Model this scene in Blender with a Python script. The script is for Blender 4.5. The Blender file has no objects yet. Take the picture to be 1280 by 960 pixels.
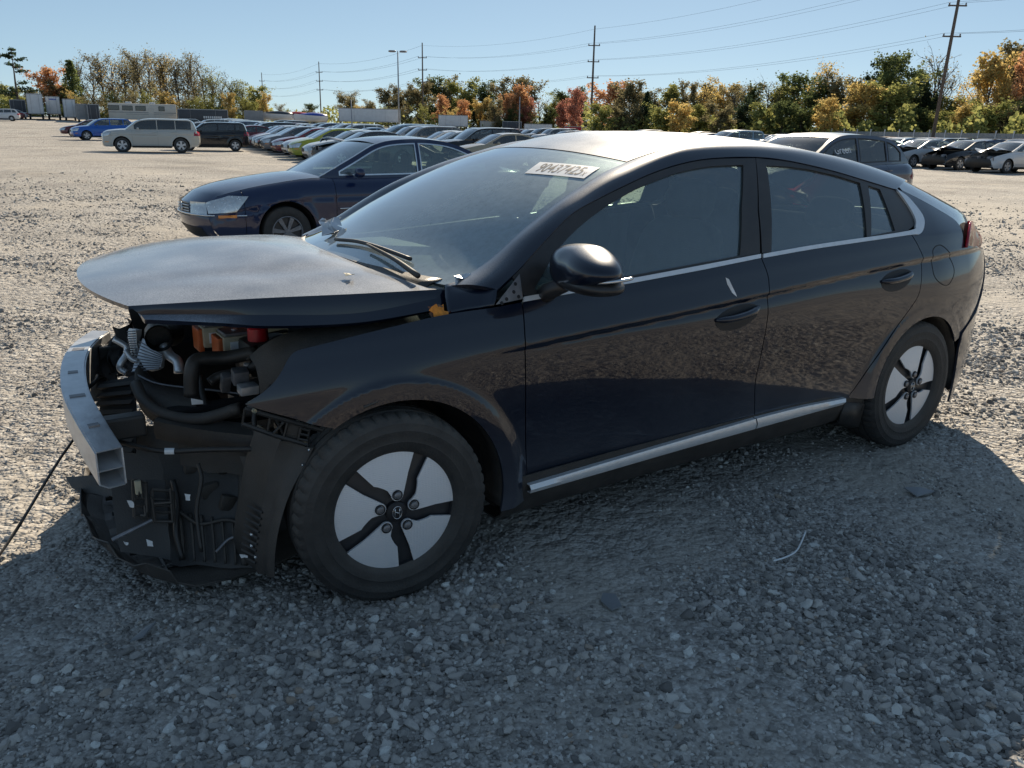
import bpy, bmesh, math, random
import numpy as np
from mathutils import Vector, Matrix
from mathutils.geometry import delaunay_2d_cdt

random.seed(7)
RNG = np.random.default_rng(7)
SC = bpy.context.scene
COL = SC.collection
R_ = math.radians

# ------------------------------------------------------------------ camera
CAM = np.array([-1.0242, -3.0684, 1.4459])
YAW, PITCH, ROLL, FPX = 0.5822, 0.2930, 0.0190, 1051.47
_f = np.array([math.sin(YAW)*math.cos(PITCH), math.cos(YAW)*math.cos(PITCH), -math.sin(PITCH)])
_r = np.array([math.cos(YAW), -math.sin(YAW), 0.0])
_u = np.cross(_r, _f)
CR = _r*math.cos(ROLL) + _u*math.sin(ROLL)
CU = -_r*math.sin(ROLL) + _u*math.cos(ROLL)
CF = _f
cam = bpy.data.cameras.new("camera")
cam.sensor_width = 36.0
cam.lens = FPX/1280*36.0
cam.clip_start = 0.05
cam.clip_end = 3000
camo = bpy.data.objects.new("camera", cam)
COL.objects.link(camo)
camo.matrix_world = Matrix(((CR[0], CU[0], -CF[0], CAM[0]), (CR[1], CU[1], -CF[1], CAM[1]),
                            (CR[2], CU[2], -CF[2], CAM[2]), (0, 0, 0, 1)))
SC.camera = camo

# ------------------------------------------------------------------ light
SUN_AZ, SUN_EL = R_(45.0), R_(28.5)        # azimuth measured from +Y towards +X
world = bpy.data.worlds.new("World")
SC.world = world
world.use_nodes = True
wn = world.node_tree
wn.nodes.clear()
wo = wn.nodes.new("ShaderNodeOutputWorld")
wb = wn.nodes.new("ShaderNodeBackground")
ws = wn.nodes.new("ShaderNodeTexSky")
ws.sky_type = 'NISHITA'
ws.sun_disc = False
ws.sun_elevation = SUN_EL
ws.sun_rotation = SUN_AZ
ws.altitude = 200
ws.air_density = 0.6
ws.dust_density = 0.1
ws.ozone_density = 0.8
wb.inputs[1].default_value = 0.140
# evens the sky out, horizon to zenith, as the photograph's exposure does
wg = wn.nodes.new("ShaderNodeGamma"); wg.inputs[1].default_value = 0.5
wm = wn.nodes.new("ShaderNodeMix"); wm.data_type = 'RGBA'; wm.blend_type = 'MULTIPLY'; wm.inputs[0].default_value = 1.0
wm.inputs[7].default_value = (0.77, 0.94, 1.04, 1)
wn.links.new(ws.outputs[0], wg.inputs[0])
wn.links.new(wg.outputs[0], wm.inputs[6])
wn.links.new(wm.outputs[2], wb.inputs[0])
wn.links.new(wb.outputs[0], wo.inputs[0])
sl = bpy.data.lights.new("sun", 'SUN')
sl.energy = 4.7
sl.angle = R_(0.55)
sl.color = (1.0, 0.86, 0.67)
so = bpy.data.objects.new("sun", sl)
COL.objects.link(so)
sd = Vector((math.sin(SUN_AZ)*math.cos(SUN_EL), math.cos(SUN_AZ)*math.cos(SUN_EL), math.sin(SUN_EL)))
so.rotation_euler = sd.to_track_quat('Z', 'Y').to_euler()
SC.view_settings.view_transform = 'Standard'
SC.view_settings.look = 'None'
SC.view_settings.gamma = 1.0
SC.view_settings.exposure = 0.80
SC.render.engine = 'CYCLES'
SC.cycles.max_bounces = 8
SC.cycles.transparent_max_bounces = 16
SC.cycles.caustics_reflective = False
SC.cycles.caustics_refractive = False

# ------------------------------------------------------------------ photo pixel -> ray helpers
def ray(u, v):
    return CF + CR*(u-640)/FPX - CU*(v-480)/FPX
def at(u, v, axis, val):
    d = ray(u, v)
    return CAM + d*((val-CAM[axis])/d[axis])
def aty(u, v, y): return at(u, v, 1, y)
def atz(u, v, z): return at(u, v, 2, z)
def atd(u, d):                       # ground position at depth-distance d under pixel column u (horizon row)
    hy = 162.77 + math.tan(ROLL)*(u-640)
    r = ray(u, hy); r = r/math.hypot(r[0], r[1])
    return np.array([CAM[0]+r[0]*d, CAM[1]+r[1]*d])

def sstep(a, b, x):
    t = np.clip((np.asarray(x, float)-a)/(b-a), 0, 1)
    return t*t*(3-2*t)
def terrain(x, y):
    d = np.hypot(np.asarray(x, float)-CAM[0], np.asarray(y, float)-CAM[1])
    ang = np.degrees(np.arctan2(np.asarray(x, float)-CAM[0], np.asarray(y, float)-CAM[1]))   # yaw of bearing
    dip = np.interp(d, [0, 5, 9, 17, 30, 45, 70], [0, 0, -.10, -.22, -.22, -.13, 0])*sstep(5, 22, ang)
    return dip + 2.6*sstep(60, 230, d)*(1-sstep(12, 42, ang)) + 0.5*sstep(90, 240, d)*sstep(12, 42, ang)

# ------------------------------------------------------------------ object helpers
def tag(o, label=None, cat=None, group=None, kind=None):
    if label: o["label"] = label
    if cat: o["category"] = cat
    if group: o["group"] = group
    if kind: o["kind"] = kind
    return o
def empty(name, loc=(0, 0, 0), rz=0.0, parent=None):
    o = bpy.data.objects.new(name, None)
    o.empty_display_size = 0.2
    COL.objects.link(o)
    o.location = loc
    o.rotation_euler = (0, 0, rz)
    if parent: o.parent = parent
    return o
def link(name, me, parent=None, mat=None, smooth=False):
    if mat is not None and len(me.materials) == 0:
        me.materials.append(mat)
    o = bpy.data.objects.new(name, me)
    COL.objects.link(o)
    if parent: o.parent = parent
    if smooth:
        me.polygons.foreach_set("use_smooth", [True]*len(me.polygons))
    return o
def mesh(name, v, f):
    me = bpy.data.meshes.new(name)
    me.from_pydata([tuple(map(float, p)) for p in v], [], [tuple(map(int, q)) for q in f])
    me.update()
    return me
def copy_tree(o, parent=None):
    c = o.copy()
    COL.objects.link(c)
    c.parent = parent
    for ch in o.children:
        copy_tree(ch, c)
    return c

class MB:
    """collects simple solids into ONE mesh"""
    def __init__(s): s.v = []; s.f = []
    def add(s, v, f):
        b = len(s.v)
        s.v += [tuple(map(float, p)) for p in v]
        s.f += [tuple(int(i)+b for i in q) for q in f]
        return s
    def box(s, c, d, rot=None, bev=0.0):
        c = np.array(c, float); h = np.array(d, float)/2
        if bev <= 0:
            v = [np.array([sx*h[0], sy*h[1], sz*h[2]]) for sx in (-1, 1) for sy in (-1, 1) for sz in (-1, 1)]
            f = [(0, 1, 3, 2), (4, 6, 7, 5), (0, 4, 5, 1), (2, 3, 7, 6), (0, 2, 6, 4), (1, 5, 7, 3)]
        else:
            bm = bmesh.new()
            bmesh.ops.create_cube(bm, size=1.0)
            for q in bm.verts: q.co = Vector((q.co.x*d[0], q.co.y*d[1], q.co.z*d[2]))
            bmesh.ops.bevel(bm, geom=bm.edges[:], offset=bev, segments=2, affect='EDGES', profile=0.6)
            bm.verts.index_update()
            v = [np.array(q.co) for q in bm.verts]; f = [[q.index for q in fa.verts] for fa in bm.faces]
            bm.free()
        if rot is not None: v = [np.array(rot @ Vector(p)) for p in v]
        return s.add([p+c for p in v], f)
    def tube(s, pts, r, n=8, cap=True):
        P = np.array(pts, float); m = len(P)
        rr = np.broadcast_to(np.asarray(r, float), (m,))
        T = np.gradient(P, axis=0); T /= (np.linalg.norm(T, axis=1)[:, None]+1e-9)
        a = np.array([0, 0, 1.0]) if abs(T[0][2]) < 0.9 else np.array([1.0, 0, 0])
        v = []; nrm = np.cross(T[0], a); nrm /= np.linalg.norm(nrm)
        for i in range(m):
            nrm = nrm-T[i]*nrm.dot(T[i]); nrm /= (np.linalg.norm(nrm)+1e-9)
            b = np.cross(T[i], nrm)
            for k in range(n):
                t = 2*math.pi*k/n
                v.append(P[i]+rr[i]*(math.cos(t)*nrm+math.sin(t)*b))
        f = [(i*n+k, i*n+(k+1) % n, (i+1)*n+(k+1) % n, (i+1)*n+k) for i in range(m-1) for k in range(n)]
        if cap: f += [tuple(range(n-1, -1, -1)), tuple(range((m-1)*n, m*n))]
        return s.add(v, f)
    def lathe(s, prof, n=32, c=(0, 0, 0), axis=1, a0=0.0):
        """prof: (along-axis, radius)"""
        v = []; m = len(prof)
        for k in range(n):
            t = a0+2*math.pi*k/n
            for (a, r) in prof:
                p = [r*math.cos(t), r*math.sin(t)]
                q = [0, 0, 0]; o = [i for i in range(3) if i != axis]
                q[axis] = a; q[o[0]] = p[0]; q[o[1]] = p[1]
                v.append(np.array(q)+np.array(c))
        f = [(k*m+i, k*m+i+1, ((k+1) % n)*m+i+1, ((k+1) % n)*m+i) for k in range(n) for i in range(m-1)]
        if axis != 1: f = [q[::-1] for q in f]
        return s.add(v, f)
    def sheet(s, grid, thick=0.0):
        G = np.array(grid, float); a, b = G.shape[:2]
        f = [(i*b+j, (i+1)*b+j, (i+1)*b+j+1, i*b+j+1) for i in range(a-1) for j in range(b-1)]
        if not thick: return s.add(G.reshape(-1, 3), f)
        du = np.gradient(G, axis=0); dv = np.gradient(G, axis=1)
        N = np.cross(du, dv); N /= (np.linalg.norm(N, axis=2)[..., None]+1e-9)
        B = G-N*thick; n = a*b
        v = np.concatenate([G.reshape(-1, 3), B.reshape(-1, 3)])
        f2 = [tuple(i+n for i in q[::-1]) for q in f]
        rim = []
        loop = [j for j in range(b)]+[i*b+b-1 for i in range(1, a)]+[(a-1)*b+j for j in range(b-2, -1, -1)]+[i*b for i in range(a-2, 0, -1)]
        for i in range(len(loop)):
            p, q = loop[i], loop[(i+1) % len(loop)]
            rim.append((p, q, q+n, p+n))
        return s.add(v, f+f2+rim)
    def mirror_y(s):
        m = MB(); m.v = [(x, -y, z) for x, y, z in s.v]; m.f = [q[::-1] for q in s.f]
        return m
    def build(s, name, mat, parent=None, smooth=False, angle=None):
        me = mesh(name, s.v, s.f)
        me.materials.append(mat)
        if smooth or angle:
            me.polygons.foreach_set("use_smooth", [True]*len(me.polygons))
            if angle: me.set_sharp_from_angle(angle=R_(angle))
        return link(name, me, parent)

def catmull(pts, k=6, closed=False):
    P = np.array(pts, float); n = len(P)
    if n < 3: return P
    out = []
    for i in range(n if closed else n-1):
        p0 = P[(i-1) % n] if (closed or i > 0) else 2*P[0]-P[1]
        p1 = P[i]; p2 = P[(i+1) % n]
        p3 = P[(i+2) % n] if (closed or i+2 < n) else 2*P[-1]-P[-2]
        for j in range(k):
            t = j/k
            out.append(0.5*((2*p1)+(-p0+p2)*t+(2*p0-5*p1+4*p2-p3)*t*t+(-p0+3*p1-3*p2+p3)*t**3))
    if not closed: out.append(P[-1])
    return np.array(out)
def resample(P, n):
    P = np.array(P, float)
    L = np.concatenate([[0], np.cumsum(np.linalg.norm(np.diff(P, axis=0), axis=1))])
    t = np.linspace(0, L[-1], n)
    return np.stack([np.interp(t, L, P[:, k]) for k in range(P.shape[1])], 1)
def inside(pts, poly):
    x, y = pts[:, 0], pts[:, 1]; r = np.zeros(len(pts), bool); n = len(poly)
    for i in range(n):
        x1, y1 = poly[i]; x2, y2 = poly[(i+1) % n]
        c = ((y1 > y) != (y2 > y))
        with np.errstate(divide='ignore', invalid='ignore'):
            xi = (x2-x1)*(y-y1)/(y2-y1+1e-15)+x1
        r ^= c & (x < xi)
    return r
def edge_dist(pts, poly):
    d = np.full(len(pts), 1e9); n = len(poly)
    for i in range(n):
        a = np.array(poly[i]); b = np.array(poly[(i+1) % n]); ab = b-a; L = ab.dot(ab)+1e-15
        t = np.clip(((pts-a)@ab)/L, 0, 1)
        d = np.minimum(d, np.linalg.norm(pts-(a+t[:, None]*ab), axis=1))
    return d
def area2(poly):
    P = np.array(poly); x, y = P[:, 0], P[:, 1]
    return 0.5*np.sum(x*np.roll(y, -1)-np.roll(x, -1)*y)
def inset_poly(poly, d):
    P = np.array(poly, float)
    if area2(P) < 0: P = P[::-1]
    A = np.roll(P, 1, 0); B = np.roll(P, -1, 0)
    e1 = P-A; e2 = B-P
    e1 /= (np.linalg.norm(e1, axis=1)[:, None]+1e-12); e2 /= (np.linalg.norm(e2, axis=1)[:, None]+1e-12)
    n1 = np.stack([-e1[:, 1], e1[:, 0]], 1); n2 = np.stack([-e2[:, 1], e2[:, 0]], 1)
    m = n1+n2; L = np.linalg.norm(m, axis=1)[:, None]; m = m/np.maximum(L, 1e-6)
    c = np.maximum((m*n1).sum(1), 0.45)[:, None]
    return P+m*d/c
def densify(poly, step):
    P = np.array(poly, float); out = []
    for i in range(len(P)):
        a, b = P[i], P[(i+1) % len(P)]; n = max(1, int(np.linalg.norm(b-a)/step))
        for j in range(n): out.append(a+(b-a)*j/n)
    o2 = [out[0]]
    for q in out[1:]:
        if np.linalg.norm(q-o2[-1]) > 1e-4: o2.append(q)
    if np.linalg.norm(o2[0]-o2[-1]) < 1e-4: o2.pop()
    return np.array(o2)
def tri_region(poly, holes, step):
    """triangulate a 2D outline with inner grid points; returns 2D points, triangles, boundary loops"""
    loops = [densify(poly, step)]+[densify(h, step) for h in holes]
    pts = np.concatenate(loops); edges = []; b = 0
    for l in loops:
        n = len(l); edges += [(b+i, b+(i+1) % n) for i in range(n)]; b += n
    lo, hi = loops[0].min(0), loops[0].max(0)
    gx = np.arange(lo[0], hi[0], step); gy = np.arange(lo[1], hi[1], step*0.9)
    G = np.array([(x+(step/2 if j % 2 else 0), y) for j, y in enumerate(gy) for x in gx]) if len(gx)*len(gy) else np.zeros((0, 2))
    if len(G):
        k = inside(G, loops[0])
        for h in loops[1:]: k &= ~inside(G, h)
        G = G[k]
        if len(G):
            dm = np.min([edge_dist(G, l) for l in loops], 0)
            G = G[dm > step*0.45]
    allp = np.concatenate([pts, G]) if len(G) else pts
    r = delaunay_2d_cdt([Vector(p) for p in allp], edges, [], 0, 1e-7)
    V = np.array([tuple(p) for p in r[0]]); T = np.array([t for t in r[2] if len(t) == 3])
    C = V[T].mean(1); k = inside(C, loops[0])
    for h in loops[1:]: k &= ~inside(C, h)
    T = T[k]
    a = V[T]; s = (a[:, 1, 0]-a[:, 0, 0])*(a[:, 2, 1]-a[:, 0, 1])-(a[:, 2, 0]-a[:, 0, 0])*(a[:, 1, 1]-a[:, 0, 1])
    T[s < 0] = T[s < 0][:, ::-1]
    T = T[np.abs(s) > 1e-9]
    return V, T
def panel_mesh(name, poly, surf, step=0.03, thick=0.012, holes=(), off=0.0, side=-1, flip=False):
    """poly in surface parameters (a,b); surf(a,b)->(n,3) for the near side (-Y outward). side=+1 mirrors in Y."""
    V, T = tri_region(poly, holes, step)
    P = surf(V[:, 0], V[:, 1]); e = 3e-3
    N = np.cross(surf(V[:, 0]+e, V[:, 1])-surf(V[:, 0]-e, V[:, 1]), surf(V[:, 0], V[:, 1]+e)-surf(V[:, 0], V[:, 1]-e))
    if flip: N = -N; T = T[:, ::-1]
    N /= (np.linalg.norm(N, axis=1)[:, None]+1e-12)
    P = P+N*off
    n = len(P)
    from collections import Counter
    E = Counter()
    for t in T:
        for i in range(3): E[(t[i], t[(i+1) % 3])] += 1
    bd = [k for k in E if (k[1], k[0]) not in E]
    vs = list(P); fs = [tuple(t) for t in T]; nn = list(N)
    if thick > 0:
        B = P-N*thick
        vs += list(B); fs += [tuple(i+n for i in t[::-1]) for t in T]; nn += list(-N)
        idx = {}
        for a, b in bd:
            for q in (a, b):
                if q not in idx:
                    idx[q] = len(vs); vs += [P[q], B[q]]; nn += [None, None]
        for a, b in bd:
            fs.append((idx[b], idx[a], idx[a]+1, idx[b]+1))
    vs = np.array(vs)
    if side > 0:
        vs = vs*np.array([1, -1, 1]); fs = [f[::-1] for f in fs]
    me = mesh(name, vs, fs)
    me.polygons.foreach_set("use_smooth", [True]*len(me.polygons))
    cn = np.zeros((len(vs), 3)); me.vertices.foreach_get
    for i, q in enumerate(nn):
        cn[i] = (q*np.array([1, -1, 1]) if side > 0 else q) if q is not None else np.array(me.vertices[i].normal)
    me.normals_split_custom_set_from_vertices([tuple(q) for q in cn])
    return me
# ------------------------------------------------------------------ materials
def newmat(name):
    m = bpy.data.materials.new(name); m.use_nodes = True
    nt = m.node_tree; nt.nodes.clear()
    o = nt.nodes.new("ShaderNodeOutputMaterial")
    return m, nt, o
def N(nt, t, **kw):
    n = nt.nodes.new(t)
    for k, v in kw.items():
        if k.startswith("i_"):
            key = k[2:].replace("_", " ")
            n.inputs[key].default_value = v
        else: setattr(n, k, v)
    return n
def ramp(nt, fac, stops, interp='LINEAR'):
    r = nt.nodes.new("ShaderNodeValToRGB"); r.color_ramp.interpolation = interp
    e = r.color_ramp.elements
    while len(e) > 1: e.remove(e[-1])
    e[0].position = stops[0][0]; e[0].color = (*stops[0][1], 1)
    for p, c in stops[1:]:
        q = e.new(p); q.color = (*c, 1)
    nt.links.new(fac, r.inputs[0]); return r.outputs[0]
def g3(v): return (v, v, v)
def simple(name, col, rough=0.5, metal=0.0, coat=0.0, var=0.15, scale=30.0, bump=0.0, bscale=200.0, spec=0.5, dust=0.0):
    m, nt, o = newmat(name); L = nt.links
    p = N(nt, "ShaderNodeBsdfPrincipled")
    p.inputs["Metallic"].default_value = metal
    p.inputs["Coat Weight"].default_value = coat
    p.inputs["Coat Roughness"].default_value = 0.04
    p.inputs["Specular IOR Level"].default_value = spec
    tc = N(nt, "ShaderNodeTexCoord")
    nz = N(nt, "ShaderNodeTexNoise"); nz.inputs["Scale"].default_value = scale; nz.inputs["Detail"].default_value = 5
    L.new(tc.outputs["Object"], nz.inputs["Vector"])
    c = np.array(col)
    cc = ramp(nt, nz.outputs[0], [(0.3, tuple(c*(1-var))), (0.7, tuple(np.minimum(c*(1+var), 1)))])
    if dust > 0:
        ge = N(nt, "ShaderNodeNewGeometry"); sx = N(nt, "ShaderNodeSeparateXYZ"); L.new(ge.outputs["Normal"], sx.inputs[0])
        mr = N(nt, "ShaderNodeMapRange"); L.new(sx.outputs[2], mr.inputs[0]); mr.inputs[1].default_value = -0.2; mr.inputs[2].default_value = 1.0
        n2 = N(nt, "ShaderNodeTexNoise"); n2.inputs["Scale"].default_value = 9; n2.inputs["Detail"].default_value = 6; L.new(tc.outputs["Object"], n2.inputs["Vector"])
        mu = N(nt, "ShaderNodeMath", operation='MULTIPLY'); L.new(mr.outputs[0], mu.inputs[0]); L.new(n2.outputs[0], mu.inputs[1])
        mu2 = N(nt, "ShaderNodeMath", operation='MULTIPLY'); L.new(mu.outputs[0], mu2.inputs[0]); mu2.inputs[1].default_value = dust*2
        mx = N(nt, "ShaderNodeMix", data_type='RGBA'); L.new(mu2.outputs[0], mx.inputs[0]); L.new(cc, mx.inputs[6]); mx.inputs[7].default_value = (0.27, 0.235, 0.19, 1)
        cc = mx.outputs[2]
    L.new(cc, p.inputs["Base Color"])
    rr = N(nt, "ShaderNodeMapRange"); rr.inputs[3].default_value = max(0.0, rough-0.08); rr.inputs[4].default_value = min(1, rough+0.08)
    L.new(nz.outputs[0], rr.inputs[0]); L.new(rr.outputs[0], p.inputs["Roughness"])
    if bump > 0:
        nb = N(nt, "ShaderNodeTexNoise"); nb.inputs["Scale"].default_value = bscale; L.new(tc.outputs["Object"], nb.inputs["Vector"])
        b = N(nt, "ShaderNodeBump"); b.inputs["Strength"].default_value = bump; b.inputs["Distance"].default_value = 0.01
        L.new(nb.outputs[0], b.inputs["Height"]); L.new(b.outputs[0], p.inputs["Normal"])
    L.new(p.outputs[0], o.inputs[0])
    return m
def paint(name, col=None, dust=0.25, objcol=False, rough=0.28, dust_sheen_col=(0.36, 0.35, 0.34)):
    """clear-coated car paint with dust lying on the upward faces"""
    m, nt, o = newmat(name); L = nt.links
    p = N(nt, "ShaderNodeBsdfPrincipled")
    p.inputs["Roughness"].default_value = rough
    p.inputs["Metallic"].default_value = 0.0
    p.inputs["Coat Weight"].default_value = 1.0
    p.inputs["Coat Roughness"].default_value = 0.015
    p.inputs["Specular IOR Level"].default_value = 0.15
    tc = N(nt, "ShaderNodeTexCoord"); ge = N(nt, "ShaderNodeNewGeometry")
    sx = N(nt, "ShaderNodeSeparateXYZ"); L.new(ge.outputs["Normal"], sx.inputs[0])
    if objcol:
        oi = N(nt, "ShaderNodeObjectInfo"); base = oi.outputs["Color"]
    else:
        rg = N(nt, "ShaderNodeRGB"); rg.outputs[0].default_value = (*col, 1); base = rg.outputs[0]
    mr = N(nt, "ShaderNodeMapRange", interpolation_type='SMOOTHSTEP'); mr.inputs[1].default_value = 0.80; mr.inputs[2].default_value = 0.985
    L.new(sx.outputs[2], mr.inputs[0])
    fine = N(nt, "ShaderNodeTexNoise"); fine.inputs["Scale"].default_value = 260; fine.inputs["Detail"].default_value = 4; fine.inputs["Roughness"].default_value = 0.7
    big = N(nt, "ShaderNodeTexNoise"); big.inputs["Scale"].default_value = 5; big.inputs["Detail"].default_value = 5
    L.new(tc.outputs["Object"], fine.inputs["Vector"]); L.new(tc.outputs["Object"], big.inputs["Vector"])
    fr = N(nt, "ShaderNodeMapRange"); fr.inputs[1].default_value = 0.35; fr.inputs[2].default_value = 0.72; L.new(fine.outputs[0], fr.inputs[0])
    br = N(nt, "ShaderNodeMapRange"); br.inputs[1].default_value = 0.25; br.inputs[2].default_value = 0.75; br.inputs[3].default_value = 0.55; br.inputs[4].default_value = 1.2; L.new(big.outputs[0], br.inputs[0])
    a1 = N(nt, "ShaderNodeMath", operation='MULTIPLY'); L.new(mr.outputs[0], a1.inputs[0]); L.new(br.outputs[0], a1.inputs[1])
    fr2 = N(nt, "ShaderNodeMapRange"); fr2.inputs[3].default_value = 0.35; fr2.inputs[4].default_value = 1.0; L.new(fr.outputs[0], fr2.inputs[0])
    a2 = N(nt, "ShaderNodeMath", operation='MULTIPLY'); L.new(a1.outputs[0], a2.inputs[0]); L.new(fr2.outputs[0], a2.inputs[1])
    a3 = N(nt, "ShaderNodeMath", operation='MULTIPLY_ADD'); L.new(a2.outputs[0], a3.inputs[0]); a3.inputs[1].default_value = dust
    # a light film everywhere, more towards the sill
    sp = N(nt, "ShaderNodeSeparateXYZ"); L.new(tc.outputs["Object"], sp.inputs[0])
    lo = N(nt, "ShaderNodeMapRange"); lo.inputs[1].default_value = 0.55; lo.inputs[2].default_value = 0.2; lo.inputs[3].default_value = 0.0; lo.inputs[4].default_value = 0.10; L.new(sp.outputs[2], lo.inputs[0])
    lo2 = N(nt, "ShaderNodeMath", operation='MULTIPLY'); L.new(lo.outputs[0], lo2.inputs[0]); L.new(br.outputs[0], lo2.inputs[1])
    L.new(lo2.outputs[0], a3.inputs[2])
    mx = N(nt, "ShaderNodeMix", data_type='RGBA'); L.new(a3.outputs[0], mx.inputs[0]); L.new(base, mx.inputs[6]); mx.inputs[7].default_value = (*dust_sheen_col, 1)
    L.new(mx.outputs[2], p.inputs["Base Color"])
    cw = N(nt, "ShaderNodeMapRange"); cw.inputs[3].default_value = 1.0; cw.inputs[4].default_value = 1.0; L.new(a3.outputs[0], cw.inputs[0]); L.new(cw.outputs[0], p.inputs["Coat Weight"])
    cr = N(nt, "ShaderNodeMapRange"); cr.inputs[2].default_value = 0.5; cr.inputs[3].default_value = 0.03; cr.inputs[4].default_value = 0.20; L.new(a3.outputs[0], cr.inputs[0]); L.new(cr.outputs[0], p.inputs["Coat Roughness"])
    rr = N(nt, "ShaderNodeMapRange"); rr.inputs[2].default_value = 0.4; rr.inputs[3].default_value = rough; rr.inputs[4].default_value = 0.48; L.new(a3.outputs[0], rr.inputs[0]); L.new(rr.outputs[0], p.inputs["Roughness"])
    L.new(p.outputs[0], o.inputs[0])
    return m
def glassmat(name, tint=(0.75, 0.9, 0.85), dust=0.06, refl=1.0, ior=1.5, dust_sheen_col=(0.5, 0.5, 0.48)):
    """thin pane: tinted see-through + mirror by Fresnel + a film of dust, whose colour can also carry sky glare; lets sunlight through"""
    m, nt, o = newmat(name); L = nt.links
    t = N(nt, "ShaderNodeBsdfTransparent"); t.inputs[0].default_value = (*tint, 1)
    gl = N(nt, "ShaderNodeBsdfGlossy"); gl.inputs["Roughness"].default_value = 0.01
    d0 = N(nt, "ShaderNodeBsdfDiffuse"); d0.inputs[0].default_value = (*dust_sheen_col, 1)
    d1 = N(nt, "ShaderNodeBsdfGlossy"); d1.inputs[0].default_value = (*dust_sheen_col, 1); d1.inputs["Roughness"].default_value = 0.5
    d = N(nt, "ShaderNodeMixShader"); d.inputs[0].default_value = 0.45; L_ = nt.links; L_.new(d0.outputs[0], d.inputs[1]); L_.new(d1.outputs[0], d.inputs[2])
    fr = N(nt, "ShaderNodeFresnel"); gb = N(nt, "ShaderNodeNewGeometry")
    mi = N(nt, "ShaderNodeMapRange"); mi.inputs[3].default_value = ior; mi.inputs[4].default_value = 1/ior; L.new(gb.outputs["Backfacing"], mi.inputs[0]); L.new(mi.outputs[0], fr.inputs[0])
    mu = N(nt, "ShaderNodeMath", operation='MULTIPLY'); mu.use_clamp = True; L.new(fr.outputs[0], mu.inputs[0]); mu.inputs[1].default_value = 1.7*refl
    tc = N(nt, "ShaderNodeTexCoord")
    nz = N(nt, "ShaderNodeTexNoise"); nz.inputs["Scale"].default_value = 30; nz.inputs["Detail"].default_value = 9; nz.inputs["Roughness"].default_value = 0.75
    L.new(tc.outputs["Object"], nz.inputs["Vector"])
    dm = N(nt, "ShaderNodeMapRange"); dm.inputs[1].default_value = 0.3; dm.inputs[2].default_value = 0.75; dm.inputs[3].default_value = dust*0.75; dm.inputs[4].default_value = dust*1.2; L.new(nz.outputs[0], dm.inputs[0])
    m1 = N(nt, "ShaderNodeMixShader"); L.new(dm.outputs[0], m1.inputs[0]); L.new(t.outputs[0], m1.inputs[1]); L.new(d.outputs[0], m1.inputs[2])
    m2 = N(nt, "ShaderNodeMixShader"); L.new(mu.outputs[0], m2.inputs[0]); L.new(m1.outputs[0], m2.inputs[1]); L.new(gl.outputs[0], m2.inputs[2])
    L.new(m2.outputs[0], o.inputs[0])
    return m
def leafmat(name, c1, c2, c3):
    m, nt, o = newmat(name); L = nt.links
    ge = N(nt, "ShaderNodeNewGeometry")
    c = ramp(nt, ge.outputs["Random Per Island"], [(0.0, c1), (0.5, c2), (1.0, c3)])
    oi = N(nt, "ShaderNodeObjectInfo")
    hs = N(nt, "ShaderNodeHueSaturation"); L.new(c, hs.inputs["Color"])
    mr = N(nt, "ShaderNodeMapRange"); hs.inputs["Saturation"].default_value = 0.78; mr.inputs[3].default_value = 0.95; mr.inputs[4].default_value = 1.35; L.new(oi.outputs["Random"], mr.inputs[0]); L.new(mr.outputs[0], hs.inputs["Value"])
    d = N(nt, "ShaderNodeBsdfDiffuse"); t = N(nt, "ShaderNodeBsdfTranslucent")
    L.new(hs.outputs[0], d.inputs[0]); L.new(hs.outputs[0], t.inputs[0])
    mx = N(nt, "ShaderNodeMixShader"); mx.inputs[0].default_value = 0.5
    L.new(d.outputs[0], mx.inputs[1]); L.new(t.outputs[0], mx.inputs[2]); L.new(mx.outputs[0], o.inputs[0])
    return m

M = {}
M['black'] = paint('midnight_black_paint', (0.004, 0.0075, 0.019), dust=0.76, dust_sheen_col=(0.46, 0.49, 0.53))  # pale blue dust on the top faces also carries the sky's sheen
M['objpaint'] = paint('car_paint', objcol=True, dust=0.22, dust_sheen_col=(0.40, 0.38, 0.35))
M['dull'] = simple('satin_black_trim', (0.018, 0.018, 0.020), 0.38, var=0.2, dust=0.10)
M['plastic'] = simple('black_plastic', (0.016, 0.016, 0.016), 0.5, var=0.3, bump=0.15, dust=0.13)
M['dirtyplastic'] = simple('dusty_black_plastic', (0.032, 0.030, 0.028), 0.62, var=0.35, scale=14, bump=0.2, dust=0.22)
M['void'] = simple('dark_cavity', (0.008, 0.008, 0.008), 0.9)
M['rubber'] = simple('tyre_rubber', (0.026, 0.026, 0.026), 0.75, var=0.3, scale=18, bump=0.3, bscale=120, dust=0.24)
M['silver'] = simple('silver_wheel_paint', (0.50, 0.51, 0.53), 0.34, metal=0.55, var=0.06)
M['charcoal'] = simple('charcoal_wheel_paint', (0.035, 0.036, 0.040), 0.4, var=0.15)
M['satin'] = simple('satin_silver_trim', (0.66, 0.68, 0.70), 0.36, metal=0.45, var=0.06)
M['chrome'] = simple('bright_trim', (0.62, 0.64, 0.66), 0.22, metal=0.9, var=0.05)
M['alu'] = simple('bare_aluminium', (0.62, 0.63, 0.64), 0.38, metal=0.6, var=0.12, scale=20, bump=0.1, bscale=60)
M['steel'] = simple('grey_steel', (0.22, 0.22, 0.23), 0.5, metal=0.6, var=0.25)
M['rust'] = simple('rusty_brake_disc', (0.10, 0.065, 0.045), 0.7, metal=0.3, var=0.4)
M['orange'] = simple('orange_cable', (0.55, 0.12, 0.03), 0.5)
M['redcap'] = simple('red_plastic', (0.42, 0.012, 0.02), 0.4)
M['cream'] = simple('cream_plastic', (0.42, 0.38, 0.27), 0.5, var=0.15)
M['white'] = simple('white_label', (0.75, 0.77, 0.78), 0.5, var=0.04)
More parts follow.
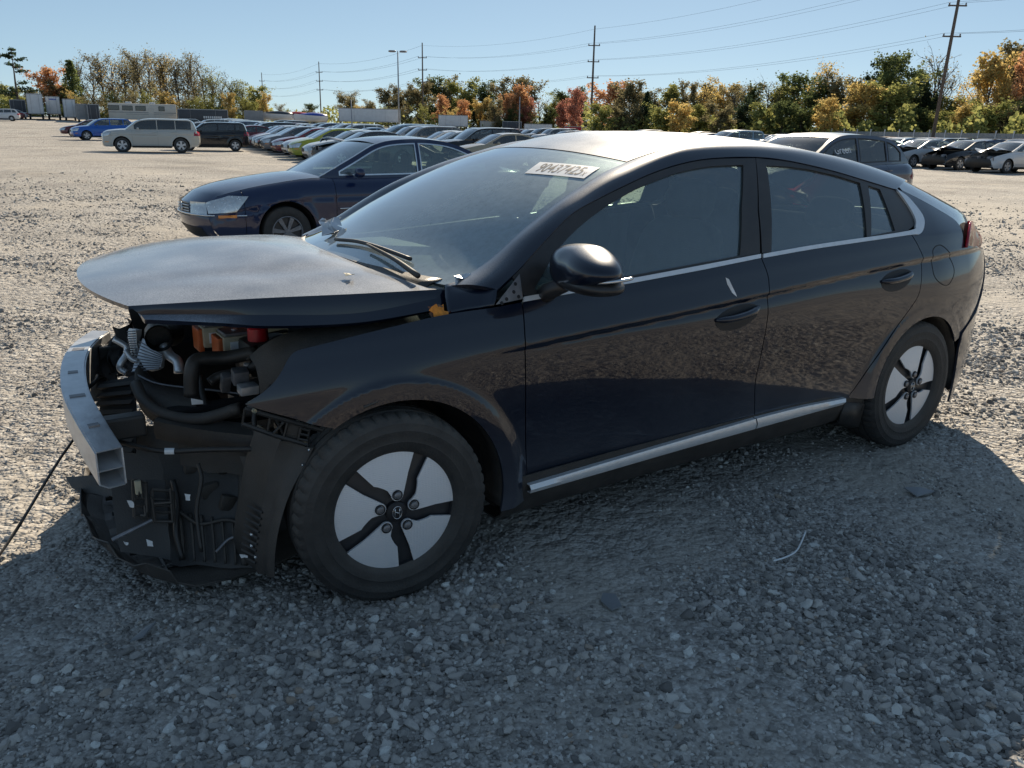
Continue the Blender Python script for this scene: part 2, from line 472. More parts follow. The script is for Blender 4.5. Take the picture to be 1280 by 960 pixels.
M['ink'] = simple('black_ink', (0.012, 0.012, 0.014), 0.6)
M['chalk'] = simple('white_paint_marker', (0.7, 0.7, 0.7), 0.7)
M['fabric'] = simple('charcoal_seat_fabric', (0.035, 0.037, 0.040), 0.9, var=0.2, scale=80, bump=0.2)
M['trimgrey'] = simple('grey_interior_trim', (0.10, 0.105, 0.11), 0.7, var=0.1)
M['headliner'] = simple('pale_headliner', (0.42, 0.42, 0.40), 0.9, var=0.05)
M['windshield'] = glassmat('windshield_glass', (0.68, 0.84, 0.79), dust=0.56, refl=1.3, dust_sheen_col=(0.48, 0.56, 0.58))  # dust film thickened and tinted to stand in for sky glare too
M['sideglass'] = glassmat('side_window_glass', (0.72, 0.87, 0.80), dust=0.20, refl=1.6, dust_sheen_col=(0.36, 0.5, 0.56))  # blue-green dust film also holds the reflected sky haze as colour
M['tint'] = glassmat('dark_window_glass', (0.10, 0.115, 0.12), dust=0.05, refl=1.2)
M['farglass'] = glassmat('parked_car_glass', (0.30, 0.35, 0.36), dust=0.05, refl=1.5)
M['windowdark'] = simple('dark_opaque_window', (0.015, 0.016, 0.018), 0.12, coat=1.0)
M['lamp'] = glassmat('headlamp_lens', (0.75, 0.78, 0.80), dust=0.20, refl=1.0, dust_sheen_col=(0.7, 0.7, 0.68))
M['lampin'] = simple('headlamp_reflector', (0.62, 0.63, 0.62), 0.25, metal=0.7)
def tailmat():
    m, nt, o = newmat('red_tail_lamp'); L = nt.links
    p = N(nt, "ShaderNodeBsdfPrincipled"); p.inputs["Base Color"].default_value = (0.42, 0.02, 0.04, 1); p.inputs["Roughness"].default_value = 0.1; p.inputs["Coat Weight"].default_value = 1.0
    t = N(nt, "ShaderNodeBsdfTranslucent"); t.inputs[0].default_value = (0.75, 0.05, 0.10, 1)
    x = N(nt, "ShaderNodeMixShader"); x.inputs[0].default_value = 0.45; L.new(p.outputs[0], x.inputs[1]); L.new(t.outputs[0], x.inputs[2]); L.new(x.outputs[0], o.inputs[0]); return m
M['tail'] = tailmat()
M['amber'] = simple('amber_marker', (0.75, 0.24, 0.02), 0.2, coat=0.6)
M['wood'] = simple('weathered_pole_wood', (0.13, 0.10, 0.08), 0.9, var=0.3, scale=6)
M['galv'] = simple('galvanised_steel', (0.30, 0.31, 0.32), 0.5, metal=0.4, var=0.2, scale=3)
M['wire'] = simple('dark_wire', (0.05, 0.05, 0.055), 0.6)
M['trwhite'] = simple('white_trailer_skin', (0.62, 0.63, 0.64), 0.5, var=0.08, scale=1.5)
M['trdark'] = simple('dark_trailer_skin', (0.035, 0.042, 0.055), 0.45, var=0.2, scale=1.5)
M['trcream'] = simple('cream_motorhome_skin', (0.55, 0.52, 0.46), 0.45, var=0.06, scale=1.5)
M['trgrey'] = simple('grey_trailer_skin', (0.22, 0.23, 0.24), 0.5, var=0.12, scale=1.5)
M['boatblue'] = simple('blue_tarp', (0.02, 0.07, 0.38), 0.5, var=0.2)
M['bark'] = simple('grey_brown_bark', (0.115, 0.088, 0.068), 0.95, var=0.35, scale=4)
M['leaf_orange'] = simple('dry_leaf', (0.75, 0.26, 0.03), 0.7, var=0.25, scale=60)
M['lf_yel'] = leafmat('golden_leaves', (0.435, 0.285, 0.038), (0.609, 0.405, 0.045), (0.319, 0.270, 0.053))
M['lf_ygr'] = leafmat('yellow_green_leaves', (0.174, 0.195, 0.033), (0.348, 0.330, 0.045), (0.109, 0.143, 0.030))
M['lf_grn'] = leafmat('green_leaves', (0.085, 0.112, 0.027), (0.131, 0.165, 0.038), (0.046, 0.075, 0.021))
M['lf_dkg'] = leafmat('dark_evergreen_needles', (0.026, 0.048, 0.021), (0.043, 0.072, 0.030), (0.017, 0.033, 0.015))
M['lf_org'] = leafmat('orange_leaves', (0.493, 0.195, 0.038), (0.609, 0.285, 0.053), (0.319, 0.128, 0.030))
M['lf_red'] = leafmat('russet_leaves', (0.377, 0.098, 0.045), (0.493, 0.165, 0.075), (0.232, 0.068, 0.038))
M['lf_olv'] = leafmat('olive_brown_leaves', (0.189, 0.165, 0.060), (0.275, 0.225, 0.090), (0.123, 0.112, 0.045))

def gravel_material():
    m, nt, o = newmat('crushed_gravel'); L = nt.links
    p = N(nt, "ShaderNodeBsdfPrincipled"); p.inputs["Specular IOR Level"].default_value = 0.25; p.inputs["Roughness"].default_value = 0.9
    tc = N(nt, "ShaderNodeTexCoord")
    def noise(s, d=4, rough=0.6):
        n = N(nt, "ShaderNodeTexNoise"); n.inputs["Scale"].default_value = s; n.inputs["Detail"].default_value = d; n.inputs["Roughness"].default_value = rough
        L.new(tc.outputs["Object"], n.inputs["Vector"]); return n.outputs[0]
    def vor(s):
        n = N(nt, "ShaderNodeTexVoronoi"); n.inputs["Scale"].default_value = s; L.new(tc.outputs["Object"], n.inputs["Vector"]); return n
    v1 = vor(70); v2 = vor(26); v3 = vor(9)
    tone = N(nt, "ShaderNodeSeparateColor"); L.new(v1.outputs["Color"], tone.inputs[0])
    tone2 = N(nt, "ShaderNodeSeparateColor"); L.new(v2.outputs["Color"], tone2.inputs[0])
    c1 = ramp(nt, tone.outputs[0], [(0.0, (0.198, 0.182, 0.165)), (0.4, (0.356, 0.330, 0.297)), (0.75, (0.475, 0.449, 0.409)), (1.0, (0.620, 0.620, 0.594))])
    c2 = ramp(nt, tone2.outputs[1], [(0.0, (0.198, 0.182, 0.161)), (0.5, (0.383, 0.354, 0.317)), (1.0, (0.581, 0.554, 0.508))])
    mxa = N(nt, "ShaderNodeMix", data_type='RGBA'); mxa.inputs[0].default_value = 0.45; L.new(c1, mxa.inputs[6]); L.new(c2, mxa.inputs[7])
    sand = ramp(nt, noise(300, 3), [(0.3, (0.330, 0.301, 0.257)), (0.7, (0.475, 0.436, 0.376))])
    bare = N(nt, "ShaderNodeMapRange"); bare.inputs[1].default_value = 0.50; bare.inputs[2].default_value = 0.62; bare.inputs[4].default_value = 0.75; L.new(noise(0.55, 5), bare.inputs[0])
    # driven track that crosses the lot: finer, paler
    sp = N(nt, "ShaderNodeSeparateXYZ"); L.new(tc.outputs["Object"], sp.inputs[0])
    wv = N(nt, "ShaderNodeMath", operation='MULTIPLY_ADD'); L.new(noise(0.12, 2), wv.inputs[0]); wv.inputs[1].default_value = 5.0; L.new(sp.outputs[0], wv.inputs[2])
    tr = N(nt, "ShaderNodeMapRange"); tr.inputs[1].default_value = 14.5; tr.inputs[2].default_value = 16.5; L.new(wv.outputs[0], tr.inputs[0])
    tr2 = N(nt, "ShaderNodeMapRange"); tr2.inputs[1].default_value = 27.0; tr2.inputs[2].default_value = 24.0; L.new(wv.outputs[0], tr2.inputs[0])
    trm = N(nt, "ShaderNodeMath", operation='MULTIPLY'); L.new(tr.outputs[0], trm.inputs[0]); L.new(tr2.outputs[0], trm.inputs[1])
    trk = N(nt, "ShaderNodeMath", operation='MULTIPLY'); trk.inputs[1].default_value = 0.8; L.new(trm.outputs[0], trk.inputs[0])
    mxm = N(nt, "ShaderNodeMath", operation='MAXIMUM'); L.new(bare.outputs[0], mxm.inputs[0]); L.new(trk.outputs[0], mxm.inputs[1])
    mxb = N(nt, "ShaderNodeMix", data_type='RGBA'); L.new(mxm.outputs[0], mxb.inputs[0]); L.new(mxa.outputs[2], mxb.inputs[6]); L.new(sand, mxb.inputs[7])
    big = ramp(nt, noise(0.22, 6), [(0.3, g3(0.62)), (0.5, g3(0.95)), (0.75, g3(1.12))])
    wet = ramp(nt, noise(1.3, 5), [(0.28, g3(0.66)), (0.42, g3(1.0))])
    mm = N(nt, "ShaderNodeMix", data_type='RGBA', blend_type='MULTIPLY'); mm.inputs[0].default_value = 1; L.new(mxb.outputs[2], mm.inputs[6]); L.new(big, mm.inputs[7])
    mm2 = N(nt, "ShaderNodeMix", data_type='RGBA', blend_type='MULTIPLY'); mm2.inputs[0].default_value = 1; L.new(mm.outputs[2], mm2.inputs[6]); L.new(wet, mm2.inputs[7])
    L.new(mm2.outputs[2], p.inputs["Base Color"])
    # relief: stones stand proud
    h1 = N(nt, "ShaderNodeMath", operation='MULTIPLY'); L.new(v1.outputs["Distance"], h1.inputs[0]); h1.inputs[1].default_value = -0.010
    h2 = N(nt, "ShaderNodeMath", operation='MULTIPLY_ADD'); L.new(v2.outputs["Distance"], h2.inputs[0]); h2.inputs[1].default_value = -0.022; L.new(h1.outputs[0], h2.inputs[2])
    h3 = N(nt, "ShaderNodeMath", operation='MULTIPLY_ADD'); L.new(v3.outputs["Distance"], h3.inputs[0]); h3.inputs[1].default_value = -0.030; L.new(h2.outputs[0], h3.inputs[2])
    h4 = N(nt, "ShaderNodeMath", operation='MULTIPLY_ADD'); L.new(noise(2.2, 5), h4.inputs[0]); h4.inputs[1].default_value = 0.022; L.new(h3.outputs[0], h4.inputs[2])
    inv = N(nt, "ShaderNodeMapRange"); inv.inputs[3].default_value = 1.0; inv.inputs[4].default_value = 0.35; L.new(mxm.outputs[0], inv.inputs[0])
    b = N(nt, "ShaderNodeBump"); b.inputs["Distance"].default_value = 1.0; L.new(inv.outputs[0], b.inputs["Strength"]); L.new(h4.outputs[0], b.inputs["Height"]); L.new(b.outputs[0], p.inputs["Normal"])
    L.new(p.outputs[0], o.inputs[0]); return m
M['gravel'] = gravel_material()
def stone_material():
    m, nt, o = newmat('limestone_chip'); L = nt.links
    p = N(nt, "ShaderNodeBsdfPrincipled"); p.inputs["Roughness"].default_value = 0.85; p.inputs["Specular IOR Level"].default_value = 0.3
    oi = N(nt, "ShaderNodeObjectInfo")
    c = ramp(nt, oi.outputs["Random"], [(0.0, (0.147, 0.138, 0.128)), (0.25, (0.269, 0.256, 0.237)), (0.6, (0.397, 0.371, 0.339)), (0.85, (0.486, 0.461, 0.422)), (0.95, (0.620, 0.620, 0.582)), (1.0, (0.333, 0.256, 0.192))])
    tc = N(nt, "ShaderNodeTexCoord"); nz = N(nt, "ShaderNodeTexNoise"); nz.inputs["Scale"].default_value = 60; nz.inputs["Detail"].default_value = 4
    L.new(tc.outputs["Object"], nz.inputs["Vector"])
    k = ramp(nt, nz.outputs[0], [(0.3, g3(0.82)), (0.7, g3(1.12))])
    mm = N(nt, "ShaderNodeMix", data_type='RGBA', blend_type='MULTIPLY'); mm.inputs[0].default_value = 1; L.new(c, mm.inputs[6]); L.new(k, mm.inputs[7])
    L.new(mm.outputs[2], p.inputs["Base Color"]); L.new(p.outputs[0], o.inputs[0]); return m
M['stone'] = stone_material()
def wheel_blade_material():
    m, nt, o = newmat('dimpled_silver_blade'); L = nt.links
    p = N(nt, "ShaderNodeBsdfPrincipled"); p.inputs["Base Color"].default_value = (0.70, 0.71, 0.73, 1); p.inputs["Metallic"].default_value = 0.25; p.inputs["Roughness"].default_value = 0.36
    tc = N(nt, "ShaderNodeTexCoord"); mp = N(nt, "ShaderNodeMapping"); mp.inputs["Scale"].default_value = (1.0, 0.05, 1.7); L.new(tc.outputs["Object"], mp.inputs[0])
    v = N(nt, "ShaderNodeTexVoronoi"); v.inputs["Scale"].default_value = 95; v.inputs["Randomness"].default_value = 0.12; L.new(mp.outputs[0], v.inputs["Vector"])
    b = N(nt, "ShaderNodeBump"); b.inputs["Strength"].default_value = 0.55; b.inputs["Distance"].default_value = 0.004; L.new(v.outputs["Distance"], b.inputs["Height"]); L.new(b.outputs[0], p.inputs["Normal"])
    nz = N(nt, "ShaderNodeTexNoise"); nz.inputs["Scale"].default_value = 25; L.new(tc.outputs["Object"], nz.inputs["Vector"])
    r = N(nt, "ShaderNodeMapRange"); r.inputs[3].default_value = 0.3; r.inputs[4].default_value = 0.5; L.new(nz.outputs[0], r.inputs[0]); L.new(r.outputs[0], p.inputs["Roughness"])
    L.new(p.outputs[0], o.inputs[0]); return m
M['blade'] = wheel_blade_material()
# ------------------------------------------------------------------ ground
def ground():
    def axis(lo, hi, c, fine):
        pts = [c]; st = fine; x = c
        while x < hi: st = min(st*1.045, 60); x += st; pts.append(x)
        x = c; st = fine
        while x > lo: st = min(st*1.045, 60); x -= st; pts.append(x)
        return np.array(sorted(pts))
    xs = axis(-1500, 1900, 1.0, 0.06); ys = axis(-600, 2200, -0.5, 0.06)
    X, Y = np.meshgrid(xs, ys, indexing='ij')
    from mathutils import noise as mn
    Z = terrain(X, Y)
    d = np.hypot(X-1, Y)
    for i in range(len(xs)):
        for j in range(len(ys)):
            if d[i, j] < 60:
                k = 1-sstep(25, 60, d[i, j])
                Z[i, j] += k*(0.012*mn.noise((X[i, j]*0.8, Y[i, j]*0.8, 0))+0.008*mn.noise((X[i, j]*3, Y[i, j]*3, 5)) +
                              0.03*mn.noise((X[i, j]*0.15, Y[i, j]*0.15, 9))*sstep(3, 9, d[i, j]))
    G = np.stack([X, Y, Z], -1); a, b = X.shape
    f = [(i*b+j, (i+1)*b+j, (i+1)*b+j+1, i*b+j+1) for i in range(a-1) for j in range(b-1)]
    o = link("ground", mesh("ground", G.reshape(-1, 3), f), None, M['gravel'], True)
    tag(o, "grey crushed gravel lot with paler driven track", "ground", kind="structure")
    return (xs, ys, Z)
GX, GY, GZ = ground()
def gz(x, y):
    i = int(np.clip(np.searchsorted(GX, x)-1, 0, len(GX)-2)); j = int(np.clip(np.searchsorted(GY, y)-1, 0, len(GY)-2))
    tx = (x-GX[i])/(GX[i+1]-GX[i]); ty = (y-GY[j])/(GY[j+1]-GY[j])
    return (GZ[i, j]*(1-tx)*(1-ty)+GZ[i+1, j]*tx*(1-ty)+GZ[i, j+1]*(1-tx)*ty+GZ[i+1, j+1]*tx*ty)

def stones():
    """loose stones in the foreground: real chips, one object"""
    from mathutils import noise as mn
    P = []; S = []; n = 0
    rmax = 30.0; rc = 2.3
    want = 340000
    # radial density ~ const to rc then 1/r^2
    fi = 0.5*rc*rc; fo = rc*rc*math.log(rmax/rc)
    k = RNG.random(want)*(fi+fo)
    r = np.where(k < fi, np.sqrt(2*k), rc*np.exp((k-fi)/(rc*rc)))
    a = YAW+R_(1.0)*(RNG.random(want)-0.5)*104
    X = CAM[0]+r*np.sin(a); Y = CAM[1]+r*np.cos(a)
    keep = r > 0.75
    X, Y, r = X[keep], Y[keep], r[keep]
    T0 = atz(640, 640, 0); T1 = atz(1060, 960, 0); TD = (T1-T0)[:2]; TL = float(np.hypot(*TD))
    base = np.exp(RNG.normal(0, 0.48, len(X)))*0.0039
    for i in range(len(X)):
        x, y = X[i], Y[i]
        q = mn.noise((x*0.9+3, y*0.9, 1.5))+0.6*mn.noise((x*2.3, y*2.3, 7))
        coarse = 0.5+0.9*min(max(q+0.35, 0), 1)
        # strip with fewer stones along the line, and sandy patches
        tt = np.clip(((x-T0[0])*TD[0]+(y-T0[1])*TD[1])/TL**2, -1, 3); dl = math.hypot(x-T0[0]-tt*TD[0], y-T0[1]-tt*TD[1])+0.12*mn.noise((x*2, y*2, 3))
        if dl < 0.26 and RNG.random() < 0.80*(1-max(0, dl-0.12)/0.14): continue
        q2 = mn.noise((x*0.42+9, y*0.42, 4))
        if q2 > 0.15 and RNG.random() < 0.5: continue
        if q < -0.22 and RNG.random() < 0.70: continue
        if r[i] > 15 and RNG.random() < (r[i]-15)/15: continue
        s = base[i]*coarse*(1+0.045*max(r[i]-2.0, 0))*1.25
        if RNG.random() < 0.018: s *= 2.2
        s = min(s, 0.018+0.0009*max(r[i]-4, 0))
        P.append((x, y, gz(x, y)+s*0.25)); S.append(s)
    n = len(P)
    me = bpy.data.meshes.new("gravel_stones"); me.from_pydata(P, [], [])
    sc = np.stack([np.array(S)*RNG.uniform(0.8, 1.45, n), np.array(S)*RNG.uniform(0.7, 1.2, n), np.array(S)*RNG.uniform(0.5, 0.9, n)], 1)
    at_ = me.attributes.new("scl", 'FLOAT_VECTOR', 'POINT'); at_.data.foreach_set("vector", sc.ravel())
    rt = np.stack([RNG.normal(0, 0.35, n), RNG.normal(0, 0.35, n), RNG.uniform(0, 6.28, n)], 1)
    at_ = me.attributes.new("rotv", 'FLOAT_VECTOR', 'POINT'); at_.data.foreach_set("vector", rt.ravel())
    at_ = me.attributes.new("pick", 'INT', 'POINT'); at_.data.foreach_set("value", RNG.integers(0, 6, n).astype(np.int32))
    o = link("gravel_stones", me)
    tag(o, "loose grey limestone chips strewn over the gravel lot", "gravel", kind="stuff")
    g = bpy.data.node_groups.new("scatter_stones", 'GeometryNodeTree')
    g.interface.new_socket("Geometry", in_out='INPUT', socket_type='NodeSocketGeometry')
    g.interface.new_socket("Geometry", in_out='OUTPUT', socket_type='NodeSocketGeometry')
    nn = g.nodes; L = g.links
    gi = nn.new("NodeGroupInput"); go = nn.new("NodeGroupOutput")
    jn = nn.new("GeometryNodeJoinGeometry")
    for k in range(6):
        ico = nn.new("GeometryNodeMeshIcoSphere"); ico.inputs["Radius"].default_value = 1.0; ico.inputs["Subdivisions"].default_value = 2
        pos = nn.new("GeometryNodeInputPosition")
        ad = nn.new("ShaderNodeVectorMath"); ad.operation = 'ADD'; ad.inputs[1].default_value = (k*7.3, k*3.1, k*1.7); L.new(pos.outputs[0], ad.inputs[0])
        nz = nn.new("ShaderNodeTexNoise"); nz.inputs["Scale"].default_value = 0.95; nz.inputs["Detail"].default_value = 1.5; L.new(ad.outputs[0], nz.inputs["Vector"])
        sb = nn.new("ShaderNodeVectorMath"); sb.operation = 'SUBTRACT'; sb.inputs[1].default_value = (0.5, 0.5, 0.5); L.new(nz.outputs["Color"], sb.inputs[0])
        ms = nn.new("ShaderNodeVectorMath"); ms.operation = 'SCALE'; ms.inputs["Scale"].default_value = 1.9; L.new(sb.outputs[0], ms.inputs[0])
        sp = nn.new("GeometryNodeSetPosition"); L.new(ico.outputs["Mesh"], sp.inputs["Geometry"]); L.new(ms.outputs[0], sp.inputs["Offset"])
        sm = nn.new("GeometryNodeSetMaterial"); sm.inputs["Material"].default_value = M['stone']; L.new(sp.outputs[0], sm.inputs["Geometry"])
        ti = nn.new("GeometryNodeGeometryToInstance"); L.new(sm.outputs[0], ti.inputs[0]); L.new(ti.outputs[0], jn.inputs[0])
    ip = nn.new("GeometryNodeInstanceOnPoints"); L.new(gi.outputs[0], ip.inputs["Points"]); L.new(jn.outputs[0], ip.inputs["Instance"]); ip.inputs["Pick Instance"].default_value = True
    def na(nm, t):
        q = nn.new("GeometryNodeInputNamedAttribute"); q.data_type = t; q.inputs["Name"].default_value = nm; return q.outputs[0]
    L.new(na("pick", 'INT'), ip.inputs["Instance Index"])
    er = nn.new("FunctionNodeEulerToRotation"); L.new(na("rotv", 'FLOAT_VECTOR'), er.inputs[0]); L.new(er.outputs[0], ip.inputs["Rotation"])
    L.new(na("scl", 'FLOAT_VECTOR'), ip.inputs["Scale"])
    L.new(ip.outputs[0], go.inputs[0])
    md = o.modifiers.new("scatter", 'NODES'); md.node_group = g
stones()

# ------------------------------------------------------------------ wrecked hatchback: body surface
def ip(x, xs, ys):
    """smooth monotone interpolation"""
    return np.interp(x, _dense(tuple(xs), tuple(ys))[0], _dense(tuple(xs), tuple(ys))[1])
_dc = {}
def _dense(xs, ys):
    k = (xs, ys)
    if k not in _dc:
        X = np.array(xs, float); Y = np.array(ys, float); h = np.diff(X); dl = np.diff(Y)/h
        m = np.zeros(len(X)); m[0], m[-1] = dl[0], dl[-1]
        for i in range(1, len(X)-1):
            m[i] = 0 if dl[i-1]*dl[i] <= 0 else 2*dl[i-1]*dl[i]/(dl[i-1]+dl[i])
        xx = []; yy = []
        for i in range(len(X)-1):
            t = np.linspace(0, 1, 40, endpoint=(i == len(X)-2))
            h00 = 2*t**3-3*t*t+1; h10 = t**3-2*t*t+t; h01 = -2*t**3+3*t*t; h11 = t**3-t*t
            xx.append(X[i]+t*h[i]); yy.append(h00*Y[i]+h10*h[i]*m[i]+h01*Y[i+1]+h11*h[i]*m[i+1])
        _dc[k] = (np.concatenate(xx), np.concatenate(yy))
    return _dc[k]
def smax(a, b, k): return 0.5*(a+b+np.sqrt((a-b)**2+k*k))
def Wx(x): return ip(x, [-0.75, -0.45, -0.2, 0.1, 0.6, 1.3, 2.2, 2.75, 3.05, 3.25, 3.42, 3.52, 3.60, 3.62], [0.66, 0.775, 0.845, 0.883, 0.895, 0.905, 0.905, 0.902, 0.875, 0.825, 0.745, 0.66, 0.52, 0.40])
def belt(x): return ip(x, [-0.5, 0.0, 0.474, 0.978, 1.604, 2.138, 2.56, 3.1, 3.6], [0.84, 0.88, 0.912, 0.940, 0.980, 1.006, 1.022, 1.03, 1.03])
def crease(x): return ip(x, [-0.6, -0.1, 0.309, 0.46, 0.871, 1.019, 1.579, 2.005, 2.618, 2.987, 3.6], [0.66, 0.73, 0.772, 0.782, 0.809, 0.818, 0.857, 0.887, 0.924, 0.938, 0.95])
AF, AR = (0.02, 0.30, 0.36), (2.725, 0.295, 0.35)
def Yside(x, z):
    x = np.asarray(x, float); z = np.asarray(z, float)
    W = Wx(x); zb = belt(x); zc = crease(x)
    amp = sstep(0.18, 0.75, x)
    hw = ip(x, [-1, 0.7, 1.2, 1.6, 2.0, 2.4, 2.7, 3.1, 4], [0.02, 0.022, 0.05, 0.075, 0.085, 0.125, 0.165, 0.19, 0.19])
    kk = 0.016-0.011*amp
    spl = kk*np.logaddexp(0, (z-zc)/kk)
    up = W-0.004-0.30*spl-0.5*np.clip(z-zc-0.05, 0, 0.4)**2
    # below the crease: undercut, light catcher, then tumble to the sill
    uc = np.clip((zc-z)/0.024, 0, 1)
    t = np.clip((zc-0.020-z)/hw, 0, 1)
    zw = zc-0.020-hw
    b = np.clip((zw-z)/(zw-0.22), 0, 1.2)
    low = up-0.0125*amp*(uc*uc*(3-2*uc))+0.36*hw*(t-0.5*t*t)*amp-0.045*b**2-0.010*b*(1-b)
    s = np.where(z >= zc, up, low)
    # wheel arch flares
    for (cx, cz, r), wf in ((AF, 0.004), (AR, 0.010)):
        rr = np.hypot(x-cx, (z-cz))
        fl = W+wf-0.42*np.clip(rr-r-0.055, 0, 1)-1.2*np.clip(rr-r-0.02, 0, 1)**2
        s = s+(smax(s, fl, 0.006)-0.0008-s)*sstep(0.02, 0.07, zb-z)
    # greenhouse
    zbb = zb
    sb = W-0.004-0.30*(zbb-zc)-0.5*np.clip(zbb-zc-0.05, 0, 0.4)**2
    dz = np.clip(z-zbb, 0, 1)
    tap = 0.14*sstep(2.2, 3.4, x)
    g = sb-0.36*dz-0.50*dz*dz-tap*np.clip(dz/0.2, 0, 1.5)
    return np.where(z > zbb, g, s)
def side(x, z): return np.stack([x, -Yside(x, z), z], -1)
def on_side(u, v):
    s = 0.85
    for _ in range(40):
        P = aty(u, v, -s); s2 = float(Yside(P[0], P[2])); s = 0.5*s+0.5*s2
    P = aty(u, v, -s)
    return P
def S2(pts): return [tuple(on_side(u, v)[[0, 2]]) for u, v in pts]
def sm(pts, k=5): return [tuple(p) for p in catmull(pts, k)]

hatch = empty("wrecked_hatchback")
tag(hatch, "black hatchback with its front end torn off and hood buckled up", "car")
BOTH = (-1, 1)
def body(name, poly, step=0.03, holes=(), mat='black', off=0.0, thick=0.010, ins=0.0022, sides=BOTH, parent=hatch):
    poly = inset_poly(poly, ins) if ins else poly
    out = []
    for s in sides:
        out.append(link(name, panel_mesh(name, poly, side, step if s < 0 else max(step, 0.03), thick, holes, off, s), parent[s] if isinstance(parent, dict) else parent, M[mat]))
    return out

# seams shared by the panels (photo pixels of the near side)
seam_f = S2([(652.5, 377), (655, 400), (657, 432), (657, 480), (657, 540), (659, 606)])
seam_b = S2([(951.5, 322), (960, 345), (962, 364), (958, 408), (950, 450), (944, 480), (943, 523)])
seam_r = S2([(1139, 293), (1149, 310), (1153, 326), (1152, 346), (1148, 369), (1136, 388), (1114, 419), (1088, 457), (1065, 490), (1057, 498.5)])
belt_px = S2([(652.5, 377), (720, 365.5), (800, 351.5), (880, 336.5), (951.5, 322)])
belt_px2 = S2([(951.5, 322), (1010, 312), (1060, 304.5), (1139, 293)])
def arc(c, a0, a1, n=28):
    return [(c[0]+c[2]*math.cos(R_(a)), c[1]+c[2]*math.sin(R_(a))) for a in np.linspace(a0, a1, n)]
# front fender
fup = S2([(304, 505.5), (325, 492), (340, 479), (351, 464), (359, 449), (370, 438), (400, 430)])
fup2 = S2([(400, 430), (470, 412.5), (548, 394), (617, 383.5), (652.5, 377)])
flow = S2([(415, 536), (388, 531), (367, 524), (324, 512.5)])
fend = sm(fup)+sm(fup2)[1:]+sm(seam_f)[1:]+[(seam_f[-1][0], 0.215), (AF[0]+0.36*math.cos(R_(-13)), 0.215)]+arc(AF, -8, 125, 40)+flow
fender = body("front_fender", fend, 0.010)
# doors
fd = sm(belt_px)+sm(seam_b)[1:]+S2([(943, 524), (850, 551), (760, 578), (661, 607)])+sm(seam_f)[::-1][1:-1]
front_door = body("front_door", fd, 0.010)
rd = sm(belt_px2)+sm(seam_r)[1:]+S2([(1050, 500), (1000, 509)])+sm(seam_b)[::-1][:-1]
rear_door = body("rear_door", rd, 0.010)
FD = dict(zip(BOTH, front_door)); RD = dict(zip(BOTH, rear_door)); FN = dict(zip(BOTH, fender))
# quarter panel lower+upper in one pressing, up to the roof shoulder
x_l = S2([(1211, 275), (1226, 298), (1222, 312)])
qtop = S2([(1128, 238), (1150, 249), (1175, 263), (1195, 276), (1203, 290), (1206, 306)])
qp = ([tuple(p) for p in S2([(1139, 293), (1148, 293), (1154, 283), (1151, 269), (1134, 247), (1121, 237)])][0:1] +
      sm(S2([(1139, 293), (1149, 292.5), (1154, 283), (1151, 269), (1134, 247), (1121, 237)]), 5)[1:] +
      sm(qtop, 5)+[(3.44, 0.90), (3.45, 0.86)] +
      sm([(3.45, 0.86), (3.40, 0.74), (3.30, 0.64), (3.20, 0.565), (3.10, 0.525), (3.048, 0.49)], 4)[1:-1] +
      arc(AR, 33, 178, 40)+[(AR[0]-0.352, 0.302)] +
      [p for p in sm(seam_r)[::-1] if p[1] > 0.30][:-1])
quarter = body("quarter_panel", qp, 0.012)
QP = dict(zip(BOTH, quarter))
# fuel flap seam: a dark ring standing in the seam
fc = S2([(1166, 312), (1176, 306), (1188, 318), (1193, 338), (1187, 355), (1178, 356), (1168, 346), (1164, 328)])
def ringmesh(poly, w):
    out = densify(catmull(poly, 6, True), 0.01)
    return out, inset_poly(out, w)
ro, ri = ringmesh(fc, 0.0035)
body("fuel_flap_seam", ro, 0.02, holes=[ri[::-1]], mat='void', off=0.0008, thick=0.002, ins=0, sides=(-1,), parent=QP)
# rear bumper: own lofted skin round the corner and across the back
def bumper():
    zs = np.array([0.90, 0.84, 0.76, 0.68, 0.60, 0.52, 0.45, 0.38, 0.30, 0.23, 0.17])
    xe = ip(zs, [0.17, 0.23, 0.30, 0.38, 0.45, 0.52, 0.60, 0.68, 0.76, 0.84, 0.90], [3.38, 3.46, 3.53, 3.575, 3.595, 3.605, 3.60, 3.575, 3.535, 3.49, 3.455])
    xs = ip(zs, [0.17, 0.30, 0.45, 0.50, 0.565, 0.64, 0.74, 0.90], [3.055, 3.075, 3.062, 3.06, 3.205, 3.305, 3.405, 3.45])
    rows = []
    for z, xb, xa in zip(zs, xe, xs):
        row = []
        ya = float(Yside(xa, z))-0.001
        for t in np.linspace(0, 1, 26):
            u_ = 1-(1-t)**2
            x = xa+(xb-xa)*u_; xw = xa+u_*(3.615-xa)
            row.append((x, -ya*float(Wx(xw)/Wx(xa)), z))
        y1 = row[-1][1]
        for t in np.linspace(0.15, 1, 8): row.append((xb+0.02*math.sin(t*math.pi/2), y1*(1-t), z))
        full = row+[(x, -y, z) for x, y, z in row[::-1][1:]]
        rows.append(full)
    m = MB().sheet(np.array(rows)[:, ::-1], 0.010)
    return m.build("rear_bumper", M['black'], hatch, angle=50)
bump = bumper()
tl = MB()
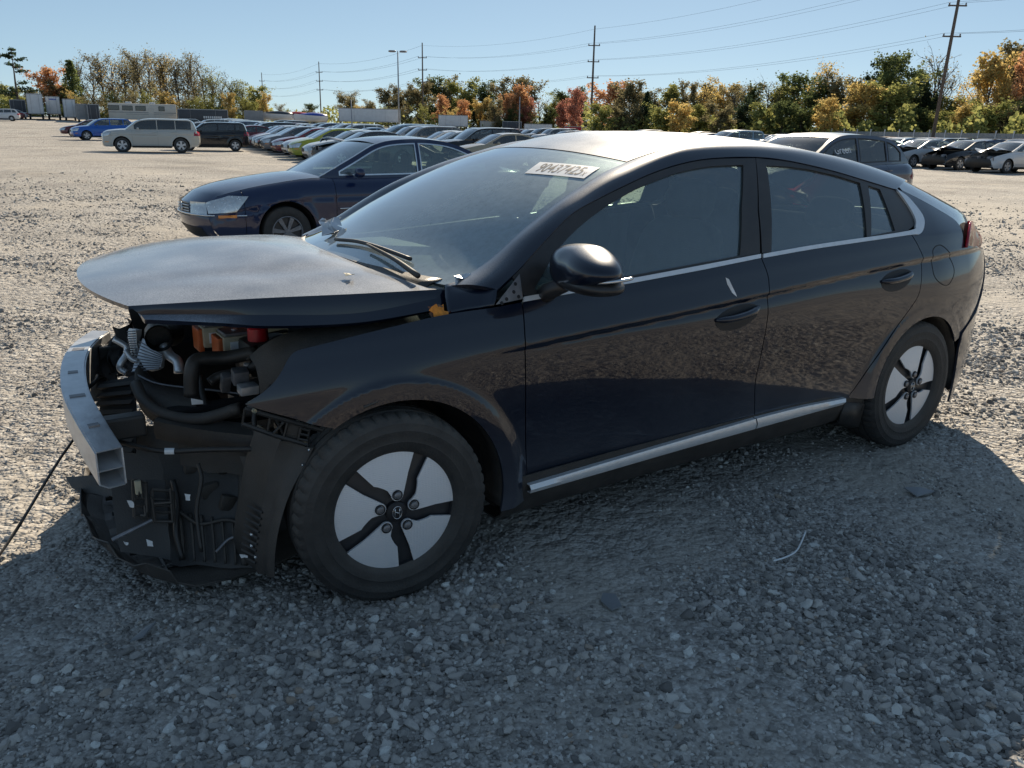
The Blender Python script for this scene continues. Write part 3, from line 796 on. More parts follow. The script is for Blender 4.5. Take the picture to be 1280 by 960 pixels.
def lamp_side(sgn):
    o4 = np.array([0, -.004, 0])
    g = [[on_side(1210.5, 278)+o4, aty(1212.5, 277, -.64), aty(1213.5, 277.5, -.60)],
         [on_side(1208, 291)+o4, aty(1215, 290, -.68), aty(1220, 289, -.62)],
         [on_side(1206, 303)+o4, aty(1215, 302, -.70), aty(1225.5, 300, -.64)],
         [on_side(1205, 309)+o4, aty(1214, 311, -.70), aty(1223, 310, -.64)]]
    g = [r+[r[-1]+np.array([-.01, .06, 0]), r[-1]+np.array([-.03, .16, 0])] for r in g]
    g = np.array([resample(catmull(np.array(r), 4), 10) for r in g]); g = np.array([resample(catmull(g[:, k], 4), 12) for k in range(10)]).transpose(1, 0, 2)
    m = MB().sheet(g[::-1], 0.01)
    if sgn > 0: m = m.mirror_y()
    lo_ = m.build("tail_lamp", M['tail'], hatch, smooth=True)
    bk_ = MB(); bk_.v = [(x-.035, y*.985, z) for x, y, z in m.v]; bk_.f = m.f
    bk_.build("lamp_housing", M['void'], lo_)
for s in BOTH: lamp_side(s)

# window frames, glass, bright trim
fr_top = S2([(640, 345), (655, 330), (685, 297), (715, 267), (748, 248), (780, 232), (815, 216), (852, 204), (890, 197.5), (945, 196)])
fr_top2 = S2([(945, 196), (988, 201), (1037, 212), (1078, 224), (1109, 233.5), (1120, 237)])
gl_f = S2([(668, 362), (700, 309), (742, 269), (787, 240), (820, 225), (852, 214), (890, 207), (930, 205.5), (928, 260), (926, 319)])
gl_f = sm(gl_f[:8], 4)+gl_f[8:]+S2([(790, 344), (720, 356)])
frame_f = sm(fr_top, 4)[:-1]+S2([(945.5, 196), (948.5, 262), (951.5, 317)])+S2([(870, 332.5), (790, 348), (700, 364), (656, 371)])
ff = body("window_frame", frame_f, 0.03, holes=[gl_f], mat='dull', off=-0.004, parent=FD)
body("window_glass", inset_poly(gl_f, -0.008), 0.05, mat='sideglass', off=-0.012, thick=0, ins=0, parent=FD)
gl_r = S2([(959, 206), (985, 207.5), (1012, 211), (1045, 218.5), (1076, 228), (1084.5, 297.5), (1020, 307), (965, 315)])
gl_q = S2([(1086, 231), (1101, 236), (1120, 288), (1090, 294)])
frame_r = sm(fr_top2, 4)+S2([(1137, 258), (1144, 273), (1144, 282), (1136, 288.5), (1060, 300.5), (953, 317), (949, 262)])
body("window_frame", frame_r, 0.03, holes=[gl_r, gl_q], mat='dull', off=-0.004, parent=RD)
body("window_glass", inset_poly(gl_r, -0.008), 0.05, mat='sideglass', off=-0.012, thick=0, ins=0, parent=RD)
body("window_glass", inset_poly(gl_q, -0.008), 0.05, mat='sideglass', off=-0.012, thick=0, ins=0, parent=RD)
ch = S2([(655, 371), (720, 359.5), (800, 346), (880, 331), (950.5, 317.5)])+S2([(950.5, 322.6), (880, 337), (800, 352), (720, 366), (653.5, 377.5)])
body("belt_trim", ch, 0.03, mat='satin', off=0.004, thick=0.008, ins=0, parent=FD)
chr_ = sm(S2([(953.5, 317.5), (1010, 307.5), (1060, 300), (1136, 288.5), (1143.5, 282.5), (1143, 272.5), (1134, 256), (1119.5, 236)]), 4)+sm(S2([(1124, 239), (1136, 248), (1152.5, 269), (1154.5, 283), (1149, 292.8), (1136, 294), (1060, 305), (1010, 312.5), (953.5, 322.6)]), 4)
body("belt_trim", chr_, 0.03, mat='satin', off=0.004, thick=0.008, ins=0, parent=RD)
# sill trim and rocker
def sillstrip(pts_top, pts_bot, name, parent):
    for s in BOTH:
        T = resample(catmull([aty(u, v, -0.885) for u, v in pts_top], 5), 24); B = resample(catmull([aty(u, v, -0.885) for u, v in pts_bot], 5), 24)
        rows = [T+[0, 0.012, 0.001], T+[0, -0.004, 0], (T+B)/2+[0, -0.009, 0], B+[0, -0.002, 0], B+[0, 0.016, -0.001]]
        m = MB().sheet(np.array(rows)[::-1], 0.004)
        if s > 0: m = m.mirror_y()
        m.build(name, M['satin'], parent[s], angle=50)
sillstrip([(661, 607), (760, 577.5), (850, 551), (943, 524)], [(662, 615), (760, 587), (850, 561), (943, 535)], "sill_trim", FD)
sillstrip([(944.5, 523.5), (1000, 509.5), (1056, 498.5)], [(944.5, 534.5), (1000, 519), (1053, 504.5)], "sill_trim", RD)
def rocker():
    for s in BOTH:
        xs = np.linspace(0.405, 2.36, 30); rows = []
        for dz, dy in ((0.045, -0.868), (0.0, -0.868), (-0.03, -0.862), (-0.075, -0.835), (-0.10, -0.80), (-0.10, -0.70)):
            rows.append([(x, dy, float(ip(x, [0.4, 1.0, 2.4], [0.268, 0.285, 0.305]))+dz-(0.02 if dz < -0.05 else 0)*(x > 0)) for x in xs])
        m = MB().sheet(np.array(rows)[::-1], 0.006)
        if s > 0: m = m.mirror_y()
        m.build("rocker_panel", M['dirtyplastic'], hatch, angle=60)
        # flap ahead of the rear wheel
        f = MB().sheet([[(2.22, -0.868, 0.30), (2.30, -0.868, 0.285), (2.375, -0.862, 0.265)], [(2.22, -0.85, 0.20), (2.31, -0.85, 0.175), (2.385, -0.845, 0.15)], [(2.22, -0.80, 0.18), (2.31, -0.80, 0.16), (2.40, -0.80, 0.13)]][::-1], 0.01)
        if s > 0: f = f.mirror_y()
        f.build("tyre_deflector", M['plastic'], hatch, smooth=True)
rocker()

# A-pillar + roof rail strip, roof, windscreen, tailgate
ws_e = [aty(u, v, -s) for u, v, s in [(562, 357, .70), (588, 342, .683), (617, 320, .663), (655, 286, .635), (700, 250, .598), (750, 218, .56), (783, 203, .535)]]
ditch = [aty(u, v, -s) for u, v, s in [(783, 203, .535), (800, 196.5, .53), (830, 187, .53), (860, 181.5, .53)]]
ditch += [aty(u, v, -.53)-[0, 0, .006] for u, v in [(922, 180), (964, 183), (1006.5, 188), (1060, 199), (1106, 214.5), (1134, 227)]]
ditch[4:] = [p for p in ditch[4:]]
inner = np.concatenate([catmull(ws_e, 6), catmull(ditch, 6)[1:]])
outer = np.array([on_side(u, v) for u, v in [(622, 362), (640, 345), (655, 330), (685, 297), (715, 267), (748, 248), (780, 232), (815, 216), (852, 204), (890, 197.5), (945, 196), (988, 201), (1037, 212), (1078, 224), (1109, 233.5), (1121, 237)]])
outer = catmull(outer, 6)
def match(A, B, n):
    """pair both edges by x so that the ruled strip does not twist"""
    ta = np.linspace(0, 1, n)
    return resample(A, n), resample(B, n)
IA, OA = match(inner, outer, 90)
def rail(sgn):
    rows = []
    for t in np.linspace(0, 1, 9):
        b = math.sin(t*math.pi)
        q = OA*(1-t)+IA*t
        # bulge outwards/upwards
        d = IA-OA; nn = np.cross(np.gradient(OA, axis=0), d); nn /= np.linalg.norm(nn, axis=1)[:, None]
        nn *= np.sign(nn[:, 2])[:, None]
        rows.append(q+nn*b*np.interp(np.linspace(0, 1, len(q)), [0, .3, 1], [0.012, 0.018, 0.03])[:, None])
    G = np.array(rows)
    m = MB().sheet(G[::-1], 0.015)
    if sgn > 0: m = m.mirror_y()
    m.build("roof_rail", M['black'], hatch, angle=60)
for s in BOTH: rail(s)
wse = catmull(ws_e, 8)
def ws_surf(t, v):
    t = np.asarray(t, float); v = np.asarray(v, float)
    u = np.linspace(0, 1, len(wse))
    x = np.interp(t, u, wse[:, 0]); s = -np.interp(t, u, wse[:, 1]); z = np.interp(t, u, wse[:, 2])
    w = 1-np.abs(v)**2.2
    return np.stack([x-(0.16-0.07*t)*w, v*s, z+(0.012+0.026*t)*w], -1)
def fit_surf(surf, u, v, g=(0.7, -0.3)):
    a = np.array(g, float)
    def pr(a):
        P = surf(a[0], a[1])-CAM; Z = P@CF
        return np.array([640+FPX*(P@CR)/Z-u, 480-FPX*(P@CU)/Z-v])
    for _ in range(40):
        r = pr(a); J = np.stack([(pr(a+1e-4*np.eye(2)[k])-r)/1e-4 for k in range(2)], 1)
        a = a-np.linalg.lstsq(J, r, rcond=None)[0]*0.6
    return a
T, V = np.meshgrid(np.linspace(0, 1, 24), np.linspace(-1, 1, 41), indexing='ij')
G = ws_surf(T, V)
wsc = MB().sheet(G, 0).build("windshield", M['windshield'], hatch, smooth=True)
# black frit band round the glass, as thin strips just under it
fb = []
for t0, t1 in ((-0.01, 0.11), (0.945, 1.0)):
    tt = np.linspace(t0, t1, 4)
    TT, VV = np.meshgrid(tt, np.linspace(-1, 1, 41), indexing='ij')
    g = ws_surf(TT, VV); g[..., 2] -= 0.004; fb.append(g)
frit = MB()
for g in fb: frit.sheet(g, 0)
for a, b in ((-1, -0.955), (0.955, 1)):
    TT, VV = np.meshgrid(np.linspace(0.11, 0.945, 16), np.linspace(a, b, 3), indexing='ij')
    g = ws_surf(TT, VV); g[..., 2] -= 0.004; frit.sheet(g, 0)
frit.build("frit_band", M['ink'], wsc)
# roof skin
de = catmull(ditch, 8)
def roof_surf(t, v, x0=None):
    u = np.linspace(0, 1, len(de))
    x = np.interp(t, u, de[:, 0]); s = -np.interp(t, u, de[:, 1]); z = np.interp(t, u, de[:, 2])
    w = 1-np.abs(v)**2.2
    return np.stack([x-(0.09-0.09*np.clip(t*3, 0, 1)+0.0)*w, v*(s-0.006), z+(0.038+0.012*np.clip(t*2, 0, 1))*w+0.001], -1)
T, V = np.meshgrid(np.linspace(0.012, 0.80, 50), np.linspace(-1, 1, 41), indexing='ij')
rf = MB().sheet(roof_surf(T, V), 0.012).build("roof", M['black'], hatch, angle=60)
dm = MB()
for sgn in (-1, 1):
    g = roof_surf(*np.meshgrid(np.linspace(0, 0.80, 40), np.array([0.985, 1.012]), indexing='ij'))
    g[..., 2] -= 0.006; g[..., 1] *= sgn
    dm.sheet(g if sgn < 0 else g[:, ::-1], 0.002)
g = roof_surf(*np.meshgrid(np.array([-0.006, 0.016]), np.linspace(-1, 1, 31), indexing='ij')); g[..., 2] -= 0.005
dm.sheet(g, 0.002)
dm.build("roof_seal", M['void'], rf)
# tailgate: glass then panel
te = np.array([roof_surf(0.805, 1.0)]+[aty(u, v, -.53)*[1, -1, 1]-[0, 0, .008] for u, v in [(1120, 220.5), (1134, 227), (1162, 241), (1190, 256), (1205, 265), (1212.5, 275)]])
te = catmull(te, 6)
def gate(t, v):
    u = np.linspace(0, 1, len(te)); w = 1-np.abs(v)**2.2
    return np.stack([np.interp(t, u, te[:, 0])+0.05*t*w, v*np.interp(t, u, te[:, 1]), np.interp(t, u, te[:, 2])+0.048*(1-0.5*t)*w], -1)
T, V = np.meshgrid(np.linspace(0, 1, 24), np.linspace(-1, 1, 31), indexing='ij')
MB().sheet(gate(T, V), 0).build("rear_window", M['tint'], hatch, smooth=True)
gm = MB()
base = gate(np.full(31, 1.0), np.linspace(-1, 1, 31))
rows = [base, base+[0.004, 0, -0.012], base+[-0.02, 0, -0.05], base+[-0.05, 0, -0.11], base+[-0.04, 0, -0.19]]
rows[2][:, 1] *= 1.12; rows[3][:, 1] *= 1.2; rows[4][:, 1] *= 1.2
gm.sheet(np.array(rows), 0.01); gm.build("tailgate", M['black'], hatch, angle=40)
# upper quarter: closes the gap between the quarter panel's top and the tailgate
for s in BOTH:
    tb = catmull(np.array(qtop[:5]), 5)
    A = np.array([(x, -Yside(x, z)+0.001, z) for x, z in tb]); B = te[te[:, 0] > A[0][0]-0.02]*[1, -1, 1]
    A = resample(A, 24); B = resample(B, 24)
    rows = [A*(1-t)+B*t+np.array([0, 0, 0.022])*math.sin(math.pi*t) for t in np.linspace(0, 1, 7)]
    m = MB().sheet(np.array(rows)[::-1], 0.01)
    if s > 0: m = m.mirror_y()
    m.build("upper_quarter", M['black'], hatch, angle=60)
# inner shell, floor, firewall, liners: what shows in the gaps
for s in BOTH:
    xs = np.linspace(0.44, 2.36, 24); zs = np.linspace(0, 1, 9)
    g = [[(x, -(float(Yside(x, 0.24+(float(belt(x))-0.26)*t))-0.05), 0.24+(float(belt(x))-0.26)*t) for x in xs] for t in zs]
    m = MB().sheet(np.array(g)[::-1], 0.01)
    if s > 0: m = m.mirror_y()
    m.build("door_card", M['trimgrey'], hatch, smooth=True)
    for (cx, cz, r), a0, a1 in ((AF, -12, 108), (AR, -10, 190)):
        rows = []
        for a in np.linspace(a0, a1, 26):
            rows.append([(cx+(r+0.012)*math.cos(R_(a)), y, cz+(r+0.012)*math.sin(R_(a))) for y in (-0.872, -0.80, -0.62, -0.45)])
        m = MB().sheet(np.array(rows), 0.006)
        rows2 = [[(cx+rr*math.cos(R_(a)), -0.45, cz+rr*math.sin(R_(a))) for rr in (0.01, r+0.012)] for a in np.linspace(a0, a1, 26)]
        m.sheet(np.array(rows2), 0.004)
        if s > 0: m = m.mirror_y()
        m.build("wheel_liner", M['dirtyplastic'], hatch, smooth=True)
    # rear inner arch behind wheel to the bumper
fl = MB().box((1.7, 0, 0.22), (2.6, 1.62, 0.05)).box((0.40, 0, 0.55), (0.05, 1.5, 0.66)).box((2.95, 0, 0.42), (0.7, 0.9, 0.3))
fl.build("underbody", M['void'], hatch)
g = []
for z in (0.5, 0.8, 1.0, 1.045):
    g.append([(3.20-0.25*abs(v)**2, v*0.72, z) for v in np.linspace(-1, 1, 11)])
MB().sheet(np.array(g)[::-1], 0.02).sheet([[(x, v*0.66, 0.98) for v in np.linspace(-1, 1, 5)] for x in (2.75, 3.0, 3.2)], 0.01).build("cargo_trim", M['fabric'], hatch, smooth=True)
# ------------------------------------------------------------------ hatchback: wheels
def tyre_mesh(R, w, rim, n=120, tread=True):
    h = w/2
    prof = [(-h*0.80, rim-0.008), (-h*0.93, rim+0.004), (-h*0.96, rim+0.012), (-h*1.01, rim+(R-rim)*0.28), (-h*0.995, rim+(R-rim)*0.31), (-h*1.03, rim+(R-rim)*0.48), (-h*1.035, rim+(R-rim)*0.60), (-h*1.02, rim+(R-rim)*0.62), (-h*0.985, rim+(R-rim)*0.80), (-h*0.965, rim+(R-rim)*0.815), (-h*0.90, R-0.010),
            (-h*0.80, R-0.003), (-h*0.42, R), (-h*0.40, R-0.007), (-h*0.33, R-0.007), (-h*0.31, R+0.001), (-h*0.04, R+0.002), (-h*0.03, R-0.007), (h*0.03, R-0.007), (h*0.04, R+0.002)]
    prof += [(-a, r) for a, r in prof[::-1] if a < -h*0.1]
    m = MB().lathe(prof, n)
    if tread:
        V = np.array(m.v); k = len(prof)
        for i in range(n):
            if i % 4 == 0:
                for j in range(k):
                    if V[i*k+j, 1]**2 < (h*.93)**2 and abs(V[i*k+j, 1]) > h*.415:
                      if True:
                        p = V[i*k+j]; rr = math.hypot(p[0], p[2])
                        if rr > R-0.013:
                            q = (rr-0.006)/rr; V[i*k+j, 0] *= q; V[i*k+j, 2] *= q
        m.v = [tuple(p) for p in V]
    return m
def polypanel(poly, y, dome=0.0, step=0.02, thick=0.006, R=0.2):
    def s(a, b): return np.stack([a, np.full_like(a, y)-dome*(1-(np.hypot(a, b)/R)**2), b], -1)
    return s
def hatch_wheel(loc, rz, parent):
    w = MB().lathe([(0.09, 0.196), (-0.06, 0.192), (-0.085, 0.200), (-0.088, 0.206), (-0.080, 0.209), (-0.07, 0.205)], 64)
    w.lathe([(-0.062, 0.194), (-0.066, 0.14), (-0.072, 0.07), (-0.076, 0.03), (-0.076, 0.0005)], 64)
    wo_ = w.build("wheel", M['charcoal'], parent, angle=40); wo_.location = loc; wo_.rotation_euler = (0, 0, rz)
    t = tyre_mesh(0.312, 0.198, 0.200, 200).build("tyre", M['rubber'], wo_, angle=35)
    for k in range(5):
        th = 88+72*k
        c0, c1 = R_(th-17), R_(th+40)
        ro = 0.1985
        pts = [(ro*math.cos(a), ro*math.sin(a)) for a in np.linspace(c0, c1, 14)]
        # long edge with the kink, rounded tip round the nut, straight edge back
        def pol(r, a): return (r*math.cos(R_(a)), r*math.sin(R_(a)))
        pts += [pol(0.120, th+38), pol(0.110, th+34), pol(0.092, th+27), pol(0.080, th+22)]
        lc = np.array(pol(0.058, th)); 
        for a in np.linspace(th+95, th+265, 9):
            pts.append(tuple(lc+0.0195*np.array([math.cos(R_(a)), math.sin(R_(a))])))
        pts += [pol(0.13, th-16)]
        sf = polypanel(None, -0.086, 0.010, R=0.2)
        def sf2(a, b, lc=lc, th=th):
            r = np.hypot(a, b)
            return np.stack([a, -0.080-0.016*(1-(r/0.2)**2)-0.0, b], -1)
        me = panel_mesh("wheel_blade", pts, sf2, 0.02, 0.007, (), 0.0, -1)
        link("wheel_blade", me, wo_, M['blade'])
        nb = MB().lathe([(-0.060, 0.0115), (-0.101, 0.0115), (-0.103, 0.009), (-0.103, 0.0005)], 12, (lc[0], 0, lc[1])).build("lug_nut", M['steel'], wo_, angle=40)
        rg = MB().lathe([(-0.094, 0.0165), (-0.0985, 0.0165), (-0.0985, 0.0135), (-0.090, 0.0125)], 20, (lc[0], 0, lc[1])).build("nut_recess", M['ink'], wo_, angle=40)
    cap = MB().lathe([(-0.074, 0.034), (-0.090, 0.033), (-0.094, 0.028), (-0.096, 0.015), (-0.0965, 0.0005)], 32).build("centre_cap", M['ink'], wo_, angle=40)
    lg = MB()
    e = [(0.0150*math.cos(a), 0.0205*math.sin(a)) for a in np.linspace(0, 2*math.pi, 33)]
    # upright oval with a slanted H, set on the cap
    pts3 = [(x*1.0, -0.0972, z) for x, z in e]
    lg.tube(pts3, 0.0013, 6, False)
    for q in ([(-0.008, -0.013), (-0.007, 0.014)], [(0.008, 0.013), (0.007, -0.014)], [(-0.0075, 0.004), (0.0075, -0.004)]):
        P = resample(np.array([(x, -0.0975, z) for x, z in q]), 4); lg.tube(P, 0.0018, 6)
    lg.build("wheel_emblem", M['chrome'], wo_, smooth=True)
    return wo_
ST = -0.098
hatch_wheel((0, -0.80, 0.308), ST, hatch)
hatch_wheel((2.7, -0.80, 0.308), 0, hatch)
hatch_wheel((0, 0.80, 0.308), math.pi+ST, hatch)
hatch_wheel((2.7, 0.80, 0.308), math.pi, hatch)
# brake discs and hub behind
for x in (0, 2.7):
    for s in (-1, 1):
        MB().lathe([(-0.012, 0.04), (-0.012, 0.135), (0.012, 0.135), (0.012, 0.04)], 32, (x, s*0.76, 0.308)).build("brake_disc", M['rust'], hatch, angle=40)

# ------------------------------------------------------------------ hatchback: mirror, handles, hood, wipers
def blob(c, h, p=2.5, n=20, rot=None, deform=None):
    """superellipsoid grid"""
    U = np.linspace(-math.pi/2, math.pi/2, n); Vv = np.linspace(0, 2*math.pi, 2*n, endpoint=False)
    def sp(a, e): return np.sign(a)*np.abs(a)**e
    e = 2/p; v = []
    for u in U:
        for w in Vv:
            q = np.array([h[0]*sp(math.cos(u), e)*sp(math.cos(w), e), h[1]*sp(math.cos(u), e)*sp(math.sin(w), e), h[2]*sp(math.sin(u), e)])
            if deform: q = deform(q)
            if rot is not None: q = np.array(rot @ Vector(q))
            v.append(q+np.array(c))
    m = len(Vv)
    f = [(i*m+j, i*m+(j+1) % m, (i+1)*m+(j+1) % m, (i+1)*m+j) for i in range(n-1) for j in range(m)]
    return v, f
def mirror(sgn):
    c = aty(735, 335, -1.02)
    def df(q):
        x, y, z = q
        k = 1-0.30*max(0, -y/0.178)          # slimmer at the tip
        return np.array([x-0.25*abs(y)*0.3, y, z*k-(0.10*(y+0.1) if z < 0 else 0)])
    v, f = blob((0, 0, 0), (0.088, 0.178, 0.070), 2.35, 24, Matrix.Rotation(R_(-14), 3, 'Z'), df)
    m = MB().add(v, f); m.v = [tuple(np.array(p)+c) for p in m.v]
    arm = MB().tube([c+[0.01, 0.10, -0.055], c+[-0.02, 0.14, -0.085], (c[0]-0.03, -0.86, 0.945), (c[0]-0.03, -0.83, 0.93)], [0.03, 0.028, 0.03, 0.034], 10)
    ind = MB()
    pts = [c+np.array(q) for q in [(-0.075, -0.135, -0.020), (-0.045, -0.160, -0.016), (0.0, -0.172, -0.012), (0.040, -0.166, -0.010)]]
    ind.tube(catmull(pts, 5), [0.003]+[0.0055]*14+[0.003], 8)
    lowb = MB(); v2, f2 = blob((0, 0, 0), (0.085, 0.172, 0.032), 2.4, 18, Matrix.Rotation(R_(-14), 3, 'Z'))
    lowb.add([np.array(p)+c+[0.002, 0.0, -0.043] for p in v2], f2)
    if sgn > 0: m, arm, ind, lowb = [q.mirror_y() for q in (m, arm, ind, lowb)]
    o = m.build("door_mirror", M['black'], FD[sgn], smooth=True)
    arm.build("mirror_arm", M['dull'], hatch, smooth=True)
    ind.build("mirror_indicator", M['chrome'], hatch, smooth=True)
    lowb.build("mirror_base", M['dull'], hatch, smooth=True)
mirror(-1)
def handle(pc, w, h, tilt, D):
    c = on_side(*pc)
    a = [(c[0]+w/2*math.cos(t), c[2]+h/2*math.sin(t)*(1.15 if math.sin(t) < 0 else 0.75)+tilt*w/2*math.cos(t)) for t in np.linspace(0, 2*math.pi, 28, endpoint=False)]
    body("handle_shade_patch", a, 0.02, mat='ink', off=0.0012, thick=0.003, ins=0, parent=D)  # flat dark patch painting the shade inside the handle cup
    for s in BOTH:
        P = []
        for t in np.linspace(-1, 1, 13):
            x = c[0]+t*w*0.50; z = c[2]+0.006+tilt*w/2*t
            P.append((x, -(float(Yside(x, z))+0.024*(1-abs(t)**3)), z-0.006*(1-t*t)))
        m = MB().tube(catmull(P, 3), np.interp(np.linspace(-1, 1, 37), [-1, -.7, .7, 1], [0.006, 0.0125, 0.0135, 0.007]), 10)
        if s > 0: m = m.mirror_y()
        m.build("door_handle", M['black'], D[s], smooth=True)
handle((922, 394), 0.235, 0.095, 0.12, FD)
handle((1121, 348), 0.225, 0.095, 0.10, RD)
# scrape of white paint on the front door
sc_ = S2([(907, 347), (911, 349), (920, 368), (921, 371), (915, 366), (909, 355)])
body("paint_scrape", sc_, 0.01, mat='chalk', off=0.0008, thick=0.001, ins=0, sides=(-1,), parent=FD)
# bare bracket where the mirror cover is missing
br = S2([(617, 382.5), (650, 339), (655, 375)])
def sail():
    o = body("mirror_bracket", br, 0.02, mat='steel', off=0.001, thick=0.004, ins=0.004, sides=(-1,), parent=FN)
    for u, v in ((644, 355), (642, 365), (627, 379), (633, 374), (648, 371)):
        c = on_side(u, v); P = [(c[0]+0.006*math.cos(t), c[2]+0.006*math.sin(t)) for t in np.linspace(0, 6.28, 10, endpoint=False)]
        body("bracket_hole", P, 0.01, mat='ink', off=0.0022, thick=0.001, ins=0, sides=(-1,), parent=FN)
sail()
g = np.array([[aty(556, 357, -.69), aty(575, 352, -.70), aty(597, 350, -.72), on_side(622, 361)], [aty(557, 375, -.735), aty(578, 369, -.755), aty(600, 366, -.775), on_side(621, 371)], [aty(560, 393, -.775), aty(580, 389.5, -.795), aty(600, 386, -.81), on_side(618, 382)]])
g = np.array([resample(catmull(r, 4), 12) for r in g]); g = np.array([resample(catmull(g[:, k], 4), 8) for k in range(12)]).transpose(1, 0, 2)
for s in BOTH:
    m = MB().sheet(g[::-1], 0.004)
    if s > 0: m = m.mirror_y()
    m.build("pillar_foot", M['black'], hatch, smooth=True)

# hood: crown from the near crease to the far edge, near flank folding down
hn = np.array([aty(u, v, -y) for u, v, y in [(160, 382.5, .58), (200, 380, .60), (260, 376.5, .615), (340, 372, .63), (450, 367, .655), (561, 361, .685)]])
hf = np.array([aty(u, v, y) for u, v, y in [(134, 317, .50), (165, 308, .56), (231, 297.5, .60), (300, 294, .62), (345, 293.5, .64), (390, 298, .68)]])
hn = resample(catmull(hn, 8), 40); hf = resample(catmull(hf, 8), 40)
fr0, fr1 = aty(130, 352.5, -0.30), aty(123.5, 333, 0.10)
HB = np.linspace(0, 1, 40)
def hood_grid(n=36):
    G = np.zeros((40, n, 3))
    for j, t in enumerate(np.linspace(0, 1, n)):
        w = 1-abs(2*t-1)**2.2
        P = hn*(1-t)+hf*t
        P[:, 2] += w*(0.030+0.012*np.sin(HB*math.pi))-0.012*np.exp(-((t-0.22)/0.05)**2)*(HB < 2)*np.sin(HB*3.0)*0.4
        # pull the leading edge out to the photo's nose line, the trailing edge to the windscreen base
        k = np.exp(-HB/0.16)
        P[:, 0] += -k*w*0.115
        P[:, 2] += -k*w*0.018
        k2 = np.exp(-(1-HB)/0.12)
        P[:, 0] += -k2*w*0.17
        # slight buckle from the crash
        P[:, 2] += 0.006*np.sin(HB*9+t*5)*np.sin(HB*math.pi)*w
        G[:, j] = P
    return G
HG = hood_grid()
lowf = [aty(u, v, -y) for u, v, y in [(176, 393.5, .592), (220, 393, .610), (280, 393, .626), (340, 393.5, .643), (450, 391, .668), (560, 370, .698)]]
low2 = [aty(u, v, -y) for u, v, y in [(181, 399.5, .628), (220, 401, .645), (280, 404, .66), (340, 407.5, .675), (450, 403, .698), (552, 386, .722)]]
lowf = resample(catmull(lowf, 8), 40); low2 = resample(catmull(low2, 8), 40)
near = [low2, low2*0.5+lowf*0.5, lowf, lowf*0.66+hn*0.34+[0, -0.002, 0], lowf*0.33+hn*0.67+[0, -0.002, 0.001]]
far = [hf+[0, 0.03, -0.02], hf+[0, 0.04, -0.06]]
full = np.concatenate([np.array(near), HG.transpose(1, 0, 2), np.array(far)])
hood = MB().sheet(full[::-1], 0.012).build("hood", M['black'], hatch, angle=22)
# hood underside frame
hu = MB()
for j in (6, 14, 22, 30):
    hu.tube(HG[3:36:4, j]-[0, 0, 0.035], 0.025, 8)
for i in (3, 14, 26):
    hu.tube(HG[i, 3:-3:4]-[0, 0, 0.035], 0.022, 8)
hu.build("hood_brace", M['void'], hood, smooth=True)

# cowl, wipers
cw = []
for v in np.linspace(-0.92, 0.92, 30):
    P = ws_surf(0.0, v); w = 1-abs(v)**2.2
    cw.append([P+[0.03, 0, 0.012], P+[-0.015, 0, 0.0], P+[-0.06, 0, -0.025], P+[-0.12, 0, -0.05]])
MB().sheet(np.array(cw), 0.006).build("cowl", M['plastic'], hatch, smooth=True)
def wiper(blade, arm):
    B = [ws_surf(*fit_surf(ws_surf, u, v, (0.1, 0.0)))+[-0.005, 0, 0.012] for u, v in blade]
    A = [ws_surf(*fit_surf(ws_surf, u, v, (0.05, -0.3)))+[-0.010, 0, 0.020] for u, v in arm]
    o = MB().tube(catmull(B, 5), 0.0075, 6).build("wiper_blade", M['plastic'], hatch, smooth=True)
    MB().tube(catmull(A, 4), np.linspace(0.005, 0.010, 4*(len(A)-1)+1), 8).build("wiper_arm", M['dirtyplastic'], o, smooth=True)
wiper([(421, 303), (450, 306), (480, 315), (515, 328)], [(462, 312), (495, 330), (526, 352)])
# torn shiny foil at the far foot of the windscreen
rng = np.random.default_rng(3)
c0 = ws_surf(*fit_surf(ws_surf, 412, 292, (0.05, 0.6)))
g = np.array([[c0+[-0.03+0.022*j, 0.045-0.02*i, 0.055-0.012*i+0.01*((i+j) % 2)] for j in range(5)] for i in range(6)])+rng.normal(0, 0.011, (6, 5, 3))
MB().sheet(g, 0.001).build("torn_foil", M['alu'], hatch)
c0 = ws_surf(*fit_surf(ws_surf, 566, 352, (0.03, -0.9)))
g = np.array([[c0+[0.0+0.025*j, -0.01-0.006*i, 0.02-0.01*i] for j in range(5)] for i in range(4)])+rng.normal(0, 0.006, (4, 5, 3))
MB().sheet(g, 0.001).build("torn_foil", M['alu'], hatch)

# lot number on the glass
lab = [fit_surf(ws_surf, u, v, (0.8, -0.3)) for u, v in [(656, 217), (730, 223.5), (750, 210), (675, 203)]]
def lab_surf(a, b, up=0.003):
    p = (lab[0][None]*((1-a)*(1-b))[:, None]+lab[1][None]*(a*(1-b))[:, None]+lab[2][None]*(a*b)[:, None]+lab[3][None]*((1-a)*b)[:, None])
    P = ws_surf(p[:, 0], p[:, 1]); e = 1e-3
    nn = np.cross(ws_surf(p[:, 0], p[:, 1]+e)-P, ws_surf(p[:, 0]+e, p[:, 1])-P); nn /= np.linalg.norm(nn, axis=1)[:, None]
    nn *= np.sign(nn[:, 2])[:, None]
    return P+nn*up
g = np.array([lab_surf(np.linspace(0, 1, 14), np.full(14, b), 0.002) for b in np.linspace(0, 1, 5)])
lbl = MB().sheet(g[::-1], 0.0006).build("lot_label", M['white'], wsc)
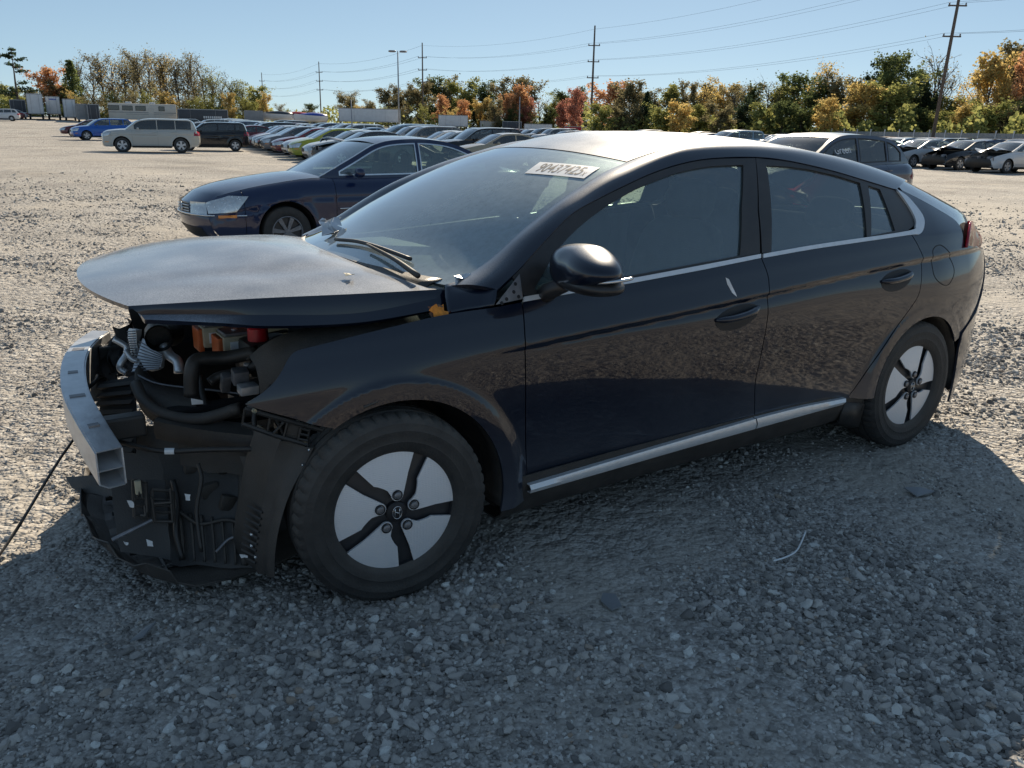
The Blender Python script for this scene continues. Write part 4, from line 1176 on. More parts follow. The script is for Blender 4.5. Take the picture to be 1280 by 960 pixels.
def text_mesh(txt):
    cu = bpy.data.curves.new("t", 'FONT'); cu.body = txt; cu.size = 1.0; cu.offset = 0.004
    to = bpy.data.objects.new("t", cu); COL.objects.link(to)
    bpy.context.view_layer.update()
    me = bpy.data.meshes.new_from_object(to.evaluated_get(bpy.context.evaluated_depsgraph_get()))
    bpy.data.objects.remove(to); bpy.data.curves.remove(cu)
    v = np.array([tuple(q.co) for q in me.vertices])[:, :2]; f = [tuple(p.vertices) for p in me.polygons]
    bpy.data.meshes.remove(me)
    v = (v-v.min(0))/(v.max(0)-v.min(0))
    return v, f
v, f = text_mesh("90437425")
P = lab_surf(0.12+0.74*v[:, 0], 0.16+0.70*v[:, 1], 0.0026)
link("lot_number", mesh("lot_number", P, f), wsc, M['ink'])
v, f = text_mesh("X")
P = lab_surf(0.89+0.05*v[:, 0], 0.14+0.28*v[:, 1], 0.0026)
link("lot_number", mesh("lot_number", P, f), wsc, M['ink'])

# ------------------------------------------------------------------ hatchback: interior
def rbox(c, d, p=5, rot=None, n=14):
    v, f = blob((0, 0, 0), (d[0]/2, d[1]/2, d[2]/2), p, n, rot); m = MB(); m.add([np.array(q)+np.array(c) for q in v], f); return m
for y in (-0.37, 0.37):
    s = rbox((1.30, y, 0.52), (0.52, 0.50, 0.16)); s.build("seat", M['fabric'], hatch, smooth=True)
    s = rbox((1.56, y, 0.80), (0.13, 0.48, 0.62), 4, Matrix.Rotation(R_(18), 3, 'Y')); s.build("seat_back", M['fabric'], hatch, smooth=True)
    s = rbox((1.66, y, 1.175), (0.10, 0.25, 0.18), 3.5, Matrix.Rotation(R_(12), 3, 'Y')); s.build("headrest", M['fabric'], hatch, smooth=True)
    s = rbox((2.62, y, 1.08), (0.09, 0.25, 0.16), 3.5, Matrix.Rotation(R_(20), 3, 'Y')); s.build("headrest", M['fabric'], hatch, smooth=True)
rbox((2.28, 0, 0.52), (0.5, 1.25, 0.18)).build("rear_bench", M['fabric'], hatch, smooth=True)
rbox((2.56, 0, 0.80), (0.14, 1.25, 0.56), 5, Matrix.Rotation(R_(22), 3, 'Y')).build("rear_backrest", M['fabric'], hatch, smooth=True)
d = []
for y in np.linspace(-0.76, 0.76, 15):
    w = 1-abs(y/0.76)**2.5
    d.append([(0.36-0.12*w, y, 0.90), (0.55, y, 0.925+0.01*w), (0.72, y, 0.925+0.012*w), (0.80, y, 0.88), (0.82, y, 0.62)])
MB().sheet(np.array(d), 0.01).build("dashboard", M['trimgrey'], hatch, smooth=True)
st = MB(); a = np.linspace(0, 2*math.pi, 33)
rt = Matrix.Rotation(R_(-25), 3, 'Y')
st.tube([np.array(rt @ Vector((0, 0.185*math.cos(t), 0.185*math.sin(t))))+np.array([0.98, -0.37, 0.84]) for t in a], 0.015, 8, False)
st.tube([(0.98, -0.55, 0.84), (0.96, -0.37, 0.83), (0.98, -0.19, 0.84)], 0.02, 8).tube([(0.95, -0.37, 0.83), (0.75, -0.37, 0.76)], 0.04, 10)
st.build("steering_wheel", M['dull'], hatch, smooth=True)
T, V = np.meshgrid(np.linspace(0.05, 0.85, 20), np.linspace(-0.97, 0.97, 15), indexing='ij')
g = roof_surf(T, V); g[..., 2] -= 0.03
MB().sheet(g, 0.004).build("headliner", M['headliner'], hatch, smooth=True)
for s in BOTH:
    # B-pillar trims seen through the glass
    P = [on_side(948, 320)+[0, 0.05, 0], on_side(946, 262)+[0, 0.05, 0], on_side(944, 200)+[0, 0.05, 0]]
    m = MB().tube(P, 0.035, 8)
    if s > 0: m = m.mirror_y()
    m.build("centre_pillar", M['trimgrey'], hatch, smooth=True)
im = rbox((1.06, -0.02, 1.245), (0.04, 0.24, 0.065), 4); im.tube([(1.06, -0.02, 1.25), (0.99, -0.02, 1.31)], 0.012, 6)
im.build("rear_view_mirror", M['dull'], hatch, smooth=True)
# ------------------------------------------------------------------ hatchback: exposed front end
def A(u, v, y): return aty(u, v, y)
def sweep_wall(path, off0, off1, th):
    """sheet along a path between two offset curves (lists of 3-vectors per point)"""
    return MB().sheet(np.array([off0, off1]), th)
bp = resample(catmull([A(139, 586, -.55), A(118, 552, -.42), A(99, 515, -.20), A(94, 485, .02), A(98, 462, .22), A(110, 445, .42), A(128, 432, .52)], 8), 26)
Tn = np.gradient(bp, axis=0); Tn[:, 2] *= 0.3; Tn /= np.linalg.norm(Tn, axis=1)[:, None]
Nn = np.stack([-Tn[:, 1], Tn[:, 0], 0*Tn[:, 0]], 1); Nn /= np.linalg.norm(Nn, axis=1)[:, None]   # outwards (front)
if Nn[:, 0].mean() > 0: Nn = -Nn
dn = 0.040+0.012*np.sin(np.linspace(0, 7, 26)); up = np.array([0, 0, 1.0])
q = lambda a, b: bp+Nn*(a*0.034)+up*(b*0.056)
bb = MB()
for (a0, b0), (a1, b1) in (((1, 1), (1, -.72)), ((1, -.72), (.3, -1)), ((.3, -1), (-1, -1)), ((-1, -1), (-1, 1)), ((-1, 1), (1, 1)), ((1, 0), (-1, 0))):
    bb.sheet(np.array([q(a0, b0), q(a1, b1)]), 0.0045)
beam = bb.build("bumper_beam", M['alu'], hatch)
for i, (t, w) in enumerate(((3, .03), (8, .045), (13, .03), (19, .04))):
    c = bp[t]+up*0.058; MB().box(c, (0.045, w, 0.006), Matrix.Rotation(math.atan2(Tn[t][1], Tn[t][0]), 3, 'Z')).build("beam_bracket", M['steel'], beam)
for y0, t in ((-.36, 5), (.42, 22)):
    MB().box((bp[t][0]+0.10, y0, bp[t][2]), (0.12, 0.06, 0.07), bev=0.008).build("crush_box", M['plastic'], hatch)
    MB().box((bp[t][0]+0.55, y0+.1, bp[t][2]-.04), (0.6, 0.07, 0.08), bev=0.008).build("chassis_leg", M['void'], hatch)

rgc = np.random.default_rng(11)
def crumple(corners, nu, nv, amp, name, mat, th=0.004, parent=hatch, torn=0.0):
    a, b, c, d = [np.array(p, float) for p in corners]
    g = np.array([[(a*(1-s)+b*s)*(1-t)+(d*(1-s)+c*s)*t for s in np.linspace(0, 1, nu)] for t in np.linspace(0, 1, nv)])
    g += rgc.normal(0, amp, g.shape)
    if torn: g[0, :, 2] += rgc.normal(0, torn, nu); g[:, -1] += rgc.normal(0, torn, (nv, 3))
    return MB().sheet(g, th).build(name, M[mat], parent, angle=50)
# undertray lying on the ground
tr = []
lip = [atz(78, 600, .10), atz(88, 588, .13), atz(110, 585, .14), atz(135, 588, .14)]
for j, y in enumerate(np.linspace(-0.60, 0.52, 17)):
    w = 1-abs((y+0.02)/0.62)**2.6
    xf = -0.58-0.20*w
    tr.append([(xf-0.02, y, 0.135+0.02*math.sin(j*1.9)), (xf, y, 0.10), (xf+0.05, y, 0.065), (xf+0.16, y, 0.06+0.008*math.sin(j)), (xf+0.30, y, 0.075), (-0.12, y, 0.12), (0.1, y, 0.16)])
tr = np.array(tr)+rgc.normal(0, 0.004, (17, 7, 3))
ut = MB().sheet(tr, 0.005).build("undertray", M['dirtyplastic'], hatch)
rb = MB()
for y in (-0.45, -0.3, -0.12, 0.05, 0.2, 0.36):
    rb.tube([(-0.70, y, 0.085), (-0.5, y, 0.08), (-0.25, y, 0.11)], 0.008, 5)
for x in (-0.62, -0.48, -0.34):
    rb.tube([(x, -0.5, 0.085), (x, 0, 0.08), (x, 0.45, 0.085)], 0.007, 5)
rb.build("tray_rib", M['plastic'], ut)
crumple([A(135, 600, -.36), A(205, 600, -.40), A(215, 700, -.50), A(150, 690, -.46)], 7, 6, .003, "splash_panel", 'plastic', .005)
crumple([A(200, 566, -.26), A(330, 562, -.44), A(332, 712, -.62), A(215, 706, -.46)], 9, 8, .004, "splash_panel", 'plastic', .005)
crumple([A(78, 596, .30), A(150, 590, .1), A(150, 622, .02), A(100, 616, .2)], 6, 4, .004, "front_lip", 'dirtyplastic', .006)
crumple([A(122, 528, .10), A(330, 536, -.26), A(330, 650, -.34), A(122, 606, .02)], 9, 6, .004, "shade_backing", 'plastic', .01)  # dark sheet added to hide sunlit ground, so the bay looks shaded
# black crumpled block and torn far liner
crumple([A(122, 430, .46), A(172, 402, .40), A(172, 470, .30), A(118, 478, .36)], 9, 8, .014, "torn_liner", 'plastic', .005, torn=.022)
crumple([A(112, 452, .42), A(135, 440, .40), A(150, 500, .25), A(108, 500, .28)], 7, 6, .012, "torn_liner", 'plastic', .005, torn=.01)
# active shutter plate with slats
c4 = [A(128, 476, .12), A(168, 470, .06), A(170, 566, -.10), A(118, 562, -.04)]
pl = crumple(c4, 4, 8, .002, "shutter_frame", 'plastic', .012)
for t in np.linspace(0.08, 0.95, 8):
    a = np.array(c4[0])*(1-t)+np.array(c4[3])*t; b = np.array(c4[1])*(1-t)+np.array(c4[2])*t
    P = resample(np.array([a, b]), 5)-[0.008, 0.012, 0]
    MB().sheet(np.array([P+[0, 0, .010], P+[-.012, -.012, 0], P+[0, 0, -.010]]), 0.003).build("shutter_slat", M['dirtyplastic'], pl)
# condenser / cooler cores, buckled
def core(c, name, th=.02, fins=18):
    o = crumple(c, 6, 5, .003, name, 'alu', th)
    fm = MB(); a, b, c_, d = [np.array(p) for p in c]
    for t in np.linspace(0.04, 0.96, fins):
        p = a*(1-t)+d*t; r = b*(1-t)+c_*t
        fm.tube(resample(np.array([p, r]), 4)+[-.006, -.014, 0], 0.0022, 4)
    fm.build("cooler_fin", M['steel'], o)
    return o
core([A(176, 424, .10), A(205, 441, .02), A(200, 460, 0.0), A(165, 465, .06)], "condenser_core", fins=10)
core([A(160, 412, .16), A(170, 411, .12), A(173, 448, .10), A(164, 447, .13)], "oil_cooler", fins=12)
ppts = [A(142, 424, .14), A(150, 428, .13), A(158, 434, .12), A(158, 443, .11), A(151, 454, .10), A(150, 461, .10), A(158, 466, .09)]
MB().tube(catmull(ppts, 5), 0.0115, 8).build("coolant_pipe", M['alu'], hatch, smooth=True)
MB().tube(catmull([A(157, 438, .10), A(164, 448, .08), A(172, 452, .07)], 5), 0.010, 8).build("coolant_pipe", M['alu'], hatch, smooth=True)
MB().tube(catmull([A(205, 431, .05), A(212, 444, 0.02), A(222, 452, -.02), A(224, 466, -.04)], 5), 0.018, 10).build("coolant_pipe", M['alu'], hatch, smooth=True)
# open intake duct
dc = A(199, 423, 0.0); dirv = np.array([-0.15, -1.0, 0.05]); dirv /= np.linalg.norm(dirv)
du = MB().tube([dc+dirv*0.0, dc-dirv*0.10, dc-dirv*0.2+[0.05, 0, -.02]], [0.047, 0.047, 0.05], 24, False)
du.tube([dc-dirv*0.005, dc-dirv*0.10, dc-dirv*0.2+[0.05, 0, -.02]], [0.042, 0.042, 0.045], 24, False)
du.lathe([(0, .046), (0, .001)], 20, tuple(dc-dirv*.09))  # dark disc added so the inside of the duct looks shaded
du.build("intake_duct", M['plastic'], hatch, smooth=True)
# power electronics with cream covers
for i, (u, v, y, sx, sy, sz) in enumerate(((293, 424, -.18, .11, .12, .075), (266, 413, -.06, .10, .11, .075))):
    c = A(u, v, y)
    o = MB().box(c+[.01, .03, -.02], (sx, sy, sz), bev=.012).build("inverter_cover", M['cream'], hatch, angle=40)
    MB().box(c+[.01, .03, -.02+sz/2+.003], (sx*.86, sy*.86, .012), bev=.004).build("cover_lid", M['steel'], o)
    MB().box(c+[-sx/2+.005, .03, -.03], (.02, sy*.8, sz*1.1), bev=.006).build("cable_gland", M['orange'], o)
    MB().box(c+[.01, .03-sy/2-.002, -.02], (sx*.6, .004, sz*.5)).build("cover_label", M['white'], o)
    MB().lathe([(0, 0.011), (.008, .011), (.008, .0005)], 10, tuple(c+[.01, .03, sz/2-.016]), axis=2).build("cover_bolt", M['alu'], o)
MB().tube(catmull([A(262, 410, -.02), A(290, 403, -.1), A(315, 410, -.15)], 5), .014, 8).build("orange_lead", M['orange'], hatch, smooth=True)
rc = A(322, 414, -.28)
MB().lathe([(-.03, .034), (.012, .034), (.018, .028), (.02, .0005)], 20, tuple(rc), axis=2).build("reservoir_cap", M['redcap'], hatch, angle=40)
MB().box(rc+[.03, .02, -.09], (.16, .14, .12), bev=.02).build("coolant_reservoir", M['plastic'], hatch, angle=40)
# hoses
def hose(pts, r, mat='plastic', name="rubber_hose", n=10):
    return MB().tube(catmull([A(*p) for p in pts], 6), r, n).build(name, M[mat], hatch, smooth=True)
hose([(239, 495, -.30), (240, 462, -.30), (250, 449, -.29), (285, 447, -.30), (322, 440, -.36)], .024)
hose([(262, 478, -.30), (275, 470, -.30), (310, 462, -.36), (345, 440, -.45)], .016)
hose([(170, 480, -.10), (180, 500, -.18), (205, 518, -.26), (250, 524, -.36), (300, 510, -.45)], .020, 'dirtyplastic')
hose([(250, 470, -.2), (255, 500, -.25), (268, 520, -.3), (330, 515, -.5)], .010)
hose([(325, 470, -.45), (330, 495, -.5), (318, 520, -.52), (322, 560, -.56)], .008)
hose([(330, 455, -.5), (343, 470, -.55), (335, 495, -.6), (312, 512, -.62)], .014)
hose([(248, 580, -.45), (252, 600, -.48), (246, 640, -.5), (252, 690, -.55)], .006)
hn_ = hose([(86, 497, .05), (100, 522, -.15), (130, 545, -.3), (180, 560, -.42), (212, 564, -.46), (260, 562, -.52), (320, 561, -.60)], .0085, name="wiring_harness")
MB().tube([A(206, 564, -.46), A(218, 564, -.47)], .0105, 8).build("harness_tape", M['white'], hn_)
hose([(84, 498, .06), (100, 492, .05), (118, 478, .1), (122, 470, .15)], .007, name="wiring_harness")
hose([(170, 468, .0), (200, 480, -.1), (260, 487, -.2), (300, 492, -.3)], .0035, 'steel', name="bonnet_cable")
cab = [A(104, 531, -.12), A(90, 552, -.2), A(72, 578, -.3), A(45, 622, -.45), A(22, 660, -.55), atz(0, 693, .012), atz(-30, 735, .012)]
MB().tube(catmull(cab, 6), .0045, 6).build("dangling_cable", M['plastic'], hatch, smooth=True)
# fan shroud, lower tie bar
sh = []
for t in np.linspace(0, 1, 12):
    p = catmull([A(168, 476, -.02), A(176, 497, -.10), A(200, 512, -.20), A(245, 520, -.30)], 4)
    p = resample(p, 12)[int(t*11)]
    sh.append([p+[.05, .10, .05], p+[.01, .03, .03], p, p+[0, 0, -.05], p+[.01, .02, -.07]])
MB().sheet(np.array(sh)[::-1], .004).build("fan_shroud", M['dirtyplastic'], hatch, smooth=True)
tb = [(192, 527, -.28), (230, 535, -.36), (270, 541, -.45), (318, 546, -.55)]
tp = np.array([A(*p) for p in tb]); tp = resample(catmull(tp, 5), 14)
rows = [tp+[.05, .07, .005], tp+[0, 0, .0], tp+[0, -.004, -.035], tp+[.004, 0, -.055], tp+[.04, .05, -.055]]
MB().sheet(np.array(rows)[::-1], .005).build("lower_tie_bar", M['dirtyplastic'], hatch, angle=40)
# engine block, gearbox, battery box: the dark mass behind
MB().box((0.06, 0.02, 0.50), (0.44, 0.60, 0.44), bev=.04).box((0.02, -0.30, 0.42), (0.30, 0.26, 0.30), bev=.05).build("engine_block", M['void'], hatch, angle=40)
for k in range(26):
    c = np.array([rgc.uniform(-.22, .02), rgc.uniform(-.5, .28), rgc.uniform(.30, .74)])
    MB().box(c, rgc.uniform(.03, .11, 3), Matrix.Rotation(rgc.uniform(-.4, .4), 3, 'Z'), bev=.006).build("engine_ancillary", M['plastic'], hatch, angle=40)
for k, (u, v, y, d, m_) in enumerate([(300, 470, -.38, (.05, .04, .05), 'steel'), (282, 478, -.33, (.03, .03, .07), 'steel'), (310, 486, -.42, (.06, .05, .03), 'alu'), (258, 420, -.03, (.02, .02, .05), 'alu'), (263, 425, -.03, (.02, .02, .05), 'alu'), (268, 428, -.04, (.03, .03, .03), 'alu'), (309, 459, -.36, (.022, .018, .03), 'alu'), (291, 452, -.30, (.008, .008, .008), 'alu')]):
    MB().box(A(u, v, y), d, Matrix.Rotation(rgc.uniform(-.5, .5), 3, 'X'), bev=.005).build("engine_fitting", M[m_], hatch, angle=40)
# inner wing rail under the hood's edge
ir = resample(catmull([A(318, 458, -.50), A(350, 434, -.56), A(400, 422, -.60), A(470, 412, -.62), A(552, 402, -.64)], 6), 20)
rows = [ir+[0, .08, .0], ir+[0, .03, .02], ir+[0, -.03, .005], ir+[0, -.05, -.03], ir+[0, -.05, -.10]]
MB().sheet(np.array(rows)[::-1], .006).build("inner_wing", M['dirtyplastic'], hatch, angle=50)
# lamp bracket under the fender tip: frame bars, cross and ladder
lb = MB()
top = [A(306, 511, -.765), A(345, 522, -.785), A(403, 538, -.81)]; bot = [A(303, 530, -.755), A(345, 545, -.775), A(384, 556, -.79)]
lb.tube(top, .007, 6).tube(bot, .007, 6)
def bar(a, b, r=.004): lb.tube([A(*a), A(*b)], r, 5)
bar((306, 511, -.765), (303, 530, -.755)); bar((343, 521, -.78), (356, 547, -.775)); bar((357, 525, -.785), (340, 544, -.775)); bar((338, 520, -.78), (334, 542, -.77))
bar((360, 527, -.785), (354, 549, -.78)); bar((377, 531, -.79), (372, 553, -.785)); bar((387, 535, -.80), (384, 556, -.79))
for t in (0.2, .5, .8): bar((377-5*t, 531+22*t, -.79), (388-4*t, 535+20*t, -.80))
lb.build("lamp_bracket", M['plastic'], hatch)
crumple([A(358, 526, -.775), A(378, 532, -.785), A(374, 552, -.78), A(354, 548, -.77)], 3, 3, .001, "bracket_plate", 'dirtyplastic', .003)
for u, v in ((318, 513.5), (372, 528.5)):
    MB().lathe([(-.004, .007), (.004, .007), (.005, .0005)], 8, tuple(A(u, v, -.785)), axis=1).build("bracket_bolt", M['cream'], hatch)
# arch liner hanging ahead of the tyre
o_ = resample(catmull([A(392, 560, -.80), A(380, 583, -.80), A(362, 618, -.80), A(350, 655, -.795), A(344, 690, -.79), A(343, 722, -.785)], 6), 22)
i_ = resample(catmull([A(352, 550, -.74), A(338, 590, -.72), A(330, 630, -.71), A(323, 670, -.70), A(320, 700, -.69), A(324, 716, -.69)], 6), 22)
j_ = i_+[-.03, .14, .01]
rows = [o_+[.012, .03, 0], o_, o_*.75+i_*.25+[-.006, -.004, 0], o_*.5+i_*.5, o_*.35+i_*.65+[.004, 0, 0], i_+[-.006, -.006, 0], i_, j_]
al = MB().sheet(np.array(rows), .004).build("arch_liner", M['dirtyplastic'], hatch, angle=40)
for u, v in ((386, 562), (378, 581), (314, 668), (314, 682), (319, 696)):
    MB().lathe([(-.003, .004), (.003, .004), (.004, .0005)], 8, tuple(A(u, v, -.80)), axis=1).build("liner_clip", M['chrome'], al)
st_ = MB()
for k in range(9):
    t = .55+.045*k; p = i_[int(t*21)]
    st_.tube([p+[-.005, -.012, 0], p+[-.03, .05, .004]], .004, 4)
st_.build("liner_rib", M['plastic'], al)
crumple([A(300, 575, -.52), A(336, 560, -.58), A(330, 640, -.60), A(306, 640, -.56)], 5, 6, .008, "washer_bottle", 'dirtyplastic', .03)
# little tags and broken plastic
for u, v, y, w, h in [(246, 502, -.32, 16, 8), (163, 630, -.46, 8, 9), (234, 621, -.58, 7, 9), (187, 679, -.52, 9, 8), (157, 679, -.50, 6, 5), (156, 519, -.02, 9, 4), (344, 565, -.66, 14, 8), (304, 695, -.7, 10, 5)]:
    a = [A(u-w/2, v-h/2, y), A(u+w/2, v-h/2+2, y), A(u+w/2, v+h/2, y), A(u-w/2+2, v+h/2, y)]
    crumple(a, 3, 3, .0012, "torn_label", 'white' if (u, v) != (156, 519) else 'cream', .001)
bk = MB()
for a, b in [((172, 601), (174, 618)), ((174, 618), (171, 622)), ((176, 600), (178, 622)), ((183, 605), (184, 640)), ((190, 622), (194, 652)), ((194, 652), (217, 652)), ((213, 610), (216, 652)), ((176, 644), (182, 645)), ((181, 632), (182, 645)), ((190, 630), (214, 628))]:
    bk.tube([A(*a, -.47), A(*b, -.48)], .0042, 5)
bk.build("broken_duct_frame", M['dirtyplastic'], hatch)
MB().box(A(172.5, 609, -.475), (.018, .012, .045), bev=.003).build("broken_clip", M['cream'], hatch, angle=40)
MB().tube([A(140, 675, -.5), A(190, 650, -.49)], .006, 6).build("stay_rod", M['steel'], hatch)

# ------------------------------------------------------------------ small loose things
def leaf(name, c, size, rot, mat, label):
    P = [(0, 0), (.3, .28), (.25, .5), (.5, .45), (.75, .32), (.7, .15), (1, 0), (.7, -.15), (.75, -.32), (.5, -.45), (.25, -.5), (.3, -.28)]
    v = []; R3 = rot
    for t, s_ in P: v.append(np.array(R3 @ Vector(((t-.5)*size, s_*size, .15*size*abs(s_)*2)))+c)
    cc = np.mean(v, 0)-[0, 0, .002]
    n = len(v); v2 = [p-np.array([0, 0, .0012]) for p in v]
    f = [tuple(range(n)), tuple(range(2*n-1, n-1, -1))]+[(i, i+n, (i+1) % n+n, (i+1) % n) for i in range(n)]
    me = mesh(name, v+v2, f)
    o = link(name, me, None, M[mat]); tag(o, label, "leaf")
leaf("fallen_leaf", A(549, 391, -.80), .07, Matrix.Rotation(R_(60), 3, 'X') @ Matrix.Rotation(R_(50), 3, 'Z'), 'leaf_orange', "bright orange leaf caught between hood corner and fender of black hatchback")
leaf("fallen_leaf", A(543, 389, -.79), .055, Matrix.Rotation(R_(75), 3, 'X') @ Matrix.Rotation(R_(140), 3, 'Z'), 'bark', "curled brown leaf tucked beside the orange leaf at the hood corner")
hl = HG[28, 4]; leaf("fallen_leaf", np.array(hl)+[0, 0, .012], .04, Matrix.Rotation(R_(20), 3, 'Z'), 'cream', "pale dry leaf lying on the dusty black hood")
def shard(u, v, pts, mat, label):
    c = atz(u, v, 0.0); z = gz(c[0], c[1])+.014
    n = len(pts); top = [(c[0]+a*.75, c[1]+b*.75, z+h) for a, b, h in pts]; bt = [(x, y, q-.006) for x, y, q in top]
    o = link("plastic_shard", mesh("plastic_shard", top+bt, [tuple(range(n)), tuple(range(2*n-1, n-1, -1))]+[(i, i+n, (i+1) % n+n, (i+1) % n) for i in range(n)]), None, M[mat])
    tag(o, label, "debris")
shard(1146, 618, [(-.05, -.03, 0), (.09, -.05, .004), (.05, .02, .01), (-.02, .07, .006)], 'trgrey', "grey triangular plastic flake on gravel beyond the rear door")
shard(762, 757, [(-.03, -.05, 0), (.02, -.055, .004), (.045, .02, .012), (.01, .06, .008), (-.025, .03, 0)], 'trgrey', "dark grey slab of broken plastic on gravel below the front door")
shard(178, 795, [(-.05, -.03, 0), (.0, -.035, .006), (.06, .03, .014), (.02, .035, .004)], 'trgrey', "narrow grey plastic sliver on gravel beside the torn undertray")
wp = [atz(u, v, 0.0)+[0, 0, .022] for u, v in [(966, 708), (980, 704), (993, 697), (1000, 686), (1006, 671)]]
o = MB().tube(catmull(wp, 5), .0032, 6).build("wire_scrap", M['white'], None, smooth=True)
tag(o, "thin pale curved wire lying on the shaded gravel", "wire")

# more of the torn front: ribs, stays, clips and hoses in the gap below the tie bar
def stick(pts, r, mat, name, n=6):
    return MB().tube(catmull([A(*p) for p in pts], 5), r, n).build(name, M[mat], hatch, smooth=True)
stick([(300, 566, -.42), (303, 600, -.46), (301, 650, -.52), (306, 706, -.60)], .012, 'dirtyplastic', "support_stay")
stick([(216, 600, -.36), (222, 630, -.40), (220, 665, -.46), (228, 700, -.5)], .009, 'plastic', "support_stay")
stick([(262, 570, -.38), (275, 590, -.40), (290, 585, -.42), (302, 575, -.44)], .007, 'plastic', "rubber_hose")
stick([(225, 640, -.42), (250, 655, -.46), (285, 650, -.50), (320, 662, -.58)], .006, 'dirtyplastic', "rubber_hose")
stick([(270, 690, -.55), (290, 672, -.54), (316, 676, -.58)], .005, 'steel', "stay_rod")
for k in range(7):
    u = 225+13*k; stick([(u, 640+2*k, -.40-.02*k), (u+3, 668+2*k, -.45-.02*k), (u+5, 700+1.2*k, -.50-.015*k)], .0045, 'dirtyplastic', "splash_rib")
for u, v, y, w, h in [(240, 585, -.34, .05, .03), (262, 612, -.40, .06, .045), (285, 628, -.46, .05, .05), (318, 600, -.50, .06, .06), (315, 640, -.56, .05, .04), (232, 560, -.33, .03, .03)]:
    MB().box(A(u, v, y), (w, .03, h), Matrix.Rotation(rgc.uniform(-.4, .4), 3, 'Y'), bev=.006).build("broken_bracket", M['dirtyplastic'], hatch, angle=40)
crumple([A(222, 548, -.34), A(318, 552, -.50), A(316, 596, -.50), A(226, 582, -.34)], 6, 4, .004, "radiator_frame", 'dirtyplastic', .012)
for (u0, v0, u1, v1, y) in [(166, 600, 182, 646, -.44), (190, 612, 216, 652, -.45)]:
    fr_ = MB(); q = [A(u0, v0, y), A(u1, v0+2, y), A(u1+2, v1, y-.01), A(u0+2, v1, y-.01)]
    for k in range(4): fr_.tube([q[k], q[(k+1) % 4]], .0055, 5)
    for t in (.3, .5, .7): fr_.tube([q[0]*(1-t)+q[3]*t, q[1]*(1-t)+q[2]*t], .0035, 4)
    fr_.build("broken_duct_frame", M['dirtyplastic'], hatch)
crumple([(-0.50, .56, .84), (0.34, .56, .86), (0.34, .56, .30), (-0.46, .56, .34)], 8, 6, .008, "inner_wing", 'plastic', .006)  # dark sheet added to block the bright gap through the bay
